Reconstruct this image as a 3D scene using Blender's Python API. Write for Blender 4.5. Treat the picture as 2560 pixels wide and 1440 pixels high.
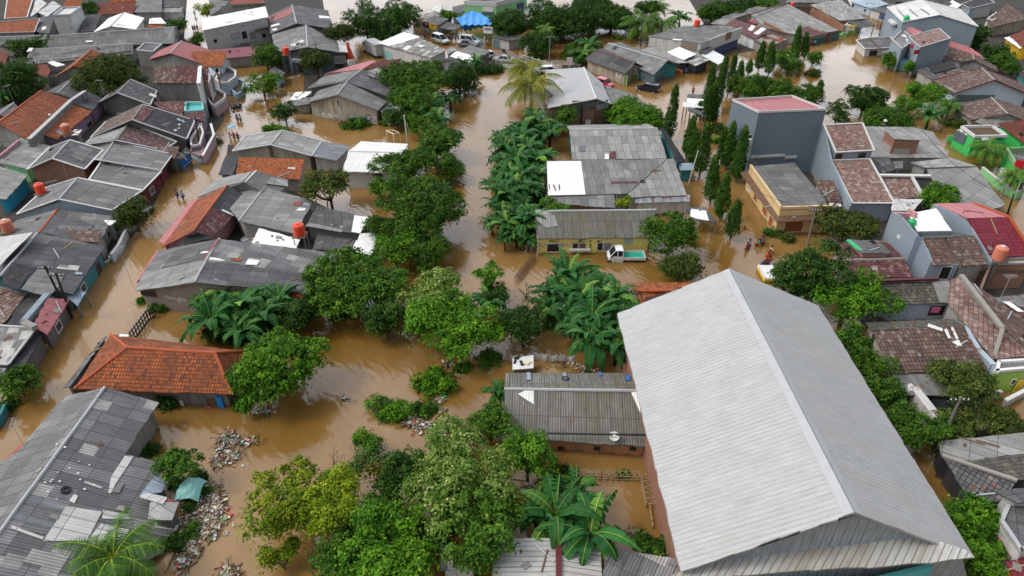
import bpy, math, random, bmesh
import numpy as np
from mathutils import Vector, Matrix
random.seed(7)
RD=math.radians
for _o in list(bpy.data.objects): bpy.data.objects.remove(_o)
scene=bpy.context.scene; col=scene.collection
# ---------------- camera, sky, sun, exposure ----------------
F=1720.0; CH=40.0; PITCH=RD(34.2)
cd=bpy.data.cameras.new("Camera"); cam=bpy.data.objects.new("Camera",cd); col.objects.link(cam)
cd.sensor_width=36; cd.lens=36*F/2560; cd.clip_start=0.5; cd.clip_end=3000
cam.location=(0,0,CH); cam.rotation_euler=(RD(90)-PITCH,0,0)
scene.camera=cam
SUN_EL=RD(52); SUN_AZ=RD(-98)      # azimuth from +Y towards +X: upper left of the picture
w=bpy.data.worlds.new("World"); scene.world=w; w.use_nodes=True
nt=w.node_tree; bg=nt.nodes["Background"]
sky=nt.nodes.new("ShaderNodeTexSky"); sky.sky_type='NISHITA'; sky.sun_disc=False
sky.sun_elevation=SUN_EL; sky.sun_rotation=SUN_AZ; sky.air_density=1.0; sky.dust_density=4.0; sky.ozone_density=1.0
hs=nt.nodes.new("ShaderNodeHueSaturation"); hs.inputs['Saturation'].default_value=0.32; hs.inputs['Value'].default_value=1.5
nt.links.new(sky.outputs[0],hs.inputs['Color'])
# a thin broken cloud layer: brighter and darker parts of the overcast
tcw=nt.nodes.new("ShaderNodeTexCoord"); nzw=nt.nodes.new("ShaderNodeTexNoise"); nzw.inputs['Scale'].default_value=2.2; nzw.inputs['Detail'].default_value=5
mrw=nt.nodes.new("ShaderNodeMapRange"); mrw.inputs[1].default_value=.35; mrw.inputs[2].default_value=.7; mrw.inputs[3].default_value=.75; mrw.inputs[4].default_value=1.3
mxw=nt.nodes.new("ShaderNodeVectorMath"); mxw.operation='SCALE'
nt.links.new(tcw.outputs['Generated'],nzw.inputs['Vector']); nt.links.new(nzw.outputs[0],mrw.inputs[0])
nt.links.new(hs.outputs[0],mxw.inputs[0]); nt.links.new(mrw.outputs[0],mxw.inputs['Scale'])
# brighter cloud low in the sky ahead
vd=nt.nodes.new("ShaderNodeVectorMath"); vd.operation='DOT_PRODUCT'; vd.inputs[1].default_value=(0.05,.93,.36); nt.links.new(tcw.outputs['Generated'],vd.inputs[0])
mr2=nt.nodes.new("ShaderNodeMapRange"); mr2.interpolation_type='SMOOTHSTEP'; mr2.inputs[1].default_value=.45; mr2.inputs[2].default_value=.98; mr2.inputs[3].default_value=.9; mr2.inputs[4].default_value=3.3; nt.links.new(vd.outputs['Value'],mr2.inputs[0])
mx2=nt.nodes.new("ShaderNodeVectorMath"); mx2.operation='SCALE'; nt.links.new(mxw.outputs[0],mx2.inputs[0]); nt.links.new(mr2.outputs[0],mx2.inputs['Scale'])
nt.links.new(mx2.outputs[0],bg.inputs[0]); bg.inputs[1].default_value=0.116
sl=bpy.data.lights.new("Sun",'SUN'); sl.energy=1.0; sl.angle=RD(14); sl.color=(1,.95,.87)
so=bpy.data.objects.new("Sun",sl); col.objects.link(so); so.location=(-90,0,90)
sd=Vector((math.sin(SUN_AZ)*math.cos(SUN_EL),math.cos(SUN_AZ)*math.cos(SUN_EL),math.sin(SUN_EL)))
so.rotation_euler=sd.to_track_quat('Z','Y').to_euler()
scene.view_settings.view_transform='Standard'; scene.view_settings.look='None'
scene.view_settings.exposure=0.0; scene.view_settings.gamma=1
# ---------------- pixel <-> place ----------------
FW=Vector((0,math.cos(PITCH),-math.sin(PITCH))); UP=Vector((0,math.sin(PITCH),math.cos(PITCH)))
CAM=Vector((0,0,CH))
BX,BY,BK=0,0,1.0
def B(x,y,k=None):
    global BX,BY,BK; k=k or (4.0 if y in(440,760,1080) else 5.12); BX,BY,BK=x,y,k
def ray(x,y):
    px=BX+x/BK; py=BY+y/BK
    return Vector(((px-1280)/F,0,0))+UP*((720-py)/F)+FW
def P(x,y,z=0.0):
    d=ray(x,y); return CAM+d*((z-CH)/d.z)
def PH(x,y,z=0.0): return P(x,y,hz(z))
def pxm(p):     # photo pixels per metre at a point
    return F/((p-CAM).dot(FW))
def nums(s): return [float(t) for t in s.split()]
def prs(s):
    v=nums(s); return [(v[i],v[i+1]) for i in range(0,len(v),2)]
# ---------------- materials ----------------
MAT={}
def _new(name):
    m=bpy.data.materials.new(name); m.use_nodes=True
    n=m.node_tree; b=n.nodes['Principled BSDF']; b.inputs['Specular IOR Level'].default_value=.25
    return m,n,b
def N(n,t,**k):
    o=n.nodes.new(t)
    for a,v in k.items():
        if a.startswith('i_'):
            key=a[2:]; key=int(key) if key.isdigit() else key.replace('_',' ')
            o.inputs[key].default_value=v
        else: setattr(o,a,v)
    return o
def L(n,a,b): n.links.new(a,b)
def rgb(c): return (c[0],c[1],c[2],1)
def ramp(n,src,p0,p1,v0,v1):
    r=N(n,'ShaderNodeMapRange'); r.inputs[1].default_value=p0; r.inputs[2].default_value=p1; r.inputs[3].default_value=v0; r.inputs[4].default_value=v1
    L(n,src,r.inputs[0]); return r.outputs[0]
def mixc(n,fac,a,b,mode='MIX'):
    m=N(n,'ShaderNodeMix',data_type='RGBA',blend_type=mode)
    for s,i in ((a,6),(b,7)):
        if hasattr(s,'is_output'): L(n,s,m.inputs[i])
        else: m.inputs[i].default_value=rgb(s)
    if hasattr(fac,'is_output'): L(n,fac,m.inputs[0])
    else: m.inputs[0].default_value=fac
    return m.outputs[2]
def uvn(n,sx=1,sy=1,off=True):
    uv=N(n,'ShaderNodeUVMap'); 
    mp=N(n,'ShaderNodeMapping'); mp.inputs['Scale'].default_value=(sx,sy,1); L(n,uv.outputs[0],mp.inputs[0])
    if off:
        oi=N(n,'ShaderNodeObjectInfo'); cx=N(n,'ShaderNodeCombineXYZ'); mm=N(n,'ShaderNodeMath',operation='MULTIPLY',i_1=57.3)
        L(n,oi.outputs['Random'],mm.inputs[0]); L(n,mm.outputs[0],cx.inputs[0]); L(n,mm.outputs[0],cx.inputs[2]); L(n,cx.outputs[0],mp.inputs['Location'])
    return mp.outputs[0]
def noise(n,vec,scale,detail=4,rough=.6):
    t=N(n,'ShaderNodeTexNoise',i_Scale=scale,i_Detail=detail,i_Roughness=rough); L(n,vec,t.inputs['Vector']); return t.outputs[0]
def brick(n,vec,c1,c2,mort,bw,rh,ms,off=0.0,bias=0.0,smooth=.1):
    t=N(n,'ShaderNodeTexBrick',offset=off,squash=1.0); 
    t.inputs['Color1'].default_value=rgb(c1); t.inputs['Color2'].default_value=rgb(c2); t.inputs['Mortar'].default_value=rgb(mort)
    t.inputs['Scale'].default_value=1; t.inputs['Mortar Size'].default_value=ms; t.inputs['Mortar Smooth'].default_value=smooth; t.inputs['Bias'].default_value=bias
    t.inputs['Brick Width'].default_value=bw; t.inputs['Row Height'].default_value=rh
    L(n,vec,t.inputs['Vector']); return t
def bump(n,b,h,strength,dist,prev=None):
    o=N(n,'ShaderNodeBump',i_Strength=strength,i_Distance=dist); L(n,h,o.inputs['Height'])
    if prev: L(n,prev,o.inputs['Normal'])
    L(n,o.outputs[0],b.inputs['Normal']); return o.outputs[0]
def m_sheet(name,c,var=.20,lap=.38,bw=.95,rh=1.7,grime=.55,patch=0.0,pc=(.6,.58,.55),rust=0.0,pitch=.19,rough=.85,metal=0,corr=.5,lite=.12,moss=0,tint=None,rib=0):
    m,n,b=_new(name)
    uv=uvn(n,off=True); uv0=uvn(n,off=False)
    c1=tuple(x*(1-var) for x in c); c2=tuple(min(1,x*(1+var)) for x in c)
    br=brick(n,uv,c1,c2,tuple(x*lap for x in c),bw,rh,.028)
    colr=br.outputs[0]
    if lite>0:   # some cleaner, replaced sheets
        b2=brick(n,uv,(0,0,0),(1,1,1),(0,0,0),bw,rh,.0)
        mp=N(n,'ShaderNodeMapping'); mp.inputs['Location'].default_value=(0,0,0); 
        f=ramp(n,b2.outputs[0],.80,.86,0,lite); colr=mixc(n,f,colr,(.55,.54,.52))
    if patch>0:
        b3=brick(n,uv,(0,0,0),(1,1,1),(0,0,0),bw*.93,rh*.61,.0,off=.37)
        f=ramp(n,b3.outputs[0],1-patch,1-patch+.03,0,.85); colr=mixc(n,f,colr,pc)
    st=noise(n,uvn(n,2.6,.45),1.6,6,.72); f=ramp(n,st,.3,.72,1-grime*.75,1.12)
    cm=N(n,'ShaderNodeCombineColor'); [L(n,f,cm.inputs[i]) for i in range(3)]
    colr=mixc(n,1.0,colr,cm.outputs[0],'MULTIPLY')
    big=noise(n,uv,.35,6,.7); f=ramp(n,big,.42,.68,0,grime); colr=mixc(n,f,colr,tuple(x*.5 for x in c))
    fn=noise(n,uv,5.5,3,.7); f=ramp(n,fn,.60,.78,0,.35); colr=mixc(n,f,colr,(.5,.49,.46))
    if tint:
        f=ramp(n,noise(n,uvn(n,1.6,.12),.55,5,.65),.45,.72,0,tint[3]); colr=mixc(n,f,colr,tint[:3])
        f=ramp(n,noise(n,uvn(n,.3,.3),.5,3,.5),.5,.7,0,.5*tint[3]); colr=mixc(n,f,colr,tint[:3])
    if moss: 
        f=ramp(n,noise(n,uvn(n,1,.35),.8,6,.7),.5,.66,0,moss); colr=mixc(n,f,colr,(.12,.12,.03))
    if rust:
        f=ramp(n,noise(n,uvn(n,1.5,.4),.9,6,.7),.48,.62,0,rust); colr=mixc(n,f,colr,(.22,.085,.045))
    wv=N(n,'ShaderNodeTexWave',wave_type='BANDS',bands_direction='X',i_Scale=.30/pitch); L(n,uv0,wv.inputs['Vector'])
    if rib: f=ramp(n,wv.outputs['Fac'],.1,.7,rib,0); colr=mixc(n,f,colr,tuple(x*.3 for x in c))   # groove shade put into the colour so the corrugation stands out
    oi=N(n,'ShaderNodeObjectInfo'); f=ramp(n,oi.outputs['Random'],0,1,.88,1.12)
    cm=N(n,'ShaderNodeCombineColor'); [L(n,f,cm.inputs[i]) for i in range(3)]
    colr=mixc(n,1.0,colr,cm.outputs[0],'MULTIPLY')
    L(n,colr,b.inputs['Base Color']); b.inputs['Roughness'].default_value=rough; b.inputs['Metallic'].default_value=metal
    p=bump(n,b,wv.outputs['Fac'],corr,.04)
    bump(n,b,br.outputs['Fac'],.5,-.03,p)
    MAT[name]=m
def m_tile(name,c1,c2,black=.35,bw=.24,rh=.32,pale=0,palec=(.5,.45,.4),red=0,rough=.8):
    m,n,b=_new(name)
    uv=uvn(n,off=True)
    br=brick(n,uv,c1,c2,tuple(x*.2 for x in c1),bw,rh,.03,off=0.0,smooth=.3)
    colr=br.outputs[0]
    b2=brick(n,uvn(n,1,1),(0,0,0),(1,1,1),(0,0,0),bw*1.0,rh*1.0,.0,off=0)
    f=ramp(n,b2.outputs[0],.72,.93,0,black); colr=mixc(n,f,colr,(.045,.035,.03))
    if pale: 
        f=ramp(n,b2.outputs[0],.25,.05,0,pale); colr=mixc(n,f,colr,palec)
    if red:
        f=ramp(n,noise(n,uvn(n,.6,.2),.8,3),.52,.62,0,red); colr=mixc(n,f,colr,(.30,.09,.08))
    st=noise(n,uvn(n,1.0,.35),.9,6,.7); f=ramp(n,st,.40,.66,0,black*1.3); colr=mixc(n,f,colr,tuple(x*.32+.01 for x in c1))
    f=ramp(n,noise(n,uv,3.0,5,.75),.3,.7,.8,1.15); cm=N(n,'ShaderNodeCombineColor'); [L(n,f,cm.inputs[i]) for i in range(3)]
    colr=mixc(n,1.0,colr,cm.outputs[0],'MULTIPLY')
    L(n,colr,b.inputs['Base Color']); b.inputs['Roughness'].default_value=rough
    p=bump(n,b,br.outputs['Fac'],.9,-.05)
    MAT[name]=m
def m_wall(name,c,grime=.5,dirt=(.10,.09,.075),sc=.8,siding=0):
    m,n,b=_new(name); uv=uvn(n); colr=c
    f=ramp(n,noise(n,uvn(n,2.0,.35),sc,6,.7),.42,.72,0,grime); colr=mixc(n,f,c,dirt)
    f=ramp(n,noise(n,uv,.5,5,.7),.45,.75,0,grime*.6); colr=mixc(n,f,colr,tuple(x*.6 for x in c))
    uvz=N(n,'ShaderNodeUVMap'); sp=N(n,'ShaderNodeSeparateXYZ'); L(n,uvz.outputs[0],sp.inputs[0])   # flood stain: v is height
    ad=N(n,'ShaderNodeMath',operation='ADD'); nz=noise(n,uv,1.3,3); L(n,sp.outputs[1],ad.inputs[0]); L(n,nz,ad.inputs[1])
    f=ramp(n,ad.outputs[0],.80,.45,0,.7); colr=mixc(n,f,colr,(.13,.085,.045))
    L(n,colr,b.inputs['Base Color']); b.inputs['Roughness'].default_value=.9
    if siding:
        wv=N(n,'ShaderNodeTexWave',wave_type='BANDS',bands_direction='Y',i_Scale=siding); L(n,uv,wv.inputs['Vector']); bump(n,b,wv.outputs['Fac'],.5,.03)
    else: bump(n,b,noise(n,uv,6,4),.25,.02)
    MAT[name]=m
def m_brick(name,c1,c2,mort,bw=.22,rh=.08,ms=.012,grime=.4):
    m,n,b=_new(name); uv=uvn(n)
    br=brick(n,uv,c1,c2,mort,bw,rh,ms,off=.5); colr=br.outputs[0]
    f=ramp(n,noise(n,uv,.7,6,.7),.45,.7,0,grime); colr=mixc(n,f,colr,tuple(x*.4 for x in c1))
    f=ramp(n,noise(n,uvn(n,1,1),1.1,5,.7),.58,.66,0,.6); colr=mixc(n,f,colr,mort)
    L(n,colr,b.inputs['Base Color']); b.inputs['Roughness'].default_value=.9; bump(n,b,br.outputs['Fac'],.5,-.02)
    MAT[name]=m
def m_plain(name,c,rough=.6,metal=0,spec=.4,grime=.25,coat=0,sc=2.0):
    m,n,b=_new(name); tc=N(n,'ShaderNodeTexCoord')
    f=ramp(n,noise(n,tc.outputs['Object'],sc,4),.4,.75,0,grime); L(n,mixc(n,f,c,tuple(x*.55 for x in c)),b.inputs['Base Color'])
    b.inputs['Roughness'].default_value=rough; b.inputs['Metallic'].default_value=metal; b.inputs['Specular IOR Level'].default_value=spec; b.inputs['Coat Weight'].default_value=coat
    MAT[name]=m
def m_leaf(name,ca,cb,cc,rough=.65,tr=.14):
    m,n,b=_new(name); at=N(n,'ShaderNodeAttribute',attribute_name='lv'); sp=N(n,'ShaderNodeSeparateColor'); L(n,at.outputs['Color'],sp.inputs[0])
    colr=mixc(n,sp.outputs[0],ca,cb); f=ramp(n,sp.outputs[1],.80,.96,0,.9); colr=mixc(n,f,colr,cc)
    oi=N(n,'ShaderNodeObjectInfo'); f=ramp(n,oi.outputs['Random'],0,1,.85,1.2); cm=N(n,'ShaderNodeCombineColor'); [L(n,f,cm.inputs[i]) for i in range(3)]
    colr=mixc(n,1.0,colr,cm.outputs[0],'MULTIPLY')
    L(n,colr,b.inputs['Base Color']); b.inputs['Roughness'].default_value=rough; b.inputs['Specular IOR Level'].default_value=.12
    t=N(n,'ShaderNodeBsdfTranslucent'); L(n,colr,t.inputs[0]); mx=N(n,'ShaderNodeMixShader',i_0=tr)
    L(n,b.outputs[0],mx.inputs[1]); L(n,t.outputs[0],mx.inputs[2]); L(n,mx.outputs[0],n.nodes['Material Output'].inputs[0])
    MAT[name]=m
# corrugated cement sheets and metal
m_sheet('g0',(.62,.62,.60),grime=.3,lite=0,var=.08)
m_sheet('g3',(.32,.32,.305),grime=.4,rib=.18)
m_sheet('g1',(.225,.225,.222),grime=.5,rib=.2)
m_sheet('g2',(.14,.14,.145),grime=.55,rib=.22)
m_sheet('gd',(.075,.077,.083),grime=.5,lite=.05)
m_sheet('gm',(.215,.208,.185),grime=.6,rib=.6,moss=.5,var=.1,lite=.05,rh=2.2)
m_sheet('gp',(.27,.265,.25),grime=.5,patch=.22,var=.3)
m_sheet('gq',(.235,.235,.24),grime=.45,rib=.5,patch=.12,var=.35)
m_sheet('gs',(.30,.32,.35),grime=.9,lite=0)
m_sheet('gw',(.80,.80,.78),grime=.08,lite=0,var=.03,lap=.85)
m_sheet('mw',(.70,.71,.71),grime=.15,lite=0,var=.05,lap=.8,rough=.45,bw=1.0,rh=6)
m_sheet('mpale',(.425,.432,.432),grime=.22,lite=0,var=.025,lap=.80,rough=.42,bw=.32,rh=40,pitch=.32,corr=.35,tint=(.38,.36,.31,.3))
m_sheet('mp2',(.50,.50,.48),grime=.35,lite=0,var=.05,lap=.4,rough=.45,bw=.36,rh=40,pitch=.25,corr=.6,tint=(.24,.19,.11,.6))
m_sheet('msg',(.40,.45,.48),grime=.5,lite=0,var=.06,lap=.7,rough=.5,bw=.5,rh=40,pitch=.25)
m_sheet('msky',(.33,.42,.50),grime=.4,lite=0,rough=.5,rh=5)
m_sheet('mr',(.30,.055,.05),grime=.35,lite=0,var=.1,rough=.5,rh=.4,bw=3)
m_sheet('mrd',(.21,.028,.045),grime=.3,lite=0,var=.1,rough=.4,rh=.42,bw=3,lap=.35)
m_sheet('mpk',(.47,.16,.17),grime=.25,lite=0,var=.05,rough=.5,rh=9,bw=1)
m_sheet('mm',(.13,.045,.042),grime=.4,lite=0,var=.15,rough=.6,rh=8)
m_sheet('rust',(.20,.075,.05),grime=.6,patch=.25,pc=(.5,.5,.48),lite=.1,rough=.8,rh=2.4,rust=.5)
m_sheet('rustb',(.42,.47,.52),grime=.6,lite=0,rust=.75,rh=3,bw=.6)
m_sheet('teal',(.10,.42,.43),grime=.3,lite=0,rh=5)
# clay and concrete tiles
m_tile('to',(.56,.17,.05),(.36,.085,.035),black=.45)
m_tile('tof',(.54,.16,.06),(.38,.10,.05),black=.65)
m_tile('th',(.47,.135,.045),(.33,.085,.035),black=.62)
m_tile('tr',(.34,.085,.05),(.25,.06,.045),black=.7)
m_tile('tb',(.21,.135,.11),(.15,.095,.08),black=.4,pale=.35,bw=.32,rh=.38,red=.12)
m_tile('tm',(.36,.24,.20),(.25,.15,.13),black=.22,pale=.45,bw=.34,rh=.40,red=.25)
m_tile('tp',(.20,.075,.075),(.13,.05,.055),black=.35,bw=.30,rh=.36,pale=.25)
m_tile('td',(.07,.068,.072),(.045,.045,.05),black=.3,bw=.30,rh=.34,pale=.15,palec=(.22,.2,.19))
m_tile('tg',(.16,.16,.16),(.11,.11,.115),black=.3,bw=.32,rh=.36,pale=.25)
m_tile('tx',(.16,.085,.085),(.08,.075,.08),black=.4,bw=.30,rh=.36,pale=.3,red=.25)
m_tile('ty',(.15,.14,.11),(.10,.095,.08),black=.5,bw=.26,rh=.36,pale=.3,palec=(.3,.28,.2))
# walls
m_wall('pw',(.62,.61,.58),.45); m_wall('pg',(.34,.33,.31),.6); m_wall('pd',(.15,.145,.14),.7); m_wall('pst',(.42,.37,.29),.85,(.06,.05,.04))
m_wall('py',(.80,.68,.22),.18,(.4,.35,.14)); m_wall('pc',(.72,.50,.24),.25); m_wall('ylw',(.62,.38,.02),.3); m_wall('pv',(.30,.20,.30),.4); m_wall('pvl',(.45,.32,.38),.3)
m_wall('pbg',(.25,.30,.35),.22,(.12,.14,.16)); m_wall('sid',(.165,.205,.245),.15,(.1,.12,.15),siding=1.2); m_wall('plb',(.45,.54,.62),.4,(.25,.27,.28)); m_wall('slt',(.085,.115,.14),.4)
m_wall('grn',(.06,.50,.12),.15,(.03,.2,.06)); m_wall('grl',(.28,.62,.28),.25,(.1,.2,.1)); m_wall('lim',(.42,.62,.12),.25); m_wall('blu',(.02,.12,.42),.25); m_wall('cya',(.03,.30,.45),.3,(.02,.08,.1)); m_wall('tea',(.05,.24,.27),.5)
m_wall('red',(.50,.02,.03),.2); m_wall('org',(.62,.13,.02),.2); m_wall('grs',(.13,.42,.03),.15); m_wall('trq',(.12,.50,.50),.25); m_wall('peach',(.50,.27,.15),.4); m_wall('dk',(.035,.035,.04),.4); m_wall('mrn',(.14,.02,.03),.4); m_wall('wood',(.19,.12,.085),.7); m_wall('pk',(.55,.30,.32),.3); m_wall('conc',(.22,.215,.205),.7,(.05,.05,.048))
m_brick('brick',(.34,.13,.065),(.26,.10,.055),(.30,.24,.2)); m_brick('brk2',(.25,.125,.08),(.20,.11,.08),(.24,.21,.18),grime=.6)
m_brick('blk',(.58,.58,.57),(.50,.50,.50),(.40,.40,.39),bw=.6,rh=.2,ms=.012,grime=.25); m_brick('blg',(.27,.22,.18),(.22,.185,.16),(.33,.3,.27),bw=.4,rh=.2,ms=.02,grime=.4)
for nm,c,r in (('white',(.75,.75,.74),.5),('wsoft',(.60,.60,.59),.7),('wcap',(.41,.42,.43),.5),('lgrey',(.42,.43,.44),.7),('grey',(.22,.22,.22),.7),('dark',(.02,.02,.022),.4),('black',(.012,.012,.014),.5),('orange',(.75,.07,.02),.45),('torg',(.62,.20,.12),.55),('red2',(.55,.015,.03),.45),
    ('blue2',(.02,.16,.50),.5),('tarp',(.01,.26,.72),.5),('gr2',(.03,.42,.16),.5),('yel2',(.75,.55,.05),.5),('rope',(.25,.2,.15),.8),('trunk',(.10,.075,.055),.95),('trunkg',(.16,.14,.12),.95),('dead',(.17,.13,.12),.95),('bamb',(.32,.24,.13),.8),
    ('skin',(.22,.11,.07),.6),('hair',(.012,.01,.009),.6),('wpole',(.60,.60,.58),.6),('concp',(.20,.195,.18),.9),('tinted',(.015,.02,.022),.12),('rubber',(.02,.02,.02),.8),('chrome',(.5,.5,.5),.3),('fgrn',(.02,.40,.28),.45),('navy',(.02,.03,.09),.7),('pink',(.6,.12,.25),.7),('purp',(.25,.12,.35),.7),('ltblue',(.25,.5,.72),.6),('dkgreen',(.02,.10,.05),.7),('brown',(.14,.08,.05),.8),('cream',(.70,.62,.42),.7),('pcm',(.66,.50,.28),.8),('aqua',(.25,.55,.52),.5),('vstain',(.30,.28,.25),.9),('orb',(.42,.09,.03),.7),('brk_p',(.30,.11,.06),.9)):
    m_plain(nm,c,r)
for nm,c in (('car_silver',(.42,.46,.44)),('car_white',(.72,.73,.73)),('car_grey',(.16,.17,.18)),('car_black',(.008,.01,.018)),('car_red',(.5,.01,.04)),('car_sil2',(.45,.47,.50))):
    m_plain(nm,c,.28,.0,.5,.06,.6)
m_leaf('l_green',(.018,.062,.007),(.092,.205,.018),(.22,.37,.03))
m_leaf('l_dark',(.014,.045,.007),(.056,.135,.018),(.13,.24,.03))
m_leaf('l_bright',(.022,.09,.006),(.13,.30,.016),(.28,.47,.03))
m_leaf('l_lime',(.09,.17,.010),(.30,.38,.016),(.46,.48,.04))
m_leaf('l_pale',(.06,.14,.015),(.24,.33,.07),(.52,.54,.24))
m_leaf('l_olive',(.028,.052,.01),(.095,.14,.022),(.19,.20,.05))
m_leaf('l_banana',(.012,.07,.018),(.032,.145,.028),(.14,.30,.03),rough=.5,tr=.15)
m_leaf('l_palm',(.06,.12,.012),(.22,.24,.015),(.50,.36,.02),rough=.4)
m_leaf('l_palmg',(.03,.09,.015),(.08,.20,.03),(.22,.36,.04),rough=.4)
m_leaf('l_cyp',(.022,.065,.01),(.06,.15,.015),(.16,.28,.03))
# ---------------- things ----------------
USED={}
class Thing: pass
CUR=None
def finish():
    """flush the current thing: an empty at its base with one mesh object per part"""
    global CUR
    t=CUR; CUR=None
    if t is None or not t.parts: return None
    allp=[v for p in t.parts for v in p['v']]
    if t.loc is None:
        xs=[v[0] for v in allp]; ys=[v[1] for v in allp]; zs=[v[2] for v in allp]
        base=Vector(((min(xs)+max(xs))/2,(min(ys)+max(ys))/2,max(min(zs),-.7) if min(zs)<0 else min(zs)))
    else: base=Vector(t.loc)
    single=len(t.parts)==1 and t.parts[0]['name'] is None
    if not single:
        root=bpy.data.objects.new(t.name,None); root.empty_display_size=.5; root.location=base; col.objects.link(root)
    objs=[]
    for p in t.parts:
        me=bpy.data.meshes.new(p['name'] or t.name)
        me.from_pydata([tuple(Vector(v)-base) for v in p['v']],[],p['f'])
        if p['uv'] is not None:
            ul=me.uv_layers.new(name='UVMap'); ul.data.foreach_set('uv',[c for q in p['uv'] for c in q])
        mats=p['m'] if isinstance(p['m'],list) else [p['m']]
        for mm in mats: me.materials.append(MAT[mm])
        if p['mi'] is not None: me.polygons.foreach_set('material_index',p['mi'])
        if p['smooth']: me.polygons.foreach_set('use_smooth',[True]*len(me.polygons))
        me.update()
        o=bpy.data.objects.new(p['name'] or t.name,me); col.objects.link(o)
        if single: o.location=base; root=o
        else: o.parent=root if p['par'] is None else objs[p['par']]
        if p['label']: o['label']=p['label']
        objs.append(o)
    root['label']=t.label; root['category']=t.cat
    if t.group: root['group']=t.group
    if t.kind: root['kind']=t.kind
    return root
def T(label,name,cat,group=None,kind=None,loc=None):
    global CUR
    finish(); t=Thing(); t.label=label; t.name=name; t.cat=cat; t.group=group; t.kind=kind; t.parts=[]; t.loc=loc; t.walls=[]; t.faces=[]
    CUR=t; return t
def part(name,v,f,m,uv=None,par=None,mi=None,smooth=False,label=None):
    CUR.parts.append(dict(name=name,v=[Vector(a) for a in v],f=f,m=m,uv=uv,par=par,mi=mi,smooth=smooth,label=label)); return len(CUR.parts)-1
class MB:
    """collects boxes, bars, tubes, lathes into one mesh"""
    def __init__(s): s.v=[]; s.f=[]; s.mi=[]; s.k=0
    def add(s,v,f):
        b=len(s.v); s.v+=[Vector(a) for a in v]; s.f+=[[i+b for i in q] for q in f]; s.mi+=[s.k]*len(f)
    def box(s,c,sx,sy,sz,rz=0,M=None):
        c=Vector(c); R=Matrix.Rotation(rz,3,'Z') if M is None else M
        vs=[c+R@Vector((x*sx/2,y*sy/2,z*sz/2)) for z in(-1,1) for y in(-1,1) for x in(-1,1)]
        s.add(vs,[[0,2,3,1],[4,5,7,6],[0,1,5,4],[2,6,7,3],[0,4,6,2],[1,3,7,5]])
    def bar(s,a,b,wd,ht=None):
        a=Vector(a); b=Vector(b); d=b-a; l=d.length
        if l<1e-4: return
        ht=ht or wd; q=d.to_track_quat('X','Z').to_matrix(); s.box((a+b)/2,l,wd,ht,M=q)
    def tube(s,pts,rs,seg=6,cap=True):
        pts=[Vector(p) for p in pts]; n=len(pts); rs=rs if isinstance(rs,(list,tuple)) else [rs]*n
        vs=[];fs=[]
        for i,p in enumerate(pts):
            d=(pts[min(i+1,n-1)]-pts[max(i-1,0)]); q=d.to_track_quat('Z','Y').to_matrix() if d.length>1e-6 else Matrix.Identity(3)
            for k in range(seg): a=2*math.pi*k/seg; vs.append(p+q@Vector((rs[i]*math.cos(a),rs[i]*math.sin(a),0)))
        for i in range(n-1):
            for k in range(seg): fs.append([i*seg+k,i*seg+(k+1)%seg,(i+1)*seg+(k+1)%seg,(i+1)*seg+k])
        if cap: fs.append(list(range(seg))[::-1]); fs.append([(n-1)*seg+k for k in range(seg)])
        s.add(vs,fs)
    def lathe(s,c,prof,seg=16,M=None):
        c=Vector(c); M=M or Matrix.Identity(3); vs=[];fs=[]
        for r,z in prof:
            for k in range(seg): a=2*math.pi*k/seg; vs.append(c+M@Vector((r*math.cos(a),r*math.sin(a),z)))
        for i in range(len(prof)-1):
            for k in range(seg): fs.append([i*seg+k,i*seg+(k+1)%seg,(i+1)*seg+(k+1)%seg,(i+1)*seg+k])
        s.add(vs,fs)
    def put(s,name,m,par=None,smooth=False,label=None):
        return part(name,s.v,s.f,m,par=par,mi=s.mi if isinstance(m,list) else None,smooth=smooth,label=label)
# ---------------- roofs and walls ----------------
HK=.72
def hz(z):
    if isinstance(z,(list,tuple)): return [hz(a) for a in z]
    return z*HK if z<4 else z-4*(1-HK)
ROOFS=[]     # every roof plane, to set things down on
def nrm(f):
    n=Vector((0,0,0))
    for i in range(len(f)):
        a=f[i]; b=f[(i+1)%len(f)]; n+=Vector(((a.y-b.y)*(a.z+b.z),(a.z-b.z)*(a.x+b.x),(a.x-b.x)*(a.y+b.y)))
    return n.normalized()
def planez(f,x,y):
    n=nrm(f); 
    if abs(n.z)<1e-3: return f[0].z
    p=f[0]; return p.z-((x-p.x)*n.x+(y-p.y)*n.y)/n.z
def faceuv(f):
    n=nrm(f); u=Vector((0,0,1)).cross(n)
    if u.length<.06:
        e=max(((f[(i+1)%len(f)]-f[i]) for i in range(len(f))),key=lambda q:q.length); u=Vector((e.x,e.y,0))
    u.normalize(); v=n.cross(u); lo=min(f,key=lambda p:p.z)
    return [((p-lo).dot(u),(p-lo).dot(v)) for p in f]
def key(p): return (round(p.x,2),round(p.y,2),round(p.z,2))
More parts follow.
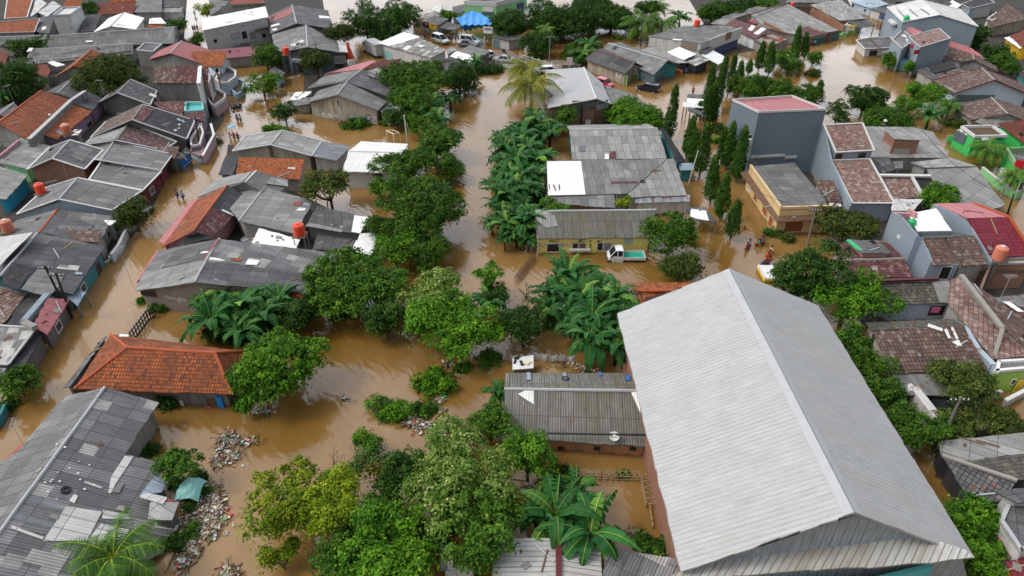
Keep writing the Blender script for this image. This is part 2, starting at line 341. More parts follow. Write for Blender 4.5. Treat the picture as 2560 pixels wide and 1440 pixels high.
def roof(faces,m,name='roof',thick=.09,par=None,jit=.07):
    fs=[]
    for f in faces:
        f=[Vector(p) for p in f]
        if nrm(f).z<0: f=f[::-1]
        fs.append(f)
    v=[];idx={};F_=[];UV=[];mi=[]
    def vi(p,t):
        k=(key(p),t)
        if k not in idx: idx[k]=len(v); v.append(p-Vector((0,0,thick*t)))
        return idx[k]
    for i,f in enumerate(fs):
        F_.append([vi(p,0) for p in f]); UV+=faceuv(f); mi.append(i)
    ed={}
    for i,f in enumerate(fs):
        for a in range(len(f)):
            p,q=f[a],f[(a+1)%len(f)]; ed[(key(p),key(q))]=(p,q,i)
    bd=[e for k,e in ed.items() if (k[1],k[0]) not in ed]
    if jit and ed:
        rj=random.Random(len(ROOFS)); bk={(key(p),key(q)) for p,q,i in bd}; v=[];idx={};F_=[];UV=[];mi=[];jf=[];jb=[]
        for i,f in enumerate(fs):
            g=[]; n=nrm(f)
            for a in range(len(f)):
                p,q=f[a],f[(a+1)%len(f)]; g.append(p); e=q-p
                if (key(p),key(q)) in bk and e.length>1.6:
                    m_=int(e.length/rj.uniform(.9,1.5)); o=n.cross(e).normalized(); pts=[]
                    for j in range(1,m_): t=(j+rj.uniform(-.2,.2))/m_; w_=rj.uniform(-jit,jit); t2=t+.012; pts+=[p+e*t+o*w_,p+e*t2+o*rj.uniform(-jit,jit)]
                    g+=pts; ch=[p]+pts+[q]; jb+=[(a_,b_,i) for a_,b_ in zip(ch,ch[1:])]
                elif (key(p),key(q)) in bk: jb.append((p,q,i))
            jf.append(g)
        for i,f in enumerate(jf): F_.append([vi(p,0) for p in f]); UV+=faceuv(f); mi.append(i)
        f2,b2=jf,jb
    else: f2,b2=fs,bd
    for f in f2: F_.append([vi(p,1) for p in f][::-1]); UV+=[(p.x,p.y) for p in f]; mi.append(0)
    for p,q,i in b2:
        F_.append([vi(p,0),vi(p,1),vi(q,1),vi(q,0)]); UV+=[(0,0),(0,.05),(.9,.05),(.9,0)]; mi.append(i)
    ms=m if isinstance(m,list) else [m]
    mi=[min(x,len(ms)-1) for x in mi]
    k=part(name,v,F_,ms,uv=UV,par=par,mi=mi)
    CUR.faces+=fs; ROOFS.extend(fs)
    return k,fs,bd
def loopof(bd):
    nx={key(p):(p,q,i) for p,q,i in bd}; st=bd[0]; out=[st]; k=key(st[1])
    while k!=key(st[0]) and k in nx and len(out)<60: e=nx[k]; out.append(e); k=key(e[1])
    return out
def walls(fs,bd,m,over=.45,z0=-1.2,drop=.09,name='wall',base=None):
    lp=loopof(bd); n=len(lp); pts=[]
    for k in range(n):
        p,q,i=lp[k]; pp,pq,pi=lp[k-1]
        e1=(Vector((pq.x-pp.x,pq.y-pp.y,0))).normalized(); e2=(Vector((q.x-p.x,q.y-p.y,0))).normalized()
        n1=Vector((-e1.y,e1.x,0)); n2=Vector((-e2.y,e2.x,0)); cr=e1.x*e2.y-e1.y*e2.x
        if abs(cr)<.15: off=(n1+n2).normalized()*over if (n1+n2).length>.1 else n1*over
        else:
            s_=n1+n2; off=s_*(over/max(.35,(1+n1.dot(n2))))
        x,y=p.x+off.x,p.y+off.y
        z=min(planez(fs[i],x,y),planez(fs[pi],x,y)) if i!=pi else planez(fs[i],x,y)
        z=min(z,p.z+.8); z=max(z,p.z-.6)
        pts.append(Vector((x,y,z-drop)))
    v=[];f=[];uv=[];run=0
    for k in range(n):
        a=pts[k]; b=pts[(k+1)%n]; l=(Vector((b.x-a.x,b.y-a.y))).length; s=len(v)
        v+=[Vector((a.x,a.y,z0)),Vector((b.x,b.y,z0)),b,a]; f.append([s,s+1,s+2,s+3]); uv+=[(run,z0),(run+l,z0),(run+l,b.z),(run,a.z)]; run+=l
        CUR.walls.append((Vector((a.x,a.y,0)),Vector((b.x,b.y,0)),a.z,b.z,k))
    return part(name,v,f,m,uv=uv),pts
def trimline(mb,a,b,wd=.22,ht=.1,up=.05): mb.bar(Vector(a)+Vector((0,0,up)),Vector(b)+Vector((0,0,up)),wd,ht)
def posts(pts,m='grey',z0=-1.2,r=.07):
    for p in pts: mb=MB(); mb.box((p.x,p.y,(p.z+z0)/2),r*2,r*2,p.z-z0); mb.put('post',m)
def flashing(r1,r2,wd=.5,m='wsoft'):
    f1,f2=CUR.faces[-2],CUR.faces[-1]; e=(r2-r1).normalized(); v=[];f=[]
    for fc in (f1,f2):
        n=nrm(fc); c=sum(fc,Vector())/len(fc); s_=n.cross(e); s_=-s_ if s_.dot(c-r1)<0 else s_; k=len(v); o=n*.05
        v+=[r1+o,r2+o,r2+o+s_*wd,r1+o+s_*wd]; f.append([k,k+1,k+2,k+3])
    part('ridge_cap',v,f,m)
def label_ok(): return len(CUR.parts)<14 and CUR.name not in('sports_hall','kiosk','canopy','awning')
def build(faces,rm,wm,ridges=(),over=.45,trim=None,cap='auto',open_=False,z0=-1.2,auto=0,thick=.09):
    k,fs,bd=roof(faces,rm,thick=thick)
    if trim:
        mb=MB()
        for p,q,i in bd: trimline(mb,p,q)
        mb.put('verge',trim)
    if ridges and cap:
        mb=MB()
        for a,b in ridges:
            L_=(Vector(b)-Vector(a)).length; ns=max(1,int(L_/1.2)) ; prev=Vector(a)
            for j in range(1,ns+1):
                c=Vector(a).lerp(Vector(b),j/ns); jz=random.uniform(-.015,.015)
                mb.tube([prev+Vector((0,0,.0+jz)),c+Vector((0,0,jz))],.13,6); prev=c
        mm=cap if cap!='auto' else {'to':'orb','tof':'orb','tr':'orb'}.get(rm if isinstance(rm,str) else rm[0],'lgrey' if (rm if isinstance(rm,str) else rm[0])[0]!='t' else 'vstain')
        mb.put('ridge_cap',mm)
    if open_:
        pts=[p for p,q,i in loopof(bd)]; c=sum(pts,Vector())/len(pts)
        posts([p.lerp(c,.06)-Vector((0,0,thick)) for p in pts])
    rk=random.Random(int(fs[0][0].x*31+fs[0][0].y*17))
    if label_ok() and rk.random()<.6:
        for _ in range(rk.randint(2,5)):
            f=rk.choice(fs); a,b=rk.uniform(.12,.88),rk.uniform(.12,.88); p=f[0].lerp(f[1],a).lerp(f[-1].lerp(f[-2],a),b); p.z=planez(f,p.x,p.y); n=nrm(f); k_=rk.random(); mb=MB()
            M=n.to_track_quat('Z','Y').to_matrix()@Matrix.Rotation(rk.uniform(0,3.1),3,'Z')
            if k_<.4: mb.box(p+n*.05,.24,.12,.1,M=M); mb.put('loose_brick','brk_p')
            elif k_<.65: mb.box(p+n*.04,rk.uniform(1.2,2.4),.1,.06,M=M); mb.put('plank',rk.choice(['bamb','brown','lgrey']))
            elif k_<.69: mb.lathe(p+n*.06,[(.16,-.07),(.29,-.08),(.31,0),(.29,.08),(.16,.07)],12,n.to_track_quat('Z','Y').to_matrix()); mb.put('old_tyre','rubber')
            else: mb.box(p+n*.03,rk.uniform(.3,.7),rk.uniform(.2,.5),.03,M=M); mb.put('loose_sheet',rk.choice(['brown','grey','grey','vstain']))
    if open_: pass
    elif wm:
        walls(fs,bd,wm,over=over,z0=z0,drop=thick)
        if auto: autoop(auto)
    return fs,bd
GRP='flooded houses with pitched roofs'
def start(label,name,cat,group):
    if label: T(label,name,cat,group)
def gab(label,s,he,hr,rm='g1',wm='pg',name='house',cat='house',group=None,he2=None,zs=None,**k):
    start(label,name,cat,group); q=prs(s); he,hr=hz(he),hz(hr); he2=None if he2 is None else hz(he2)
    if len(q)>4:   # the ridge height that the two gable ends agree on
        im=[]
        for a,b,c in ((0,4,2),(1,5,3)):
            M=(P(*q[a],he)+P(*q[b],he))/2; d=ray(*q[c]); im.append(CH+d.z*(M.x*d.x+M.y*d.y)/(d.x**2+d.y**2))
        hr=max(he+.6,min(sum(im)/2,hr+1.2))
    e1,e2=P(*q[0],he),P(*q[1],he); r1,r2=P(*q[2],hr),P(*q[3],hr); h2=he if he2 is None else he2
    def mir(e,r): return Vector((2*r.x-e.x,2*r.y-e.y,h2))
    f1=P(*q[4],h2) if len(q)>4 else mir(e1,r1); f2=P(*q[5],h2) if len(q)>5 else mir(e2,r2)
    return build([[e1,e2,r2,r1],[r1,r2,f2,f1]],rm,wm,ridges=[(r1,r2)],**k)
def hip(label,s,he,hr,rm='to',wm='pg',name='house',cat='house',group=None,**k):
    start(label,name,cat,group); q=prs(s); he,hr=hz(he),hz(hr); a,b,c,d=[P(*x,he) for x in q[:4]]; r1,r2=P(*q[4],hr),P(*q[5],hr)
    return build([[a,b,r2,r1],[b,c,r2],[c,d,r1,r2],[d,a,r1]],rm,wm,ridges=[(r1,r2),(a,r1),(b,r2),(c,r2),(d,r1)],**k)
def sh(label,s,z,rm='g1',wm='pg',name='house',cat='house',group=None,over=.3,**k):
    start(label,name,cat,group); q=prs(s)
    z=hz(z)
    if not isinstance(z,(tuple,list)): z=(z,)*len(q)
    if len(z)==2: z=(z[0],z[0],z[1],z[1])
    pts=planar([P(*q[i],z[i]) for i in range(len(q))])
    return build([pts],rm,wm,over=over,**k)
def planar(pts):
    A=np.array([[p.x,p.y,1] for p in pts]); c,_,_,_=np.linalg.lstsq(A,np.array([p.z for p in pts]),rcond=None)
    a,b,k=(float(v) for v in c); g=math.hypot(a,b)
    if g>.75: a,b=a*.75/g,b*.75/g; k=sum(p.z-a*p.x-b*p.y for p in pts)/len(pts)
    out=[]
    for p in pts:
        d=p-CAM; t=(a*CAM.x+b*CAM.y+k-CAM.z)/(d.z-a*d.x-b*d.y); out.append(CAM+d*t)
    return out
def flat(label,s,z,rm='conc',wm='pw',lip=.35,lipm='wsoft',name='building',cat='building',group=None,z0=-1.2,over=.0,lw=.25,auto=0,edges=None):
    start(label,name,cat,group); q=prs(s); z=hz(z); pts=[P(*x,z) for x in q]
    k,fs,bd=roof([[p-Vector((0,0,lip)) for p in pts]],rm,thick=.12,jit=0)
    walls(fs,bd,wm,over=0,z0=z0,drop=0)
    if auto: autoop(auto)
    mb=MB(); f=fs[0]; c=sum(f,Vector())/len(f); n=len(f)
    for i in range(n):
        if edges is not None and not any((key(f[i])[:2],key(f[(i+1)%n])[:2]) in ((key(pts[k])[:2],key(pts[(k+1)%n])[:2]),(key(pts[(k+1)%n])[:2],key(pts[k])[:2])) for k in edges): continue
        a,b=f[i].copy(),f[(i+1)%n].copy(); e=(b-a); e.z=0; e.normalize(); inn=Vector((-e.y,e.x,0))*(lw/2-.02)
        mb.bar(a+inn+Vector((0,0,lip/2)),b+inn+Vector((0,0,lip/2)),lw,lip+.02)
    mb.put('parapet',lipm)
    return fs
def bar3(name,a,b,wd,ht,m): mb=MB(); mb.bar(a,b,wd,ht); return mb.put(name,m)
def wl(label,s,z,m='conc',name='wall',cat='wall',th=.22,z0=-1.2,cap=None,group=None):
    """free standing wall; the points are on its top edge"""
    if label: T(label,name,cat,group)
    q=prs(s); z=hz(z); z=z if isinstance(z,(list,tuple)) else [z]*len(q); pts=[P(*q[i],z[i]) for i in range(len(q))]
    v=[];f=[];uv=[]; run=0
    for a,b in zip(pts,pts[1:]):
        e=(b-a); e.z=0; l=e.length; e.normalize(); nn=Vector((-e.y,e.x,0))*th/2
        s0=len(v); ca=[a+nn,a-nn,b-nn,b+nn]; lo=[Vector((p.x,p.y,z0)) for p in ca]; v+=lo+ca
        for (i,j) in ((0,1),(1,2),(2,3),(3,0)):
            f.append([s0+i,s0+j,s0+4+j,s0+4+i]); w_=l if (i,j) in((1,2),(3,0)) else th; uv+=[(run,z0),(run+w_,z0),(run+w_,ca[j].z),(run,ca[i].z)]
            if (i,j)in((1,2),(3,0)): CUR.walls.append((Vector((ca[i].x,ca[i].y,0)),Vector((ca[j].x,ca[j].y,0)),ca[i].z,ca[j].z,0))
        f.append([s0+4,s0+5,s0+6,s0+7]); uv+=[(0,0),(th,0),(th,l),(0,l)]; run+=l
    part('wall_panel' if cap or not label else None,v,f,m,uv=uv)
    if cap:
        mb=MB(); [mb.bar(a+Vector((0,0,.05)),b+Vector((0,0,.05)),th+.1,.1) for a,b in zip(pts,pts[1:])]; mb.put('coping',cap)
def wallhit(x,y,maxz=99):
    d=ray(x,y); best=None
    for a,b,za,zb,k in CUR.walls:
        e=b-a; n=Vector((e.y,-e.x,0))
        if n.length<.3: continue
        n.normalize()
        if n.dot(d)>=0: continue
        t=(a-CAM).dot(n)/d.dot(n); p=CAM+d*t; u=(p-a).dot(e)/e.dot(e)
        if -.08<=u<=1.08 and -1.3<p.z<max(za,zb)+1.2:
            if best is None or t<best[0]: best=(t,p,e.normalized(),n)
    return best
def rectbox(nm,c,e,n,w_,h,m,out=.04,t=.06,par=None,frame=None,label=None):
    """a panel on a wall"""
    M=Matrix((e,n,Vector((0,0,1)))).transposed()
    mb=MB(); 
    if frame:
        fw=min(.08,w_*.12)
        for sx,sz,ww,hh in ((-1,0,fw,h),(1,0,fw,h),(0,1,w_-2*fw,fw),(0,-1,w_-2*fw,fw)):
            mb.box(c+e*(sx*(w_-fw)/2)+Vector((0,0,sz*(h-fw)/2))+n*out,ww,t,hh,M=M)
        k=mb.put(nm,frame,par=par,label=label)
        m2=MB(); m2.box(c+n*(out-.025),w_-.02,t*.5,h-.02,M=M); m2.put('pane' if nm=='window' else 'leaf',m,par=k); return k
    mb.box(c+n*out,w_,t,h,M=M); return mb.put(nm,m,par=par,label=label)
def op(kind,s,m='tinted',frame='white',out=.04,label=None,t=.06):
    x0,y0,x1,y1=nums(s); hc=wallhit((x0+x1)/2,(y0+y1)/2)
    if hc is None: return None
    t_,p,e,n=hc
    def pl(x,y):
        d=ray(x,y); return CAM+d*((p-CAM).dot(n)/d.dot(n))
    a=pl(x0,(y0+y1)/2); b=pl(x1,(y0+y1)/2); w_=min(abs((b-a).dot(e)),14); tz=pl((x0+x1)/2,y0).z; bz=pl((x0+x1)/2,y1).z
    c=(a+b)/2; c.z=(tz+bz)/2
    return rectbox(kind,c,e,n,max(w_,.15),max(abs(tz-bz),.15),m,out=out,t=t,frame=frame,label=label)
def autoop(mode=1):
    """openings on the walls that face the lane"""
    rnd=random.Random(len(CUR.label)*7+int(CUR.walls[0][0].x*10))
    for a,b,za,zb,k in list(CUR.walls):
        e=b-a; l=e.length
        if l<2.2 or min(za,zb)<1.6: continue
        n=Vector((e.y,-e.x,0)).normalized()
        if n.dot((a+b)/2-Vector((0,0,0)))>0: continue
        e=e.normalized(); cnt=max(1,int(l/3.2)); top=min(za,zb)
        for i in range(cnt):
            u=(i+.5+rnd.uniform(-.15,.15))/cnt*l; r=rnd.random(); lev=[0] if top<4.2 else [0,2.9]
            for z_ in lev:
                if i%3==1 and z_==0: h=1.9; c=a+e*u; c.z=z_+.35; rectbox('door',c,e,n,.95,h,rnd.choice(['brown','dark','wsoft','tinted']),frame='brown')
                else: c=a+e*u; c.z=z_+.95; rectbox('window',c,e,n,1.2,.95,'tinted',frame=rnd.choice(['white','brown','wsoft']))
def onroof(x,y,zmin=-9):
    d=ray(x,y); best=None
    for f in ROOFS:
        n=nrm(f); dn=d.dot(n)
        if abs(dn)<1e-6: continue
        t=(f[0]-CAM).dot(n)/dn; p=CAM+d*t
        ins=True
        for i in range(len(f)):
            a,b=f[i],f[(i+1)%len(f)]
            if (b.x-a.x)*(p.y-a.y)-(b.y-a.y)*(p.x-a.x)<-.02*(b-a).length: ins=False;break
        if ins and (best is None or t<best[0]): best=(t,p,n)
    return best
def setdown(x,y,z=None):
    if z is not None: return P(x,y,hz(z)),Vector((0,0,1))
    h=onroof(x,y)
    return (h[1],h[2]) if h else (P(x,y,3.0),Vector((0,0,1)))
def patch(s,m,name='roof_sheet',up=.05,thick=.04,face=None,label=None):
    """a replaced or laid-on sheet, on the plane of the current thing's roof under it"""
    q=prs(s); cx=sum(a for a,b in q)/len(q); cy=sum(b for a,b in q)/len(q); d=ray(cx,cy); best=None
    for f in CUR.faces:
        n=nrm(f)
        if abs(d.dot(n))<1e-6: continue
        t=(f[0]-CAM).dot(n)/d.dot(n); p=CAM+d*t
        out=0
        for i in range(len(f)):
            a,b=f[i],f[(i+1)%len(f)]; out=max(out,-((b.x-a.x)*(p.y-a.y)-(b.y-a.y)*(p.x-a.x))/max((b-a).length,.01))
        if best is None or out<best[0]-1e-4: best=(out,f,n)
    o_,f,n=best; up+=max(abs((p-f[0]).dot(n)) for p in f)*.8
    pts=[]
    for x,y in q:
        d=ray(x,y); t=(f[0]-CAM).dot(n)/d.dot(n); pts.append(CAM+d*t+n*up)
    if nrm(pts).z<0: pts=pts[::-1]
    k=len(pts); v=pts+[p-n*thick for p in pts]; u0=faceuv(pts)
    F_=[list(range(k)),[k+i for i in range(k)][::-1]]+[[i,k+i,k+(i+1)%k,(i+1)%k] for i in range(k)]
    part(name,v,F_,m,uv=u0+u0[::-1]+[(0,0)]*(4*k),label=label)
# ---------------- vegetation ----------------
def mesh_np(name,V,Fq,lv,mats,mi=None):
    me=bpy.data.meshes.new(name); nv=len(V); nf=len(Fq)
    me.vertices.add(nv); me.vertices.foreach_set('co',np.asarray(V,dtype=np.float32).ravel())
    me.loops.add(nf*4); me.loops.foreach_set('vertex_index',np.asarray(Fq,dtype=np.int32).ravel())
    me.polygons.add(nf); me.polygons.foreach_set('loop_start',np.arange(0,nf*4,4,dtype=np.int32))
    if lv is not None:
        ca=me.color_attributes.new('lv','FLOAT_COLOR','CORNER'); c=np.ones((nf,4,4),dtype=np.float32); c[:,:,0]=lv[:,0:1]; c[:,:,1]=lv[:,1:2]; ca.data.foreach_set('color',c.ravel())
    for m in mats: me.materials.append(MAT[m])
    if mi is not None: me.polygons.foreach_set('material_index',np.asarray(mi,dtype=np.int32))
    me.update(calc_edges=True); me.validate(); return me
def leaves(rng,C,Nrm,size,asp=.55,droop=.35,jit=.6):
    """one rhombic leaf at each centre, facing roughly along Nrm"""
    n=len(C); up=Nrm+rng.normal(0,jit,(n,3)); up[:,2]+=.35; up/=np.linalg.norm(up,axis=1)[:,None]+1e-9
    a=rng.normal(0,1,(n,3)); a-=up*(a*up).sum(1)[:,None]; a/=np.linalg.norm(a,axis=1)[:,None]+1e-9
    b=np.cross(up,a); s=(size*rng.uniform(.65,1.35,n))[:,None]
    tip=C+a*s*.5; tip[:,2]-=(s[:,0]*droop*.5); tail=C-a*s*.5
    l=C+b*s*asp*.5; r=C-b*s*asp*.5
    V=np.stack([tail,l,tip,r],1).reshape(-1,3); Fq=np.arange(n*4).reshape(n,4); return V,Fq
CROWNS={}
def crown(kind,R,seed,flat=1.0,lsz=.30):
    """a crown of leafy sprays over uneven limbs, metres, centred on the origin"""
    kk=(kind,round(R,1),seed,round(flat,1))
    if kk in CROWNS: return CROWNS[kk]
    rng=np.random.default_rng(seed*13+int(R*10)); 
    # lobes = the ends of the limbs
    nl=int(8+R*2.8); lobes=[]
    for i in range(nl):
        a=rng.uniform(0,2*math.pi); rr=R*rng.uniform(.25,.82) if i else 0; z=R*flat*rng.uniform(-.55,.5)*(1-.35*rr/R); r=R*rng.uniform(.22,.50)
        lobes.append((np.array([rr*math.cos(a),rr*math.sin(a),z]),r))
    if kind=='open': lobes=[(c*1.12,r*.72) for c,r in lobes]
    sprays=[];sn=[];sid=[]
    dens=1.25 if kind!='open' else .8
    for li,(c,r) in enumerate(lobes):
        m=int(dens*4*math.pi*r*r*1.15)+5
        d=rng.normal(0,1,(m,3)); d/=np.linalg.norm(d,axis=1)[:,None]; d=d[d[:,2]>-.85]
        rad=r*rng.uniform(.72,1.12,len(d))[:,None]; p=c+d*rad*np.array([1,1,flat*.9+.1])
        sprays.append(p); sn.append(d)
    S=np.concatenate(sprays); SN=np.concatenate(sn)
    # drop sprays buried deep in other lobes
    keep=np.ones(len(S),bool)
    for c,r in lobes: keep&=~(np.linalg.norm((S-c)/np.array([1,1,flat*.9+.1]),axis=1)<r*.55)
    S=S[keep]; SN=SN[keep]
    per=int(34 if lsz>.23 else 38)
    C=np.repeat(S,per,0); NN=np.repeat(SN,per,0); sr=rng.uniform(.32,.72,len(S))*min(1,.45+R*.2); sr=np.repeat(sr,per)[:,None]
    off=rng.normal(0,.52,C.shape); off[:,2]=off[:,2]*.35-(off[:,0]**2+off[:,1]**2)*.55; C=C+off*sr; NN=NN*.6; NN[:,2]+=.5; NN[:,:2]+=off[:,:2]*.5
    V,Fq=leaves(rng,C,NN,lsz)
    lv=np.zeros((len(C),2),np.float32); tone=np.clip(rng.normal(.42,.30,len(S)),0,1)
    lv[:,0]=np.clip(np.repeat(tone,per)+rng.normal(0,.14,len(C)),0,1); lv[:,1]=np.repeat(rng.uniform(0,1,len(S)),per)*.55+rng.uniform(0,.45,len(C))
    me=mesh_np('crown',V,Fq,lv,['l_green']); CROWNS[kk]=(me,lobes); return CROWNS[kk]
def mkobj(name,me,parent,mat=None,loc=(0,0,0),rz=0,sc=None):
    o=bpy.data.objects.new(name,me); col.objects.link(o); o.parent=parent; o.location=loc; o.rotation_euler=(0,0,rz)
    if sc: o.scale=sc
    if mat: o.material_slots[0].link='OBJECT'; o.material_slots[0].material=MAT[mat]
    return o
def rootof(label,name,cat,loc,group=None):
    finish(); o=bpy.data.objects.new(name,None); o.empty_display_size=.5; o.location=loc; col.objects.link(o); o['label']=label; o['category']=cat
    if group: o['group']=group
    return o
def mbobj(mb,name,mats,parent,smooth=False):
    me=bpy.data.meshes.new(name); me.from_pydata([tuple(v) for v in mb.v],[],mb.f)
    for m in (mats if isinstance(mats,list) else [mats]): me.materials.append(MAT[m])
    if isinstance(mats,list): me.polygons.foreach_set('material_index',mb.mi)
    if smooth: me.polygons.foreach_set('use_smooth',[True]*len(me.polygons))
    me.update(); o=bpy.data.objects.new(name,me); col.objects.link(o); o.parent=parent; return o
TS=0
def tree(label,s,mat='l_green',kind='full',zc=None,name='tree',cat='tree',group=None,lsz=None,trunk='trunk',ground=-1.0,lean=0):
    """s = crown centre x y, width, height in block pixels"""
    global TS; TS+=1
    x,y,w_,h_=nums(s); w_/=BK; h_/=BK
    zc=zc*.72 if zc is not None else None; z=zc if zc is not None else 2.8; p=P(x,y,z); w_*=1.17
    for _ in range(3):
        k=pxm(p); R=w_/2/k; d=(p-CAM).normalized(); sp=-d.z; cp=math.sqrt(1-sp*sp); H=h_/2/k
        rz=math.sqrt(max((H*H-(R*sp)**2),(R*.45*cp)**2))/cp; rz=min(rz,R*1.9)
        if zc is None: z=(rz*.5) if name in('bush','shrub') else max(rz*.9+.4,2.2) if R<2.0 else rz*.8+1.4
        p=P(x,y,z)
    R=max(R,.35); fl=min(max(rz/R,.5),1.9); Rq=max(.4,round(R*2)/2); fq=round(fl,1)
    ls=lsz or (.18 if R<1.3 else .22 if R<2.6 else .26)
    me,lobes=crown(kind,Rq,TS%4,fq,ls)
    root=rootof(label,name,cat,(p.x,p.y,ground),group); q=R/Rq; rz_=random.uniform(0,6.28)
    mkobj('crown',me,root,mat,(0,0,z-ground),rz_,(q,q,q))
    mb=MB(); tr=max(.05,R*.055); top=Vector((0,0,z-ground)); base=Vector((lean,0,0)); fork=base.lerp(top,.45)
    mb.tube([base,fork],[tr*1.3,tr],7)
    ca,sa=math.cos(rz_),math.sin(rz_)
    for c,r in lobes[:8]:
        e=top+Vector((c[0]*ca-c[1]*sa,c[0]*sa+c[1]*ca,c[2]))*q*.95; m_=fork.lerp(e,.5)+Vector((0,0,-.12*(e-fork).length)); mb.tube([fork,m_,e],[tr*.75,tr*.45,tr*.15],5)
    mbobj(mb,'trunk',trunk,root); return root
def bush(label,s,mat='l_green',**k): return tree(label,s,mat,name=k.pop('name','bush'),cat=k.pop('cat','bush'),**k)
def cypress(label,s,mat='l_cyp',group='narrow mast trees along the flooded lanes',trunkz=1.2):
    """s = foot x y (waterline), top x y, width: a narrow mast tree with drooping foliage"""
    global TS; TS+=1
    x0,y0,x1,y1,w_=nums(s); w_/=BK; b=P(x0,y0,0); d=ray(x1,y1)
    # height: where the ray to the tip passes above the foot
    t=(b.y)/d.y; top=CAM+d*t; H=max(3,top.z); R=w_/2/pxm(b+Vector((0,0,H*.4)))
    rng=np.random.default_rng(TS); z0=trunkz; n=int(H*62*max(R,.5)+40)
    u=rng.uniform(0,1,n)**1.0; a=rng.uniform(0,2*math.pi,n); prof=np.minimum(1,(1-u)**.62*1.15+.03)*np.minimum(1,.62+u*2.2)
    rr=R*prof*rng.uniform(.55,1.08,n)*(1+.14*np.sin(a*3+u*9+TS)); zz=z0+u*(H-z0)
    lx=np.array([top.x-b.x,0])[0]*zz/H
    C=np.stack([rr*np.cos(a)+lx,rr*np.sin(a),zz],1); per=9
    D=np.stack([np.cos(a),np.sin(a),-.2+0*a],1); C=np.repeat(C,per,0)+rng.normal(0,.12,(n*per,3))*np.array([1,1,1.6]); D=np.repeat(D,per,0)
    m=len(C); nn=D+rng.normal(0,.45,(m,3)); nn/=np.linalg.norm(nn,axis=1)[:,None]; dn=np.array([0,0,-1.0])+D*.35+rng.normal(0,.3,(m,3)); dn/=np.linalg.norm(dn,axis=1)[:,None]
    bb=np.cross(nn,dn); bb/=np.linalg.norm(bb,axis=1)[:,None]+1e-9; s_=rng.uniform(.22,.42,m)[:,None]
    V=np.stack([C,C+dn*s_*.5+bb*s_*.17,C+dn*s_,C+dn*s_*.5-bb*s_*.17],1).reshape(-1,3)
    lv=np.zeros((m,2),np.float32); lv[:,0]=np.clip(np.repeat(rng.normal(.4,.22,n),per)+rng.normal(0,.12,m),0,1); lv[:,1]=np.clip(np.repeat(u,per)**3*.55+rng.uniform(0,.5,m),0,1)
    me=mesh_np('crown',V,np.arange(m*4).reshape(m,4),lv,[mat])
    root=rootof(label,'mast_tree','tree',(b.x,b.y,-1),group); mkobj('crown',me,root,None,(0,0,1)); mb=MB(); mb.tube([(0,0,0),(lx.max()*.5,0,1+H*.5),(top.x-b.x,0,1+H*.93)],[.13,.09,.03],6); mbobj(mb,'trunk','trunkg',root); return root
BAN={}
def blade(V,Fq,mi,rng,base,az,el,ln,wd,droop,nseg=9,tear=.35,mid=1):
    """a banana leaf: two halves in a shallow V with a pale midrib"""
    d=np.array([math.cos(az),math.sin(az)]); p=np.array(base,float); prev=None; side=np.array([-d[1],d[0],0]); e=el
    step=ln/nseg; pts=[]
    for i in range(nseg+1):
        t=i/nseg; wv=wd*(.12 if i==0 else math.sin(math.pi*min(1,(t*.93+.07))**.75)**.7 if t<1 else .03)
        wv=max(wv,.03); pts.append((p.copy(),wv,e)); p=p+np.array([d[0]*math.cos(e),d[1]*math.cos(e),math.sin(e)])*step; e-=droop/nseg*(1+t)
    for sgn in (-1,1):
        for i in range(nseg):
            (a,wa,ea),(b,wb,eb)=pts[i],pts[i+1]; k=len(V)
            dr=rng.uniform(0,tear)*wa; up=np.array([0,0,.22])
            oa=a+sgn*side*wa+up*wa-np.array([0,0,dr]); ob=b+sgn*side*wb*rng.uniform(.86,1)+up*wb-np.array([0,0,dr+rng.uniform(0,tear)*wb])
            V+= [a,oa,ob,b]; Fq.append([k,k+1,k+2,k+3]); mi.append(0)
    if mid:
        for i in range(nseg):
            (a,wa,ea),(b,wb,eb)=pts[i],pts[i+1]; k=len(V); r=.022*(1-i/nseg)+.008; o=side*r; u=np.array([0,0,.03])
            V+=[a+o+u,a-o+u,b-o+u,b+o+u]; Fq.append([k,k+1,k+2,k+3]); mi.append(1)
def banana_mesh(seed,n=11,ln=2.6,wd=.37):
    kk=('b',seed,n)
    if kk in BAN: return BAN[kk]
    rng=np.random.default_rng(seed+100); V=[];Fq=[];mi=[]
    for i in range(n):
        az=i*2.399+rng.uniform(-.3,.3); el=rng.uniform(.35,1.35); blade(V,Fq,mi,rng,(.05*math.cos(az),.05*math.sin(az),0),az,el,ln*rng.uniform(.75,1.1),wd*rng.uniform(.8,1.15),rng.uniform(.9,1.7),tear=rng.choice([.3,.6,1.0]))
    lv=np.zeros((len(Fq),2),np.float32); lv[:,0]=np.repeat(rng.uniform(0,1,len(Fq)//9+1),9)[:len(Fq)]*.7+rng.uniform(0,.3,len(Fq)); lv[:,1]=np.repeat(rng.uniform(0,1,len(Fq)//27+1),27)[:len(Fq)]
    me=mesh_np('crown',np.array(V),np.array(Fq),lv,['l_banana','l_pale'],mi); BAN[kk]=me; return me
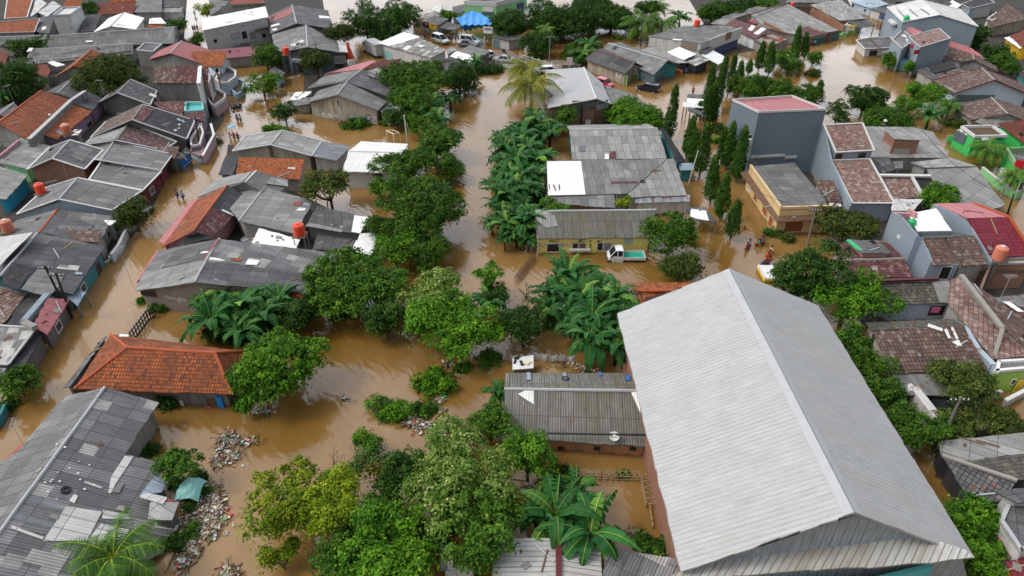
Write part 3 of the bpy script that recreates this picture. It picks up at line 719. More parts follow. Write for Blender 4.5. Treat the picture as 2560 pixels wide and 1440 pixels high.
def palm_mesh(seed,n=22,ln=3.6,dense=.28):
    kk=('p',seed,n)
    if kk in BAN: return BAN[kk]
    rng=np.random.default_rng(seed+300); V=[];Fq=[];mi=[];
    for i in range(n):
        az=i*2.399+rng.uniform(-.2,.2); el=1.25-1.35*(i/n)+rng.uniform(-.12,.12); L_=ln*rng.uniform(.85,1.1); d=np.array([math.cos(az),math.sin(az),0]); side=np.array([-d[1],d[0],0]); p=np.zeros(3); e=el; ns=26; tilt=rng.uniform(-.25,.25)
        for j in range(ns):
            t=j/ns; q=p+(d*math.cos(e)+np.array([0,0,math.sin(e)]))*L_/ns
            k=len(V); o=side*.04*(1-t*.7); V+=[p+o,p-o,q-o,q+o]; Fq.append([k,k+1,k+2,k+3]); mi.append(1)
            if j>2:
                ll=.85*math.sin(math.pi*min(1,.15+t*.9))**.8+.08
                for sg in (-1,1):
                    for h in (0,.5):
                        b=p+(q-p)*h; tip=b+side*sg*ll*.85+(q-p)/np.linalg.norm(q-p)*ll*.45-np.array([0,0,ll*(.42+rng.uniform(0,.3))]); k=len(V); o=(q-p)*.42; V+=[b-o*.5,b+o*.5,tip+o*.15,tip-o*.15]; Fq.append([k,k+1,k+2,k+3]); mi.append(0)
            p=q; e-=(1.25+.5*t)/ns*1.25
    lv=rng.uniform(0,1,(len(Fq),2)).astype(np.float32); me=mesh_np('crown',np.array(V),np.array(Fq),lv,['l_palm','l_lime'],mi); BAN[kk]=me; return me
def banana(label,s,z=3.0,sc=1.1,mat='l_banana',group='banana plants standing in the flood',n=11):
    z=z*.7
    global TS; TS+=1; v=nums(s); p=P(v[0],v[1],z); spread=v[2]/BK/pxm(p); q=spread/4.1*sc
    me=banana_mesh(TS%6,n); root=rootof(label,'banana_plant','banana plant',(p.x,p.y,-1),group)
    mkobj('crown',me,root,mat,(0,0,z+1),random.uniform(0,6.28),(q,q,q)); mb=MB(); mb.tube([(0,0,0),(.04,.02,(z+1)*.5),(0,0,z+1.1)],[.17*q+.05,.14*q+.04,.07*q],7); mbobj(mb,'stem','cream' if False else 'l_olive',root); return root
def palm(label,s,z=6,mat='l_palm',sc=1.0,group='palms above the flood',n=22,trunk=.16):
    z=z*.75
    global TS; TS+=1; v=nums(s); p=P(v[0],v[1],z); spread=v[2]/BK/pxm(p); q=spread/5.8*sc
    me=palm_mesh(TS%4,n); root=rootof(label,'palm_tree','palm tree',(p.x,p.y,-1),group)
    mkobj('crown',me,root,mat,(0,0,z+1),random.uniform(0,6.28),(q,q,q)); mb=MB(); mb.tube([(.2,.1,0),(.1,0,(z+1)*.5),(0,0,z+1)],[trunk*1.3,trunk,trunk*.8],8); mbobj(mb,'trunk','trunkg',root); return root
def baretree(label,s,H=4,mat='dead',name='bare_tree'):
    """s = foot x y: forked leafless branches"""
    v=nums(s); b=P(v[0],v[1],0); rnd=random.Random(int(v[0])); root=rootof(label,name,'bare tree',(b.x,b.y,-1)); mb=MB()
    def grow(p,d,l,r,dep):
        q=p+d*l; mb.tube([p,(p+q)/2+Vector((rnd.uniform(-.1,.1),rnd.uniform(-.1,.1),0))*l*.3,q],[r,r*.8,r*.6],5)
        if dep<5:
            for _ in range(rnd.choice([2,3])): 
                nd=(d+Vector((rnd.uniform(-.7,.7),rnd.uniform(-.7,.7),rnd.uniform(-.1,.5)))).normalized(); grow(q,nd,l*rnd.uniform(.6,.85),r*.58,dep+1)
    grow(Vector((0,0,0)),Vector((.15,0,1)).normalized(),H*.32,.11,0); mbobj(mb,'branches',mat,root); return root
# ---------------- people ----------------
BODIES={}
def skinmesh(nm,verts,edges,rad,sub=1):
    me=bpy.data.meshes.new(nm); me.from_pydata(verts,edges,[]); o=bpy.data.objects.new(nm,me); col.objects.link(o)
    o.modifiers.new('s','SKIN'); sv=me.skin_vertices[0].data
    for i,r in enumerate(rad): sv[i].radius=(r,r) if not isinstance(r,tuple) else r
    sv[0].use_root=True
    m=o.modifiers.new('b','SUBSURF'); m.levels=sub
    dg=bpy.context.evaluated_depsgraph_get(); out=bpy.data.meshes.new_from_object(o.evaluated_get(dg)); bpy.data.objects.remove(o); bpy.data.meshes.remove(me)
    out.polygons.foreach_set('use_smooth',[True]*len(out.polygons)); return out
def body(pose):
    if pose in BODIES: return BODIES[pose]
    hip=.86; J=dict(pel=(0,0,.92),spine=(0,0,1.12),chest=(0,.0,1.34),neck=(0,0,1.47),head=(0,.01,1.60),crn=(0,0,1.70))
    L_={}; st=.0
    leg={'stand':((.02,.02),(.02,-.02)),'walk':((.22,.05),(-.20,-.02)),'sit':((.42,.0),(.42,.0)),'bend':((.08,0),(-.08,0))}[pose]
    for s,(fk,_) in zip((-1,1),leg):
        if pose=='sit': kn=(s*.12,.40,.90); an=(s*.12,.46,.50); ft=(s*.12,.60,.44)
        else: kn=(s*.10,fk*.55+.02,.48); an=(s*.10,fk*.6-.06,.08); ft=(s*.11,fk*.6+.10,.03)
        L_[s]=[(s*.09,0,.88),kn,an,ft]
    A={}
    for s in (-1,1):
        sw={'stand':.05,'walk':.22*s,'sit':.25,'bend':.4}[pose]
        A[s]=[(s*.18,0,1.42),(s*.25,sw*.4-.03,1.16),(s*.24,sw+.10,.95),(s*.235,sw+.16,.87)]
    if pose=='bend':
        def lean(p): 
            z=p[2]-.92
            return p if z<=0 else (p[0],p[1]+z*.55,.92+z*.84)
        J={k:lean(v) for k,v in J.items()}; A={s:[lean(p) for p in a] for s,a in A.items()}
    vs=[J['pel'],J['spine'],J['chest'],J['neck'],J['head'],J['crn']]; ed=[(i,i+1) for i in range(5)]; rd=[(.15,.11),(.13,.10),(.165,.11),(.055,.055),(.095,.10),(.07,.08)]
    fing=[]
    for s in (-1,1):
        k=len(vs); vs+=L_[s]; rd+=[.088,.062,.042,(.042,.035)]; ed+=[(0,k),(k,k+1),(k+1,k+2),(k+2,k+3)]
        k=len(vs); vs+=A[s]; rd+=[.055,.043,.032,.03]; ed+=[(2,k),(k,k+1),(k+1,k+2),(k+2,k+3)]
        h=Vector(A[s][3]); h0=Vector(A[s][2]); dd=(h-h0).normalized()
        for j,(o,l) in enumerate(((-.024,.07),(-.008,.085),(.008,.08),(.022,.065))):
            k2=len(vs); e=h+dd*l+Vector((0,o,-.01)); vs.append(tuple(h+Vector((0,o,0))+dd*.035)); vs.append(tuple(e)); rd+=[.010,.008]; ed+=[(k+3,k2),(k2,k2+1)]
        k2=len(vs); vs.append(tuple(h+Vector((-s*.035,.03,.0))+dd*.02)); rd+=[.010]; ed+=[(k+3,k2)]
    bm_=skinmesh('person_body',vs,ed,rd); 
    # nose and brow: pull the face forward
    hd=Vector(J['head'])
    for v in bm_.vertices:
        d=v.co-hd
        if abs(d.x)<.025 and d.y>.05 and -.03<d.z<.02: v.co.y+=.022
    def sub(ix,sc,edg): return skinmesh('cloth',[vs[i] for i in ix],edg,[tuple(a*sc for a in (rd[i] if isinstance(rd[i],tuple) else (rd[i],rd[i]))) for i in ix])
    n0=6; la=[n0,n0+1]; 
    # index map: per side legs 4, arms 4, fingers 9
    l1=6; a1=10; l2=6+8+9; a2=l2+4
    shirt=sub([0,1,2,a1,a1+1,a2,a2+1],1.16,[(0,1),(1,2),(2,3),(3,4),(2,5),(5,6)])
    short=sub([0,l1,l1+1,l2,l2+1],1.2,[(0,1),(1,2),(0,3),(3,4)])
    mb=MB(); mb.lathe(Vector(J['head'])+Vector((0,-.012,.02)),[(.0,.135),(.06,.125),(.098,.08),(.112,.02),(.108,-.03),(.085,-.07)],10)
    hm=bpy.data.meshes.new('hair'); hm.from_pydata([tuple(v) for v in mb.v],[],mb.f); hm.materials.append(MAT['hair']); hm.polygons.foreach_set('use_smooth',[True]*len(hm.polygons))
    for v in hm.vertices:
        if v.co.y-hd.y>.05 and v.co.z-hd.z<.03: v.co.y-=.06
    bm_.materials.append(MAT['skin']); shirt.materials.append(MAT['white']); short.materials.append(MAT['navy'])
    BODIES[pose]=(bm_,shirt,short,hm); return BODIES[pose]
def person(label,s,top='white',bot='navy',pose='walk',face=0,z=-.62,sc=1.0,group='people wading through the flood',at=None):
    v=nums(s) if s else None; p=P(v[0],v[1],0) if at is None else Vector(at)
    b,sh_,so_,hm=body(pose); root=rootof(label,'person','person',(p.x,p.y,z if at is None else p.z),group); root.rotation_euler=(0,0,RD(face)); root.scale=(sc,sc,sc)
    bo=mkobj('body',b,root); mkobj('shirt',sh_,root,top); mkobj('shorts',so_,root,bot); mkobj('hair',hm,root); return root
# ---------------- vehicles ----------------
def heading(a,b): d=b-a; return math.atan2(d.y,d.x)
def car(label,s,color='car_silver',L_=4.3,W_=1.7,H_=1.6,kind='van',z=-.25,cat='car',name='parked_car',group='cars caught by the flood'):
    """s = middle of the car x y (at half height) and a point x y ahead of its nose"""
    v=nums(s); c=P(v[0],v[1],H_*.5+z); d=P(v[2],v[3],H_*.5+z); az=heading(c,d); root=rootof(label,name,cat,(c.x,c.y,z),group); root.rotation_euler=(0,0,az)
    h=L_/2
    if kind=='van': st=[(-h,.45,.86),(-h+.08,.32,.95),(-h*.3,.28,.98),(h*.42,.28,.95),(h*.78,.3,.82),(h-.03,.34,.70),(h,.42,.6)]; gh=[(-h+.10,.96,.02),(-h+.32,H_,.0),(h*.18,H_,.0),(h*.58,.93,.0)]
    elif kind=='sedan': st=[(-h,.45,.78),(-h+.06,.32,.90),(-h*.55,.28,.93),(h*.3,.28,.90),(h*.8,.3,.78),(h-.03,.34,.66),(h,.42,.58)]; gh=[(-h*.68,.92,0),(-h*.30,H_,0),(h*.12,H_,0),(h*.5,.88,0)]
    else: st=[(-h,.45,.86),(-h+.06,.32,.98),(-h*.5,.28,1.0),(h*.4,.28,.98),(h*.8,.3,.88),(h-.03,.34,.74),(h,.42,.6)]; gh=[(-h+.06,.98,0),(-h+.22,H_,0),(h*.1,H_,0),(h*.5,.95,0)]
    mb=MB(); vs=[];fs=[]
    for x,zb,zt in st:
        wv=W_/2*(.90 if abs(x)>h-.12 else 1); vs+=[(x,-wv*.94,zb),(x,-wv,(zb+zt)/2),(x,-wv*.93,zt),(x,wv*.93,zt),(x,wv,(zb+zt)/2),(x,wv*.94,zb)]
    for i in range(len(st)-1):
        for k in range(6): a=i*6+k; b=i*6+(k+1)%6; fs.append([a,b,b+6,a+6])
    n=len(st)-1; fs.append([0,5,4,3,2,1]); fs.append([n*6+k for k in range(6)]); mb.add(vs,fs)
    body_=mbobj(mb,'body',color,root)
    gw=W_/2*.90; rw=W_/2*.76; mb=MB(); vs=[]; 
    for x,zz,_ in gh:
        ww=rw if zz>=H_-.01 else gw; vs+=[(x,-ww,zz-.04 if zz>=H_-.01 else zz-.03),(x,ww,zz-.04 if zz>=H_-.01 else zz-.03)]
    mb.add(vs,[[0,1,3,2],[2,3,5,4],[4,5,7,6],[0,2,4,6],[1,7,5,3]]); mbobj(mb,'window','tinted',root)
    mb=MB(); (xa,_,_),(xb,_,_)=gh[1],gh[2]; mb.box(((xa+xb)/2,0,H_-.02),xb-xa+.06,rw*2+.04,.06); 
    for sgn in (-1,1):
        for (x1,z1,_),(x2,z2,_) in ((gh[0],gh[1]),(gh[3],gh[2])): mb.bar((x1,sgn*gw,z1-.03),(x2,sgn*rw,z2-.03),.07)
        xm=(gh[1][0]+gh[2][0])/2; mb.bar((xm,sgn*gw*1.0,.93),(xm,sgn*rw,H_-.03),.07)
    mbobj(mb,'roof',color,root)
    for x in (-h*.6,h*.62):
        for sgn in (-1,1):
            mb=MB(); M=Matrix.Rotation(RD(90),3,'X'); mb.k=0; mb.lathe((0,0,0),[(.16,-.1),(.31,-.1),(.33,0),(.31,.1),(.16,.1)],12,M); mb.k=1; mb.lathe((0,0,0),[(0,.06*sgn*-1),(.17,.08*-sgn)],10,M)
            o=mbobj(mb,'wheel',['rubber','chrome'],root); o.location=(x,sgn*(W_/2-.08),.31)
    for sgn in (-1,1):
        mb=MB(); mb.box((h-.05,sgn*W_*.34,.62),.12,.32,.14); mbobj(mb,'headlight','white',root)
        mb=MB(); mb.box((-h+.03,sgn*W_*.41,.75),.1,.14,.26); mbobj(mb,'tail_light','red2',root)
        mb=MB(); mb.box((gh[3][0]-.15,sgn*(W_/2+.08),.98),.12,.16,.12); mbobj(mb,'mirror',color,root)
    return root
def motorbike(label,s,m='dark',z=-.2,group='motorcycles parked out of the flood',lean=.15,sc=1.0):
    v=nums(s); c=P(v[0],v[1],.5+z); d=P(v[2],v[3],.5+z); az=heading(c,d); root=rootof(label,'motorcycle','motorcycle',(c.x,c.y,z),group); root.rotation_euler=(lean,0,az); root.scale=(sc,)*3
    M=Matrix.Rotation(RD(90),3,'X')
    for x in (-.6,.62):
        mb=MB(); mb.lathe((x,0,.29),[(.2,-.04),(.28,-.045),(.29,0),(.28,.045),(.2,.04),(.2,-.04)],14,M); mbobj(mb,'wheel','rubber',root)
    mb=MB(); mb.bar((-.6,.0,.29),(0,0,.34),.09,.08); mb.bar((0,0,.34),(.45,0,.72),.14,.22); mb.bar((.45,0,.86),(.62,0,.29),.06); mb.box((-.45,0,.66),.55,.22,.18); mb.box((-.02,0,.42),.34,.2,.24); mb.box((.38,0,.8),.16,.34,.34); mbobj(mb,'body',m,root)
    mb=MB(); mb.box((-.32,0,.79),.68,.24,.09); mbobj(mb,'seat','black',root)
    mb=MB(); mb.tube([(.32,-.32,1.0),(.45,0,.98),(.32,.32,1.0)],.018,5); mb.box((.47,0,.93),.1,.14,.12); mbobj(mb,'handlebar','chrome',root); return root
# ---------------- street and roof furniture ----------------
def upole(label,s,z0=-1,r=.14,arms=1,m='concp',group='utility poles along the lanes',name='utility_pole'):
    """s = foot x y, top x y"""
    v=nums(s); b=P(v[0],v[1],max(z0,0)); d=ray(v[2],v[3]); t=b.y/d.y; tp=CAM+d*t; tp=Vector((tp.x,b.y,tp.z))
    T(label,name,'pole',group); mb=MB(); mb.tube([(b.x,b.y,z0),tp],[r,r*.65],8); mb.put('pole',m)
    if arms:
        mb=MB(); 
        for k in range(arms): 
            zz=tp.z-.35-k*.6; mb.box((tp.x,tp.y,zz),1.5,.09,.1)
        mb.put('crossarm','dark'); mb=MB()
        for k in range(arms):
            for dx in (-.65,-.3,.3,.65): mb.lathe((tp.x+dx,tp.y,tp.z-.3-k*.6),[(.04,0),(.05,.06),(.03,.1),(.045,.14),(0,.17)],6)
        mb.put('insulator','white')
    return tp
def wire(label,a,b,sag=.6,r=.018,n=10,m='black',group='overhead wires'):
    T(label,'cable','cable',group); a=Vector(a); b=Vector(b); pts=[a.lerp(b,i/n)-Vector((0,0,sag*4*(i/n)*(1-i/n))) for i in range(n+1)]; mb=MB(); mb.tube(pts,r,4); mb.put(None,m)
def tank(label,s,z=None,m='orange',r=.55,h=1.1,stand=0,group='water tanks on roofs',lid=None):
    v=nums(s); p,n=setdown(v[0],v[1],z); T(label,'water_tank','water tank',group); b=p.z
    prof=[(0,0),(r*.97,.0),(r,.06)]; 
    for i in range(6): zz=.1+i*(h-.2)/6; prof+=[(r,zz),(r*.965,zz+.03),(r,zz+.06)]
    prof+=[(r,h-.1),(r*.85,h),(r*.4,h+.10),(0,h+.12)]
    mb=MB(); mb.lathe((p.x,p.y,b+.05),prof,20); mb.put('drum',m,smooth=False); mb=MB(); mb.lathe((p.x,p.y,b+h+.13),[(r*.36,0),(r*.38,.07),(0,.1)],14); mb.put('lid',lid or m)
    mb=MB(); mb.box((p.x,p.y,b+.0),r*2.3,r*2.3,.1); mb.put('base','conc')
    if stand:
        mb=MB(); 
        for sx in(-1,1):
            for sy in (-1,1): mb.box((p.x+sx*r*.9,p.y+sy*r*.9,b-stand/2),.08,.08,stand)
        mb.put('stand','grey')
def antenna(label,s,z=None,h=2.6,az=.6,group='television aerials on roofs'):
    """s = foot x y"""
    v=nums(s); h*=.7; p,n=setdown(v[0],v[1],z); T(label,'television_antenna','antenna',group); mb=MB(); tp=p+Vector((0,0,h)); mb.tube([p-Vector((0,0,.3)),tp],.02,5); mb.put('mast','lgrey')
    mb=MB(); d=Vector((math.cos(az),math.sin(az),0)); e=Vector((-d.y,d.x,0)); mb.bar(tp-d*.6,tp+d*.6,.025)
    for k in range(6): c=tp+d*(-.55+k*.21); mb.bar(c-e*(.42-.025*k),c+e*(.42-.025*k),.012)
    mb.put('aerial','lgrey')
def dish(label,s,z=None,r=.85,m='white',group='satellite dishes'):
    v=nums(s); p,n=setdown(v[0],v[1],z); r=r*.62; T(label,'satellite_dish','satellite dish',group); M=Matrix.Rotation(RD(18),3,'X'); c=p+Vector((0,0,.4))
    mb=MB(); prof=[(0,0),(r*.35,.03),(r*.7,.11),(r,.24),(r,.27),(r*.7,.14),(r*.35,.06),(0,.03)]; mb.lathe(c,prof,24,M); mb.put('bowl',m,smooth=True)
    mb=MB(); mb.tube([p,c],.05,6); mb.bar(p+Vector((-.35,0,.03)),p+Vector((.35,0,.03)),.06); mb.bar(p+Vector((0,-.35,.03)),p+Vector((0,.35,.03)),.06); mb.put('stand','grey')
    mb=MB(); f=c+M@Vector((0,0,r*.95)); mb.tube([c+M@Vector((0,0,.03)),f],.022,5); mb.lathe(f,[(0,-.06),(.1,-.05),(.1,.05),(0,.09)],8,M); mb.put('feed_horn','white')
def signtext(txt,c,e,up,h,m,par=None,name='lettering',wmax=None,italic=0):
    """raised lettering of the current thing; c = centre, e = reading direction, up = upwards"""
    cu=bpy.data.curves.new('lettering','FONT'); cu.body=txt; cu.align_x='CENTER'; cu.align_y='CENTER'; cu.size=h*1.35; cu.extrude=.006; cu.resolution_u=2; cu.shear=italic; cu.offset=.012*h
    o=bpy.data.objects.new('lettering',cu); col.objects.link(o); dg=bpy.context.evaluated_depsgraph_get(); me=bpy.data.meshes.new_from_object(o.evaluated_get(dg)); bpy.data.objects.remove(o)
    e=Vector(e).normalized(); up=Vector(up).normalized(); n=e.cross(up)
    wd=max((v.co.x for v in me.vertices),default=1)-min((v.co.x for v in me.vertices),default=0); k=min(1,(wmax/wd) if wmax else 1)
    vs=[Vector(c)+e*v.co.x*k+up*v.co.y+n*v.co.z for v in me.vertices]; fs=[list(p.vertices) for p in me.polygons]; part(name,vs,fs,m,par=par); bpy.data.meshes.remove(me)
def graffiti(txt,x,y,h,m,wmax=None,out=.03,italic=.15,name='graffiti'):
    hc=wallhit(x,y)
    if hc: t,p,e,n=hc; signtext(txt,p+n*out,e,(0,0,1),h,m,name=name,wmax=wmax,italic=italic)
def script_lines(x0,y0,x1,y1,n,m,seed=1):
    """rows of small marks: writing too far off to read"""
    hc=wallhit((x0+x1)/2,(y0+y1)/2)
    if not hc: return
    t,p,e,nn=hc; mb=MB(); r=random.Random(seed); M=Matrix((e,nn,Vector((0,0,1)))).transposed(); k=pxm(p)*BK; wd=(x1-x0)/k; ht=(y1-y0)/k
    for i in range(n):
        z=p.z+ht*(.5-(i+.5)/n); x=-wd/2
        while x<wd/2-.1: l=r.uniform(.08,.3); mb.box(p+e*(x+l/2)+Vector((0,0,z-p.z))+nn*.12,l,.02,ht/n*.5,M=M); x+=l+.07
    mb.put('lettering',m)
def junk(nm,s,m,n=6,sz=.35,label=None,flatb=True):
    """loose bits (bricks, tyres, boards) lying on the roof under a pixel, as one part"""
    v=nums(s); rnd=random.Random(int(v[0]*3+v[1])); mb=MB()
    for i in range(n):
        x=v[0]+rnd.uniform(-1,1)*v[2]; y=v[1]+rnd.uniform(-1,1)*v[3]; h=onroof(x,y)
        if not h: continue
        p=h[1]+Vector((0,0,.07)); mb.box(p,sz*rnd.uniform(.5,1.6),sz*rnd.uniform(.3,.7),.08,rz=rnd.uniform(0,3.1))
    if mb.v: mb.put(nm,m,label=label)
# ---------------- setting ----------------
def m_water():
    m,n,b=_new('water'); tc=N(n,'ShaderNodeTexCoord'); o=tc.outputs['Object']
    mp=N(n,'ShaderNodeMapping'); mp.inputs['Scale'].default_value=(.055,.028,.05); L(n,o,mp.inputs[0])
    f=ramp(n,noise(n,mp.outputs[0],1.0,6,.62),.40,.64,0,1); colr=mixc(n,f,(.18,.095,.018),(.30,.175,.065))
    f=ramp(n,noise(n,o,.35,5,.7),.55,.8,0,.35); colr=mixc(n,f,colr,(.14,.07,.012))
    L(n,colr,b.inputs['Base Color']); b.inputs['IOR'].default_value=1.33; b.inputs['Specular IOR Level'].default_value=1.0
    f=ramp(n,noise(n,mp.outputs[0],3.0,4),.35,.7,.03,.14); L(n,f,b.inputs['Roughness'])
    mp2=N(n,'ShaderNodeMapping'); mp2.inputs['Scale'].default_value=(1.1,.55,1); mp2.inputs['Rotation'].default_value=(0,0,.5); L(n,o,mp2.inputs[0])
    n1=noise(n,mp2.outputs[0],1.6,5,.6); wv=N(n,'ShaderNodeTexWave',wave_type='BANDS',bands_direction='Y',i_Scale=.55,i_Distortion=7,i_Detail=3,i_Detail_Scale=1.2); L(n,mp2.outputs[0],wv.inputs['Vector'])
    ad=N(n,'ShaderNodeMath',operation='MULTIPLY_ADD',i_1=.35); L(n,wv.outputs['Fac'],ad.inputs[0]); L(n,n1,ad.inputs[2])
    st=ramp(n,noise(n,mp.outputs[0],1.7,3),.4,.65,.10,.6)
    bp=N(n,'ShaderNodeBump',i_Distance=.09); L(n,st,bp.inputs['Strength']); L(n,ad.outputs[0],bp.inputs['Height']); L(n,bp.outputs[0],b.inputs['Normal'])
    MAT['water']=m
m_water()
def m_ground(nm,c1,c2,sc=.6):
    m,n,b=_new(nm); tc=N(n,'ShaderNodeTexCoord'); f=ramp(n,noise(n,tc.outputs['Object'],sc,6,.7),.35,.65,0,1); L(n,mixc(n,f,c1,c2),b.inputs['Base Color']); b.inputs['Roughness'].default_value=.95; bump(n,b,noise(n,tc.outputs['Object'],3,4),.5,.05); MAT[nm]=m
m_ground('soil',(.07,.05,.035),(.12,.09,.06)); m_ground('asph',(.10,.095,.09),(.16,.15,.14)); m_ground('mudc',(.16,.12,.085),(.24,.21,.18))
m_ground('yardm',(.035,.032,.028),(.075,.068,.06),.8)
def sheetof(name,pts,z,m,th=None):
    me=bpy.data.meshes.new(name)
    if th:
        k=len(pts); v=[(p[0],p[1],z) for p in pts]+[(p[0],p[1],z-th) for p in pts]; f=[list(range(k)),[k+i for i in range(k)][::-1]]+[[i,k+i,k+(i+1)%k,(i+1)%k] for i in range(k)]
        me.from_pydata(v,[],f)
    else: me.from_pydata([(p[0],p[1],z) for p in pts],[],[list(range(len(pts)))])
    me.materials.append(MAT[m]); me.update(); bm=bmesh.new(); bm.from_mesh(me); bmesh.ops.recalc_face_normals(bm,faces=bm.faces); bm.to_mesh(me); bm.free()
    o=bpy.data.objects.new(name,me); col.objects.link(o); o['kind']='structure'; return o
_w=sheetof('water',[(-420,-60),(420,-60),(420,700),(-420,700)],0,'water'); _g=sheetof('ground',[(-900,-300),(900,-300),(900,1400),(-900,1400)],-1.3,'soil')
B(1200,0); sheetof('road',[tuple(P(x,y,.12))[:2] for x,y in [(90,640),(400,650),(470,700),(1270,800),(1300,870),(700,960),(340,840),(-120,800),(-330,620),(-300,560)]],.12,'mudc',.9)
B(0,0,1)
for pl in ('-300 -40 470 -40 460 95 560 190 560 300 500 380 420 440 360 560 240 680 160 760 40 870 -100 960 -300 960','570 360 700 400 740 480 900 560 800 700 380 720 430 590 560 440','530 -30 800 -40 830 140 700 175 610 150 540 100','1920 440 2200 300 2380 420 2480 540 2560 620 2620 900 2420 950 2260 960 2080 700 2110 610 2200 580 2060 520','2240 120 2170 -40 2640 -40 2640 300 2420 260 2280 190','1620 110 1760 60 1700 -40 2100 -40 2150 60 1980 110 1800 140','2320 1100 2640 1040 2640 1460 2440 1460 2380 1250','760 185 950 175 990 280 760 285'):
    q=prs(pl); sheetof('yard',[tuple(P(x,y,.05))[:2] for x,y in q],.05,'yardm')  # dark sheets added in place of the shade between the houses
# ---------------- houses: top row, left to right ----------------
G_='houses of the flooded district'
B(0,0)
sh('small bright orange tiled roof at the top left corner','60 240 345 225 440 -70 105 -70',(3.6,5.6),'to','pw',trim='wsoft',group=G_)
gab('little tiled dormer gable in front of the bright orange corner roof','170 240 215 170 265 180 285 140 355 235 380 175',3.0,3.9,'tr','ylw',group=G_)
sh('pale blue walled house with a smooth light roof beside the orange corner roof','385 215 470 160 600 40 470 -40',(4.2,5.2),'g0','plb',group=G_)
sh('tilted white sheet roof on blue walls left of the white block house','470 150 600 212 785 75 680 10',(4.4,4.0,4.4,5.0),'g0','plb',group=G_)
flat('narrow tall white block house with a flat stained roof, top left','668 188 895 182 1040 78 800 88',6.6,'g0','blk',lipm='lgrey',group=G_)
op('window','900 350 915 362','dark','grey')
sh('worn orange tiled roof behind the narrow white block house','790 100 1040 78 1052 -40 880 -40',(3.4,5.0),'to','pg',group=G_)
sh('small dark cement roof squeezed left of the white block house','460 402 630 432 692 212 520 225',(2.8,4.0),'g2','pd',group=G_)
patch('530 390 590 370 595 340 545 345','gw')
sh('rough red tiled roof at the left edge above the long grey roofs','-90 425 440 412 512 235 -90 290',(2.8,4.4),'tof','pg',trim='lgrey',group=G_)
sh('dark slate-grey roof between the white block house and the red tiled roof','1025 405 1205 400 1300 180 1085 190',(2.8,4.2),'gd','pd',group=G_)
sh('wide faded red tiled roof below the top edge, left','1250 188 1715 168 1745 32 1265 48',(3.0,4.8),'tr','pg',group=G_)
sh('orange strip of tiled roof cut by the top edge','1400 40 1740 22 1770 -60 1420 -60',(3.4,5.0),'to','pg',group=G_)
sh('pair of grey cement roofs with a greenish lean-to beside the top lane','1725 160 2070 155 2075 -70 1745 -70',(3.2,5.2),'g1','pg',group=G_)
sh(None,'2072 100 2300 92 2300 -70 2078 -70',(3.3,5.1),'g2','pg'); sh(None,'2040 157 2312 157 2348 88 2060 98',(2.8,3.2),'g3','cream' if 0 else 'pw')
op('door','2060 175 2200 225','lgrey','wsoft')
gab('white corrugated gable roof with a pale ridge, top left cluster','1200 408 1385 235 1415 333 1590 155 1740 374 1848 228',3.4,5.2,'gw','pw',group=G_,cap='lgrey')
sh('small white roof with an orange tiled front slope','1870 352 2110 350 2030 265 1965 265',(2.8,3.8),'to','pw',group=G_)
sh(None,'1900 300 2130 300 2060 225 1920 232',(3.6,4.2),'gw','pw')
gab('longest grey cement row roof with a straight ridge, upper left','560 608 2222 556 640 460 2240 345',2.9,4.7,'g1','pg',group=G_,auto=1)
patch('1115 572 1200 568 1195 548 1110 552','gw')
gab('low grey roof with a red end band at the left edge, beside the longest row','-60 600 560 575 -60 478 605 452',2.9,4.4,'g1','pw',group=G_)
gab('second long grey row roof, in front of the longest one','300 830 1700 692 392 632 1700 560',2.9,4.6,'g1','pg',group=G_)
patch('350 690 390 640 440 640 420 680','gw')
flat('low stained hut with a flat dark roof between the row roof and the red gable','1742 635 1960 658 2078 556 1850 540',4.4,'g2','conc',lipm='lgrey',group=G_,lip=.2)
gab('narrow tiled roof with one pale orange slope, centre of the upper left cluster','680 1000 1010 740 930 848 1170 635 1075 880 1322 695',3.2,5.3,'to','pg',group=G_)
sh('little brown-red tiled lean-to beside the dark tree','430 950 600 1000 650 900 600 820 415 825',(2.8,2.8,3.2,3.6,3.6),'tr','pd',group=G_)
sh('white sheet canopy over a dark yard behind the narrow orange roof','610 800 722 852 832 828 672 776',(4.0,4.4),'gw',None,open_=True,group=G_,name='canopy',cat='canopy')
sh('scrap of red tiles at the left edge above the dark tree','-60 850 55 830 115 682 -60 600',(2.8,4.2),'tr','pd',group=G_)
gab('ribbed dark metal gable roof between the orange roof and the round tree','590 1178 830 1045 735 1192 960 988 920 1262 1120 1120',3.0,4.4,'g2','pd',group=G_)
gab('grey tiled gable roof over a soot-dark end wall','1282 1306 1500 1120 1505 1192 1675 1020 1925 1345 2010 1165',3.0,5.0,'tg','pd',group=G_,trim='lgrey')
patch('1900 1225 1990 1260 2010 1235 1925 1200','gw')
B(400,0)
gab('red sheet gable roof of the two-storey house above the flooded lane','-150 760 -20 650 132 682 276 522 535 815 662 640',4.8,7.0,'mr','pg',group=G_,auto=1)
sh(None,'545 848 800 850 845 655 385 660',(4.6,6.0),'to','plb'); op('window','710 868 760 960','tinted','white')
sh('long tiled roof, half grey-brown and half maroon, over a soot-streaked wall','-88 1065 490 1062 500 835 -75 850',(5.2,7.0),'tp','conc',group=G_,trim='plb' if 0 else None,cap=None)
patch('-85 1060 190 1060 215 840 -72 850','tb',name='tiled_slope',up=.04)
flat(None,'470 1068 515 1068 532 838 490 838',6.9,'wsoft','pw',lip=.15,lipm='white'); sh(None,'515 1062 612 1062 622 862 522 862',(5.4,6.8),'tp','pw')
sh(None,'615 1060 712 935 640 862 622 862',(5.4,5.2,6.8,7.0),'wsoft','pw',cap=None)
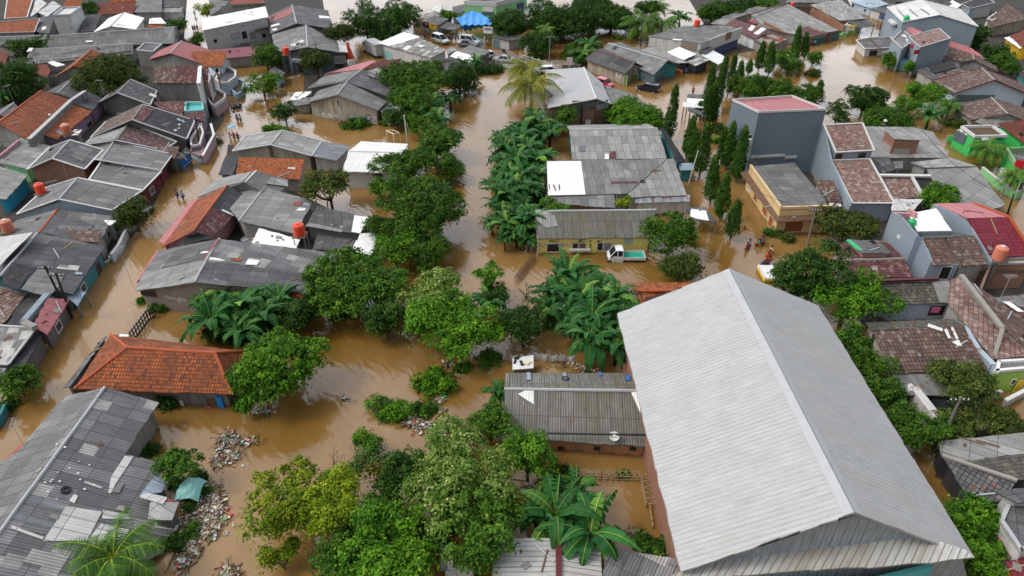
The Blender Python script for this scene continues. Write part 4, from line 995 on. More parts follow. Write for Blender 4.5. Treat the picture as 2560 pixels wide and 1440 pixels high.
flat('curved terracotta balcony with a white parapet at the lane corner','520 1140 600 1250 655 1330 700 1345 830 1250 840 1190 720 1130',2.9,'brown','pvl',lip=.5,lipm='pw' if 0 else 'wsoft',name='balcony_house',cat='house',group=G_)
mb=MB()
for x,y in ((660,1300),(720,1230),(590,1210),(800,1200)):
    p=PH(x,y,2.5); mb.box((p.x,p.y,3.9),.22,.22,2.8)
mb.put('pillar','pk')
flat('blue-grey house with a curved balcony beside the orange tiled roof','700 1010 780 1055 870 1050 968 975 975 900 870 850 790 860',3.4,'g2','plb',lip=.45,lipm='ltblue' if 0 else 'wsoft',group=G_,name='balcony_house',cat='house')
flat('dark round walled yard with pale blue fence panels by the lane','900 1130 980 1215 1060 1160 1075 1040 990 1000 920 1060',1.4,'dk','plb',lip=.1,lipm='ltblue',name='yard_fence',cat='fence')
sh('white metal roofed two-storey block building beside the top left lane','536 390 1386 215 1352 80 532 236',(6.4,7.2),'gw','blk',group=G_,name='block_building',cat='building',over=.25)
for s in ('680 497 736 552','1303 425 1360 490','1383 440 1402 456','1160 392 1184 402','710 400 735 412','1070 322 1084 336','1040 322 1054 336'): op('window',s,'dark','lgrey')
op('door','1045 395 1115 500','dark','lgrey'); op('window','912 420 1015 500','gw' if 0 else 'lgrey','grey'); op('window','1150 410 1225 500','pw','grey')
op('balustrade','920 520 1245 545','lgrey',None,out=.5,t=.12)
for i in range(6): op('baluster','%d 545 %d 580'%(945+i*32,957+i*32),'conc',None,out=.5,t=.1)
op('ledge','1210 355 1400 380','conc',None,out=.35,t=.7)
op('pipe','1405 240 1420 570','conc',None,out=.1)
sh('dull red lean-to roof below the white block building','872 745 1462 690 1452 572 640 642',(2.8,3.9),'mrd','pg',group=G_)
gab('large dark grey workshop with a slate-blue gable wall and lane front','1482 680 1428 440 1888 602 1868 320 2400 690 2250 515',4.6,6.4,'g1','slt',group=G_,name='workshop',cat='workshop')
patch('2262 532 2370 560 2405 690 2300 680','g0'); patch('1700 520 1770 500 1790 560 1720 580','g3')
op('door','1768 800 1842 935','dark','grey'); op('canopy','1705 755 1862 790','lgrey',None,out=.4,t=.8); op('shutter','2235 715 2380 812','grey','lgrey'); op('door','2245 820 2345 868','dark','dark')
op('pipe','1672 650 1690 950','ltblue',None)
gab('dark grey roof with rusty red sheets behind the slate-blue workshop','1415 430 1385 205 1748 300 1690 60 2228 372 2150 130',4.8,6.4,'g2','pd',group=G_)
patch('1400 310 1705 170 1690 95 1390 215','mr'); patch('1430 245 1490 225 1480 200 1425 220','gw'); patch('1420 330 1520 300 1540 315 1430 345','gw'); patch('2030 200 2160 215 2190 240 2040 235','gw'); patch('1440 375 1500 365 1500 385 1445 395','gw')
sh('dark tiled roof with a lime green ridge at the top edge','790 172 1365 88 1352 38 780 82',(4.4,5.6),'td','pw',group=G_,cap=None)
mb=MB(); 
_q=[PH(780+572*i/22,82-44*i/22,5.7) for i in range(23)]
for a,b in zip(_q,_q[1:]): mb.bar(a,a.lerp(b,.85),.25,.16)
mb.put('ridge_cap','yel2' if 0 else 'grs')
sh('grey and rust-red roofs cut by the top edge above the lime ridge','640 200 790 110 880 20 620 -40',(2.8,3.0,4.2,4.2),'g1','pg',group=G_); sh(None,'880 60 1330 35 1310 -60 980 -60',(5.6,6.8),'mr','pg')
sh('small kiosk with a grey tiled roof standing in the flood','1425 985 1510 1032 1608 930 1470 855 1395 905',(2.3,2.3,2.3,2.9,2.5),'tg','plb',group='small sheds and stalls',name='kiosk',cat='kiosk'); op('window','1540 1060 1575 1110','tinted','ltblue')
B(800,0)
sh('long pale red metal roof strip with a yellow edge beside the folded red parasol','30 948 540 885 722 778 640 775',(3.0,3.0,3.4,3.4),'mpk','ylw',group=G_)
sh('maroon metal roof behind the big round trees, upper centre','560 900 770 865 1045 748 740 785',(3.2,3.2,4.2,4.2),'mm','pg',group=G_); sh(None,'762 868 880 892 960 822 1045 750',(3.2,2.8,3.4,4.2),'mm','pg')
gab('old grey gabled hall with a graffiti-covered front wall beside the flooded pitch','-165 1310 10 1130 218 1215 345 1050 745 1415 860 1298',3.5,5.4,'g1','pst',group=G_,name='hall',cat='building')
sh(None,'750 1412 872 1472 1100 1430 872 1290',(3.0,3.0,2.6,3.2),'g2','pst'); patch('850 1330 930 1290 1090 1415 1060 1425','gw',up=.03)
op('window','215 1270 245 1350','dark','wsoft'); op('door','590 1470 650 1540','lgrey','mrn' if 0 else 'brown')
B(800,220)
for tx,x,y,h,mm,w_ in (('KUB',85,350,.75,'white',2.2),('CHS',190,355,.65,'wsoft',2),('ZTC',450,395,.9,'aqua',2.6),('GZ',665,415,1.2,'wsoft',1.6)): graffiti(tx,x,y,h,mm,w_)
B(800,0)
gab('grey gable roof stepping up behind the graffiti hall','-165 1130 60 960 335 1045 540 888 905 1245 1010 1060',3.8,5.7,'g2','pd',group=G_)
patch('600 965 700 1010 718 985 625 945','g3'); patch('-60 1100 300 1035 520 900 300 930 0 1010','g1',up=.03)
sh('pale curved sheet roof behind the grey gables and the maroon roof','600 905 840 1005 882 905 740 868',(4.2,3.6,3.8,4.6),'g3','pd',group=G_)
gab('low grey and white sheet roofs at the water beside the graffiti hall','-505 1190 -330 1145 -440 1130 -250 1090',2.2,2.6,'g0','pg',group=G_) if 0 else None
B(400,0)
sh('low white and grey sheet roofs at the water beside the graffiti hall','1660 1280 1810 1275 1965 1165 1730 1180',(2.2,2.8),'gw','pg',group=G_); sh(None,'1650 1285 1700 1360 1910 1330 1990 1250 1870 1240',(2.0,1.9,2.3,2.6,2.4),'g1','pg')
B(800,0)
sh('white walled depot with a patchwork cement roof beside the grey truck','742 552 1420 742 1628 638 1075 408',(4.0,5.2),'gp','blk',group=G_,name='warehouse',cat='warehouse')
patch('742 550 880 590 1010 555 1280 475 1078 410','gw',up=.04); patch('1060 620 1110 640 1180 600 1130 585','gw'); patch('1250 590 1300 605 1330 590 1285 575','gw')
op('door','830 650 925 760','aqua','wsoft')
sh('grey sheet roof on posts between the depot and the parked saloon','1780 652 2075 730 2182 652 1930 575',(2.8,3.3),'g1','pd',group='small sheds and stalls',name='shed',cat='shed'); sh(None,'1660 720 1940 805 1985 715 1745 652',(2.4,2.6),'gw','pg'); patch('1830 780 1885 788 1900 765 1850 755','dark' if 0 else 'gd'); sh(None,'1630 640 1625 700 1760 640 1680 590',(2.8,2.6,2.8,3.0),'g3','pg')
sh('stained concrete roof behind the bamboo clump, upper centre','1480 800 1610 930 1960 880 1680 722',(2.4,2.4,2.2,2.8),'g2','pd',group=G_)
sh('rusty and white tin stall roofs beside the flooded junction','1158 218 1350 290 1400 250 1230 195',(2.7,2.6,2.9,3.0),'rust','pd',group='small sheds and stalls',name='stall',cat='stall'); sh(None,'1230 200 1400 250 1560 190 1475 148',(3.0,3.6),'g3','pg')
sh('shop with a dark flat roof and red and yellow banners at the junction','1318 282 1510 325 1648 240 1470 192',(3.0,3.4),'g2','pg',group='small sheds and stalls',name='shop',cat='shop',over=.1)
for s,mm,tm in (('1325 285 1400 345','mrd','white'),('1400 300 1490 375','yel2','red2')):
    op('banner',s,mm,None,out=.08); x0,y0,x1,y1=nums(s); script_lines(x0+12,y0+12,x1-12,y1-25,2,tm)
sh('open carport with a dark stained roof over parked motorcycles','1528 352 1728 392 1818 325 1640 280',(2.6,3.0),'g2',None,open_=True,group='small sheds and stalls',name='carport',cat='carport')
gab('small pale hut with a white roof beside the tree at the junction','1425 122 1465 75 1540 162 1560 70 1700 130 1690 75',3.4,3.9,'g0','brk2',group=G_)
sh('long grey cement lean-to behind the blue tarpaulin','1700 200 1990 80 1975 20 1700 85',(3.2,3.6),'g2','pg',group=G_)
B(1200,0)
flat('two-storey shop building with a white fascia, green columns and blue walls at the top centre','-205 10 208 28 600 -75 250 -110',6.6,'g1','grl',lip=1.0,lipm='wsoft',group=G_,name='shop_building',cat='shop building')
op('banner','40 90 170 160','white',None); op('wall_panel','470 35 560 110','blu',None); op('wall_panel','590 15 700 60','blu',None); op('wall_panel','30 150 180 200','tea',None)
sh('plain grey roof slope between the dark trees at the top centre','500 130 590 265 800 200 860 -30',(3.2,3.0,3.6,4.4),'g3','pd',group=G_)
sh('row of two small shops with blue shutters and a grimy roof','118 462 370 522 612 478 390 438',(3.0,2.8,3.2,3.4),'g2','pg',group='small sheds and stalls',name='shop',cat='shop')
op('shutter','172 512 245 640','cya','ylw'); op('shutter','272 530 372 650','lgrey','wsoft'); op('canopy','515 512 620 550','lgrey',None,out=.3,t=.6)
gab('big white metal gable roof with a sign under its right end','868 1385 832 895 1490 1262 1330 862 1685 1330 1565 1060',4.6,6.6,'mpale','brk2',group=G_,name='workshop',cat='workshop',cap='wsoft')
B(1200,220); op('gable_panel','1180 160 1490 280','slt',None); op('window','1200 262 1295 292','blu',None); op('window','1410 235 1475 270','ltblue',None); op('door','1340 395 1425 480','wsoft','brown'); op('pillar','1285 220 1305 500','dark',None,out=.1); op('pillar','1465 140 1485 500','mrn',None,out=.1)
op('banner','1492 160 1635 262','cya','wsoft'); graffiti('INTAN',1580,222,.6,'wsoft',2.4,out=.12,italic=-.2)
B(1200,0)
sh('large grey lean-to roof sloping from the white gable down to the flooded road','1688 1335 2282 1425 1940 1195 1600 1092',(4.2,2.4,3.0,4.4),'g1','pg',group=G_)
gab('dark grey shop roof with a red ridge over bright green doors','1345 758 1420 560 1480 640 1480 640',3.2,4.8,'g2','pst',group=G_) if 0 else None
gab('dark grey shop roof with a red ridge over bright green doors','1345 758 1858 945 1480 640 1992 800 1620 600 2118 862',3.2,4.9,'g2','pst',group=G_,name='shop',cat='shop',cap='mrn')
op('shutter','1838 965 1885 1125','grs','wsoft'); op('shutter','1895 945 2015 1110','grs','wsoft'); op('sign','1750 930 1805 995','white',None); script_lines(1755,935,1800,985,4,'mrn',2)
patch('1600 780 1690 720 1720 740 1640 815','gd',up=.03); patch('1690 790 1850 870 1940 800 1800 745','gd',up=.03)
gab('wide grey gabled shop with turquoise shutters beside the black car','1540 660 2225 958 1640 550 2400 780 1800 540 2560 838',3.1,5.2,'g1','tea',group=G_,name='shop',cat='shop')
op('shutter','2245 925 2410 1045','cya','lgrey'); op('shutter','2070 930 2225 1055','cya','lgrey'); patch('1690 640 1760 590 1790 600 1720 655','gd')
B(1600,0)
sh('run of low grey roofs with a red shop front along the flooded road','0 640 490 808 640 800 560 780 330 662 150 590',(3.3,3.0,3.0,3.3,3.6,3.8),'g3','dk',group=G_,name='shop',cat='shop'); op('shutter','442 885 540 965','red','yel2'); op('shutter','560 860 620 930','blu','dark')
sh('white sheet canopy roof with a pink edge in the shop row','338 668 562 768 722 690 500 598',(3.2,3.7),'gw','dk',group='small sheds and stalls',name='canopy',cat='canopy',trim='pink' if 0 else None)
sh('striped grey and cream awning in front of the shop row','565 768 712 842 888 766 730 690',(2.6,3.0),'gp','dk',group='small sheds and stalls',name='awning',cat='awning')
sh('light blue-white sheet awning sticking out over the flooded road','785 702 1002 825 1128 745 930 642',(2.6,3.0),'mw',None,open_=True,group='small sheds and stalls',name='awning',cat='awning')
sh('broad flat grey roof with a white and pink fascia above a blue shop front','108 462 782 560 1278 362 1060 325 560 335',(4.8,4.8,4.8,5.2,5.2),'g1','pw',group=G_,name='shop_building',cat='shop building',over=.1)
op('fascia','885 430 1268 560','wsoft',None,out=.15,t=.2); op('fascia','1085 410 1150 500','pk',None,out=.3) ; op('shop_front','955 560 1228 700','blu',None,out=.06); op('brickwork','520 545 732 640','brick',None,out=.05)
sh(None,'740 645 830 680 950 622 880 590',(3.2,3.3),'g2','pg'); patch('412 512 520 522 545 505 430 498','gw')
sh('maroon rusted sheet roof with pale patches in the upper right shop row','1085 325 1478 498 1650 380 1200 240',(3.6,3.2,4.2,4.6),'mm','pw',group=G_,name='shop',cat='shop')
for s in ('1380 380 1430 400 1475 340 1430 320','1450 430 1510 448 1620 370 1560 350'): patch(s,'gw')
patch('1420 400 1460 415 1520 350 1490 330','rust'); op('wall_panel','1310 500 1440 740','white',None)
sh(None,'1440 505 1650 600 1905 495 1680 410',(2.8,2.4,2.8,3.4),'rust','pg'); patch('1445 505 1560 560 1600 530 1490 480','cream' if 0 else 'g3')
sh('large plain grey roof slope with a red verge, upper right row','1588 345 2105 470 2545 388 1872 40 1415 180',(3.4,3.0,3.0,5.6,5.6),'g3','pg',group=G_)
mb=MB(); mb.bar(PH(1415,180,5.75),PH(1872,40,5.75),.3,.2); mb.put('verge','mr')
patch('2080 350 2060 440 2180 480 2410 425 2150 335','mm'); patch('2140 370 2290 420 2330 400 2180 355','rust',up=.09); op('shop_front','2380 430 2420 545','red',None); op('shop_front','2405 410 2540 530','tea',None); op('shutter','2190 490 2370 600','teal',None)
wl('short unplastered brick parapet standing up between two grey roof slopes','1590 272 1890 430',[5.0,3.6],'brick',z0=2.6,th=.3)
sh('grey gable roof at the end of the row above the big plain slope','1045 214 1200 236 1645 100 1490 80',(3.6,3.6,5.2,5.2),'g1','pst',group=G_); sh(None,'900 300 1180 330 1230 240 1060 225',(3.0,3.0,3.6,3.6),'g3','pg')
sh('small red sheet over a yard gap in the upper right row','1385 265 1480 310 1505 285 1420 245',(3.8,4.2),'mr','pd',group='small sheds and stalls',name='shed',cat='shed')
B(2060,0)
sh('wide grey roof with a curved brick parapet near the green porch','-180 60 205 264 528 238 215 -10',(4.6,3.6,3.6,5.4),'g3','brick',group=G_); wl(None,'-60 110 60 205 190 290 270 330',[4.6,3.9,3.4,3.2],'brick',th=.3,z0=1)
sh('open grey awning roof above the flooded side lane','440 362 652 322 520 225 300 268',(2.6,2.6,3.4,3.4),'g2',None,open_=True,group='small sheds and stalls',name='awning',cat='awning')
flat('small porch with yellow beam and lime green base','265 322 405 330 452 272 330 255',2.9,'g0','pw',lip=.2,group='small sheds and stalls',name='porch',cat='porch'); op('wall_panel','330 320 415 350','yel2',None); op('wall_panel','310 390 410 440','grs',None)
mb=MB(); p=PH(165,480,0); mb.box((p.x,p.y,.3),1.6,1.0,.9); p=PH(248,465,0); mb.box((p.x,p.y,.3),1.0,1.0,1.1); mb.put('planter','grl')
sh('light blue and white house with a pale metal roof beside the side lane','335 20 600 108 830 50 560 -70',(3.0,2.8,3.6,4.4),'msky','plb',group=G_); op('window','515 115 540 150','tinted','mrn' if 0 else 'brown'); op('window','360 50 385 90','tinted','brown')
sh(None,'590 112 810 175 930 60 790 30',(2.9,3.1),'g2','pw'); op('shutter','700 165 810 260','blu','wsoft')
gab('big blue-grey warehouse with a ribbed white gable roof, upper right','1005 284 805 92 1480 192 1240 -5 1972 342 1740 120',7.2,9.3,'g0','pbg',group=G_,name='warehouse',cat='warehouse',trim='wsoft',over=.1,cap='wsoft')
for i in range(3): patch('%d %d %d %d %d %d %d %d'%(930+150*i,130-5*i,1040+150*i,240-25*i,1060+150*i,235-25*i,955+150*i,125-5*i),'g3',up=.04)
op('window','905 300 942 358','tinted','mrn' if 0 else 'brown'); op('canopy','875 270 945 302','wsoft',None,out=.5,t=.9)
sh('narrow blue-grey house with red windows and a brown tiled roof, upper right','1085 472 1228 608 1618 492 1472 365',(6.4,6.4,7.4,7.4),'tm','pbg',group=G_,trim='lgrey',over=.05,cap=None)
for s in ('1112 555 1150 625','1150 640 1220 690'): op('window',s,'mrn' if 0 else 'red2','brown')
op('window','1038 485 1078 578','wsoft','white')
flat('blue-grey flat-roofed annex linking the warehouse and the narrow house','870 500 1000 620 1180 500 1010 370',5.6,'g1','pbg',lip=.2,lipm='lgrey',group=G_); sh(None,'1018 338 1150 455 1262 402 1110 348',(5.9,6.6),'mpk','pbg',trim='mr' if 0 else None)
op('window','1155 640 1220 690','red2','brown'); op('canopy','985 740 1100 830','ltblue',None,out=.6,t=1.2)
sh('low house with a dark two-part roof and a green base standing in the flood','410 514 522 630 940 606 848 470 600 482',(2.5,2.4,2.5,2.9,2.9),'g2','pw',group=G_,trim='wsoft'); op('opening','575 640 685 720','dark','wsoft'); op('wall_panel','552 715 690 758','grn',None); sh(None,'735 655 775 695 990 672 950 622',(2.3,2.6),'g1','pg')
mb=MB(); mb.bar(PH(590,482,3.0),PH(720,625,2.7),.25,.2); mb.put('ridge_cap','conc')
sh('flat dark roof with a folded brown tiled strip on it, right of the narrow house','1185 895 1385 1018 1795 912 1640 770',(2.8,2.8,3.0,3.0),'g2','pg',group=G_)
sh(None,'1325 852 1400 938 1705 862 1640 765',(3.4,3.2,3.3,3.8),'td','pg',over=.15); sh(None,'1430 960 1500 990 1800 912 1700 880',(3.0,3.4),'tb','pg')
sh('brown tiled lean-to with a rusty valley behind the folded strip','1560 722 1752 792 2095 750 1610 600',(3.4,3.4,3.6,4.8),'tb','pg',group=G_)
gab('grey gable with a dark triangular end behind the blue-banded wall','1750 795 1700 700 1918 762 1905 700 2232 912 2200 840',3.0,4.2,'tb','conc',group=G_)
sh('long pale pink roof strip behind the brown lean-to, upper right','1600 590 2050 745 1985 680 1830 585 1620 528',(3.6,3.4,4.2,4.6,4.6),'mpk','mrn',group=G_)
gab('large brown tiled gable with red verges over a pale blue wall, right edge','1658 1202 1385 1030 2185 1025 2020 868 2630 1215 2480 1040',3.6,6.2,'tb','plb',group=G_,trim='mr',name='hall',cat='building')
B(2060,0); op('wall_band','1690 1215 2380 1300','cya',None,out=.06); op('door','1600 1150 1640 1260','cream','cream') if 0 else None
sh('dark roofed house over block walls at the top right','1760 52 1868 112 2185 35 2060 -50',(3.4,3.4,4.4,4.4),'td','blk',group=G_,trim='lgrey')
for i in range(5): op('pillar','%d 110 %d 210'%(1800+i*25,1806+i*25),'ltblue',None)
sh('white walled house with a brown tiled roof in the top right corner','2075 265 2165 342 2640 235 2350 48',(3.6,3.6,3.8,5.6),'tb','pst',group=G_); flat(None,'2090 230 2160 260 2270 185 2210 150',4.2,'wsoft','pw',lip=.1)
sh('red tiled roof with yellow balcony walls at the right edge','2375 455 2540 592 2660 560 2640 360',(3.8,3.6,4.6,5.2),'tr','ylw',group=G_); sh(None,'2308 482 2512 622 2550 600 2400 462',(3.0,3.0,3.4,3.6),'gw','ylw')
sh('orange wall and turquoise fence house at the right edge below the yellow balcony','2470 900 2580 1060 2680 1000 2600 860',(2.6,3.0),'td','tea',group=G_)
sh('dim grey roofs cut by the top edge right of the ribbed white warehouse','900 18 1560 72 1650 48 1420 -70 940 -70',(4.4,4.2,4.2,6,6),'g2','pd',group=G_); sh(None,'1560 72 1690 112 1760 60 1640 0',(3.2,3.8),'gw','pg')
sh('grey roof cut by the top edge beside the orange tank','1330 -20 1400 0 1440 -40 1380 -60',(4,4.4),'g1','pg',group=G_) if 0 else None
B(1600,0); sh('low grey roofs at the top edge beside the small orange tank','1870 30 2380 35 2480 -10 2300 -40 1880 -50',(3.6,3.4,3.6,5,5),'g1','pg',group=G_); flat('rusted flat roof beside the small orange tank at the top','2010 90 2190 92 2180 45 2030 48',3.6,'rust','brk2',lip=.2,lipm='brown',group=G_)
# ---------------- second row left ----------------
B(0,220)
gab('largest orange tiled roof at the left edge, leaning along the diagonal parapet','345 655 905 150 -30 450 530 32',3.0,5.2,'tof','pg',group=G_,cap='orb')
patch('608 352 632 362 652 345 628 335','gw')
gab('grey metal roof tucked behind the largest orange roof','-200 380 130 200 -10 340 180 190',3.0,4.0,'g1','pd',group=G_)
wl('long diagonal concrete parapet between the two orange tiled roofs','372 658 905 160 1088 40',[4.9,4.9,5.0],'conc',z0=1,th=.5,cap='lgrey')
sh('orange tiled roof with a dark grey upper half, right of the diagonal parapet','520 592 735 658 1182 300 915 205',(4.3,3.0,3.0,4.3),'to','pv',group=G_); sh(None,'915 200 1185 285 1322 128 1088 35',(4.35,3.0,3.0,4.35),'gd','pv'); op('window','1110 430 1180 500','tinted','brown')
patch('700 560 740 535 880 600 840 640','lgrey' if 0 else 'g3')
sh(None,'885 605 1000 600 1050 528 955 530',(2.7,2.9),'gw','pg')
gab('broad gable roof with dark mossy tiles and a red-brown strip','1160 640 1360 430 1692 408 1832 212 2392 655 2495 420',3.2,5.2,'td','pd',group=G_,trim='lgrey')
patch('1712 412 1835 440 1972 275 1840 222','tp',name='tiled_slope',up=.035); patch('1370 440 1180 620 1680 410 1820 225','tb',name='tiled_slope',up=.035)
for s in ('2255 400 2285 390 2330 420 2300 430','2310 420 2340 410 2375 440 2345 452'): patch(s,'ltblue' if 0 else 'msky')
for s in ('2270 470 2300 458 2320 475 2290 488','2220 540 2255 530 2270 550 2240 558','2275 520 2295 505 2305 520 2285 532'): patch(s,'g0')
gab('gable roof with speckled reddish-black tiles between two pale parapets','1068 735 1235 600 1480 672 1652 450 2100 800 2262 690',3.2,4.9,'tx','plb',group=G_,trim='lgrey')
patch('1085 730 1240 600 1640 465 1470 665','g3',up=.04)
gab('clean grey cement gable with a white verge, left of the blue-walled stall','1130 905 1235 762 1288 928 1460 690 2062 1058 2212 852',3.1,4.7,'g1','mrn',group=G_,trim='lgrey',auto=1)
sh('lower grey roof with a white gutter edge along the lane, above the round tree','1140 1175 1830 1312 2068 1068 1300 945',(4.3,3.0,3.0,4.3),'g1','mrn',group=G_,trim='wsoft',auto=1)
gab('grey gable over a bare orange brick end wall','345 1048 640 760 670 905 892 668 1088 1042 1322 795',4.2,5.9,'g2','brick',group=G_,trim='cream' if 0 else 'wsoft',cap='lgrey'); patch('900 880 1060 945 1200 800 1010 740','g1',up=.03)
sh('grey roof with a red-edged parapet left of the brick gable','0 960 340 1035 648 742 262 640 0 860',(3.3,3.1,3.1,4.4,4.4),'g3','grl',group=G_); wl(None,'-20 870 240 660',[4.4,4.6],'tr' if 0 else 'pk',z0=3,th=.25)
sh('grey roof over a blue painted wall at the left edge','-60 1410 80 1425 358 1115 -5 1005 -60 1030',(3.0,2.9,3.0,4.3,4.3),'g3','cya',group=G_)
B(400,220)
sh('low red-brown tiled roofs beside the turquoise terrace','-85 180 310 165 292 355 -20 250',(4.2,4.2,3.2,3.4),'tp','pg',group=G_,cap=None); sh(None,'290 358 572 422 586 300 300 300',(2.8,2.8,3.4,3.4),'tp','pv')
flat('small turquoise roof terrace in the left row','308 292 560 278 548 175 320 172',3.7,'trq','trq',lip=.5,lipm='aqua',group=G_)
flat('purple walled house front with a white framed yard beside the lane','392 740 512 720 560 560 520 450 380 640',2.4,'dk','pv',lip=.3,lipm='wsoft',group=G_)
wl('tall purple boundary wall along the left lane','545 870 690 600 650 460',[1.9,2.1,2.3],'pvl',th=.25,cap='wsoft')
flat('grey concrete house front with purple edges beside the purple wall','385 820 525 880 560 760 400 690',1.6,'conc','plb',lip=.2,lipm='pk',group=G_)
sh('stall with a bright blue front and a small brown tiled roof by the lane','270 915 405 812 330 755 195 900',(2.6,2.6,3.2,3.2),'g2','blu',group='small sheds and stalls',name='stall',cat='stall'); sh(None,'-120 840 190 905 250 748 -75 748',(3.0,3.0,4.0,4.0),'tb','pg'); op('window','300 960 420 1010','tinted','lgrey')
gab('long pale grey gable roof beside the flooded football pitch','930 812 1095 618 1412 730 1572 545 1942 872 2070 682',3.4,5.2,'g3','pst',group=G_,trim='lgrey',auto=0); sh(None,'1945 872 2262 930 2442 742 2078 684',(3.4,3.0,3.0,3.5),'gs','pg')
op('pipe','1408 735 1440 880','brown',None,out=.12)
sh('bright orange tiled roof on its own beside the small dark sheet roof, left of centre','968 1100 1790 1172 1852 908 1012 885',(2.8,4.2),'to','pg',group=G_,name='house'); sh(None,'748 1105 932 1115 1012 888 840 868',(2.6,2.6,3.9,3.9),'gd','tea'); patch('1635 1035 1730 1045 1735 1020 1645 1012','g0')
B(800,220)
gab('white corrugated gable roof beside the bushy riverside trees','285 1065 960 1092 362 812 1050 828 525 680 1130 715',3.5,4.8,'gw','blk',group=G_,cap='wsoft'); op('window','700 1140 765 1185','dark','lgrey')
B(1200,220)
gab('grey cement gable roof with a jagged right edge, behind the white-patched roof','1178 918 2390 900 1145 538 2275 518',3.3,5.2,'g3','tea',group=G_,he2=3.3)
patch('1650 908 1740 905 1735 812 1665 815','mm'); patch('1592 915 1650 912 1645 848 1600 850','gw'); patch('1260 815 1355 815 1350 742 1265 742','gs',up=.03)
sh('wide grey roof with one square of new white sheets, centre right','868 1378 1892 1348 2402 908 852 932',(3.4,3.4,4.9,4.9),'g1','pg',group=G_); patch('870 1376 1350 1366 1292 936 858 940','gw',up=.03); sh(None,'1892 1352 1892 1402 2645 1372 2480 900 2402 908',(3.4,3.2,3.2,4.9,4.9),'g3','pg',over=.2)
B(1280,440)
sh(None,'330 270 1035 318 1018 168 345 198',(2.7,2.7,3.3,3.3),'g1','brk2'); sh(None,'1220 272 1775 255 1780 190 1245 205',(2.5,2.5,3.1,3.1),'rustb','pw')
B(1200,220); sh(None,'618 1172 845 1132 842 992 640 1030',(3.0,3.0,3.4,3.2),'g2',None,open_=True)
for s in ('1680 1222 1780 1222 1780 1200 1680 1200','1785 1220 1945 1220 1945 1195 1785 1198','1950 1220 2030 1218 2030 1195 1950 1196'): patch(s,'mm')
for s in ('885 1300 898 1300 888 1235 875 1235','960 1315 978 1315 945 1240 930 1240','1008 1305 1025 1305 1018 1240 1003 1240'): patch(s,'g2',up=.08)
B(1600,220)
sh('long dark grey side roof stepping down to the mast trees','260 505 470 950 590 945 440 720 380 610 300 510',(4.6,3.2,2.6,2.6,2.6,3.6),'gd','tea',group=G_); sh(None,'478 955 512 1052 688 1050 668 960',(2.6,2.5,2.5,2.7),'msky','tea')
flat('tall plain grey three-storey block with a pink-red roof inside its parapet','1525 298 2388 262 1950 90 1182 140',10.2,'mpk','sid',lip=.25,lipm='wsoft',lw=.12,group=G_,name='apartment_block',cat='building')
op('window','1370 595 1430 700','tinted','lgrey'); op('ledge','1350 640 1410 710','wsoft',None,out=.3,t=.6); op('ledge','1425 855 1845 880','lgrey',None,out=.15,t=.3); op('ledge','1845 870 1995 895','lgrey',None,out=.15,t=.3)
B(1920,440)
flat('cream corner shop with a long canopy and orange shutters','128 312 642 296 268 -156 -180 -116',4.6,'g1','pc',lip=.3,lipm='pcm',lw=.25,edges=(0,3),group=G_,name='shop_building',cat='shop building')
B(1600,220); T_keep=CUR
mb=MB()
a=PH(1410,975,4.9); b=PH(2012,1862-20,4.9)
B(1920,440)
sh(None,'88 455 565 440 640 380 138 385',(2.95,2.95,3.35,3.35),'brown','pc' if 0 else None,open_=False)
sh(None,'88 455 138 385 -190 -64 -276 -36',(2.95,3.35,3.35,2.95),'brown',None)
op('shutter','160 450 352 560','org','cream'); op('wall_panel','560 490 690 545','cream',None)
op('shutter','5 385 55 535','org','cream'); op('shutter','-60 300 0 405','org','cream'); op('shutter','-145 170 -105 265','org','cream'); op('shutter','-200 90 -165 170','wsoft','cream')
sh(None,'600 -15 450 38 500 -60 620 -70',(4.0,3.8,4.2,4.4),'tb',None) if 0 else None
B(1920,440)
sh('brown tiled roof squeezed between the cream shop and the grey house wall','600 255 735 260 650 35 452 38',(3.6,3.6,5.2,5.2),'tb','pg',group=G_); sh(None,'640 320 740 300 720 262 610 268',(3.0,3.0,3.4,3.4),'gw','pg')
B(2060,220)
sh('tower house with a pink and brown tiled roof above a larger tiled slope','155 828 642 800 492 452 2 478',(6.4,6.4,8.2,8.2),'tm','pbg',group=G_,trim='wsoft',over=.15,cap=None)
for s in ('140 840 232 905','438 830 530 895'): op('window',s,'tinted','brown')
sh(None,'365 1478 902 1478 585 910 90 930',(3.6,3.6,5.4,5.4),'tm','pbg',trim='wsoft',over=.1,cap=None)
wl(None,'2 478 100 930 345 1500',[7.9,5.8,4.2],'pbg',th=.2); wl(None,'-140 470 0 478',[7.9,7.9],'pbg',th=.2)
gab('broad grey roof behind the brick stair tower, right','1165 892 1600 888 1050 498 1180 500',3.0,4.6,'g1','pg',group=G_) if 0 else sh('broad grey roof behind the brick stair tower, right','560 890 1602 892 1400 562 1140 500 510 490',(3.0,3.0,3.6,4.4,4.4),'g3','pg',group=G_)
sh('square brick stair tower with a grey slab roof, right','905 652 1242 668 1172 575 772 535',(5.6,5.4,5.6,5.8),'g3','brick',group=G_,name='brick_tower',cat='tower',over=.1,z0=2); op('brick_infill','880 780 1085 900','blg',None); op('brick_infill','720 700 860 860','blg',None)
sh('low grey roofs between the tower house and the brick stair tower','688 1092 912 1052 835 885 590 885',(3.0,3.0,3.6,3.6),'g2','pg',group=G_); sh(None,'910 1030 1010 1030 1010 935 880 935',(3.2,3.6),'g1','pg')
gab('large light grey folded roof running down to the flooded green fence lane','2290 1434 2290 1434 1 1 1 1',3,4) if 0 else sh('large light grey folded roof running down to the flooded green fence lane','1400 1200 1640 1700 2330 1500 2180 1330 1950 1000 1305 1018',(3.6,2.6,2.4,2.4,3.6,4.6),'g3','pg',group=G_)
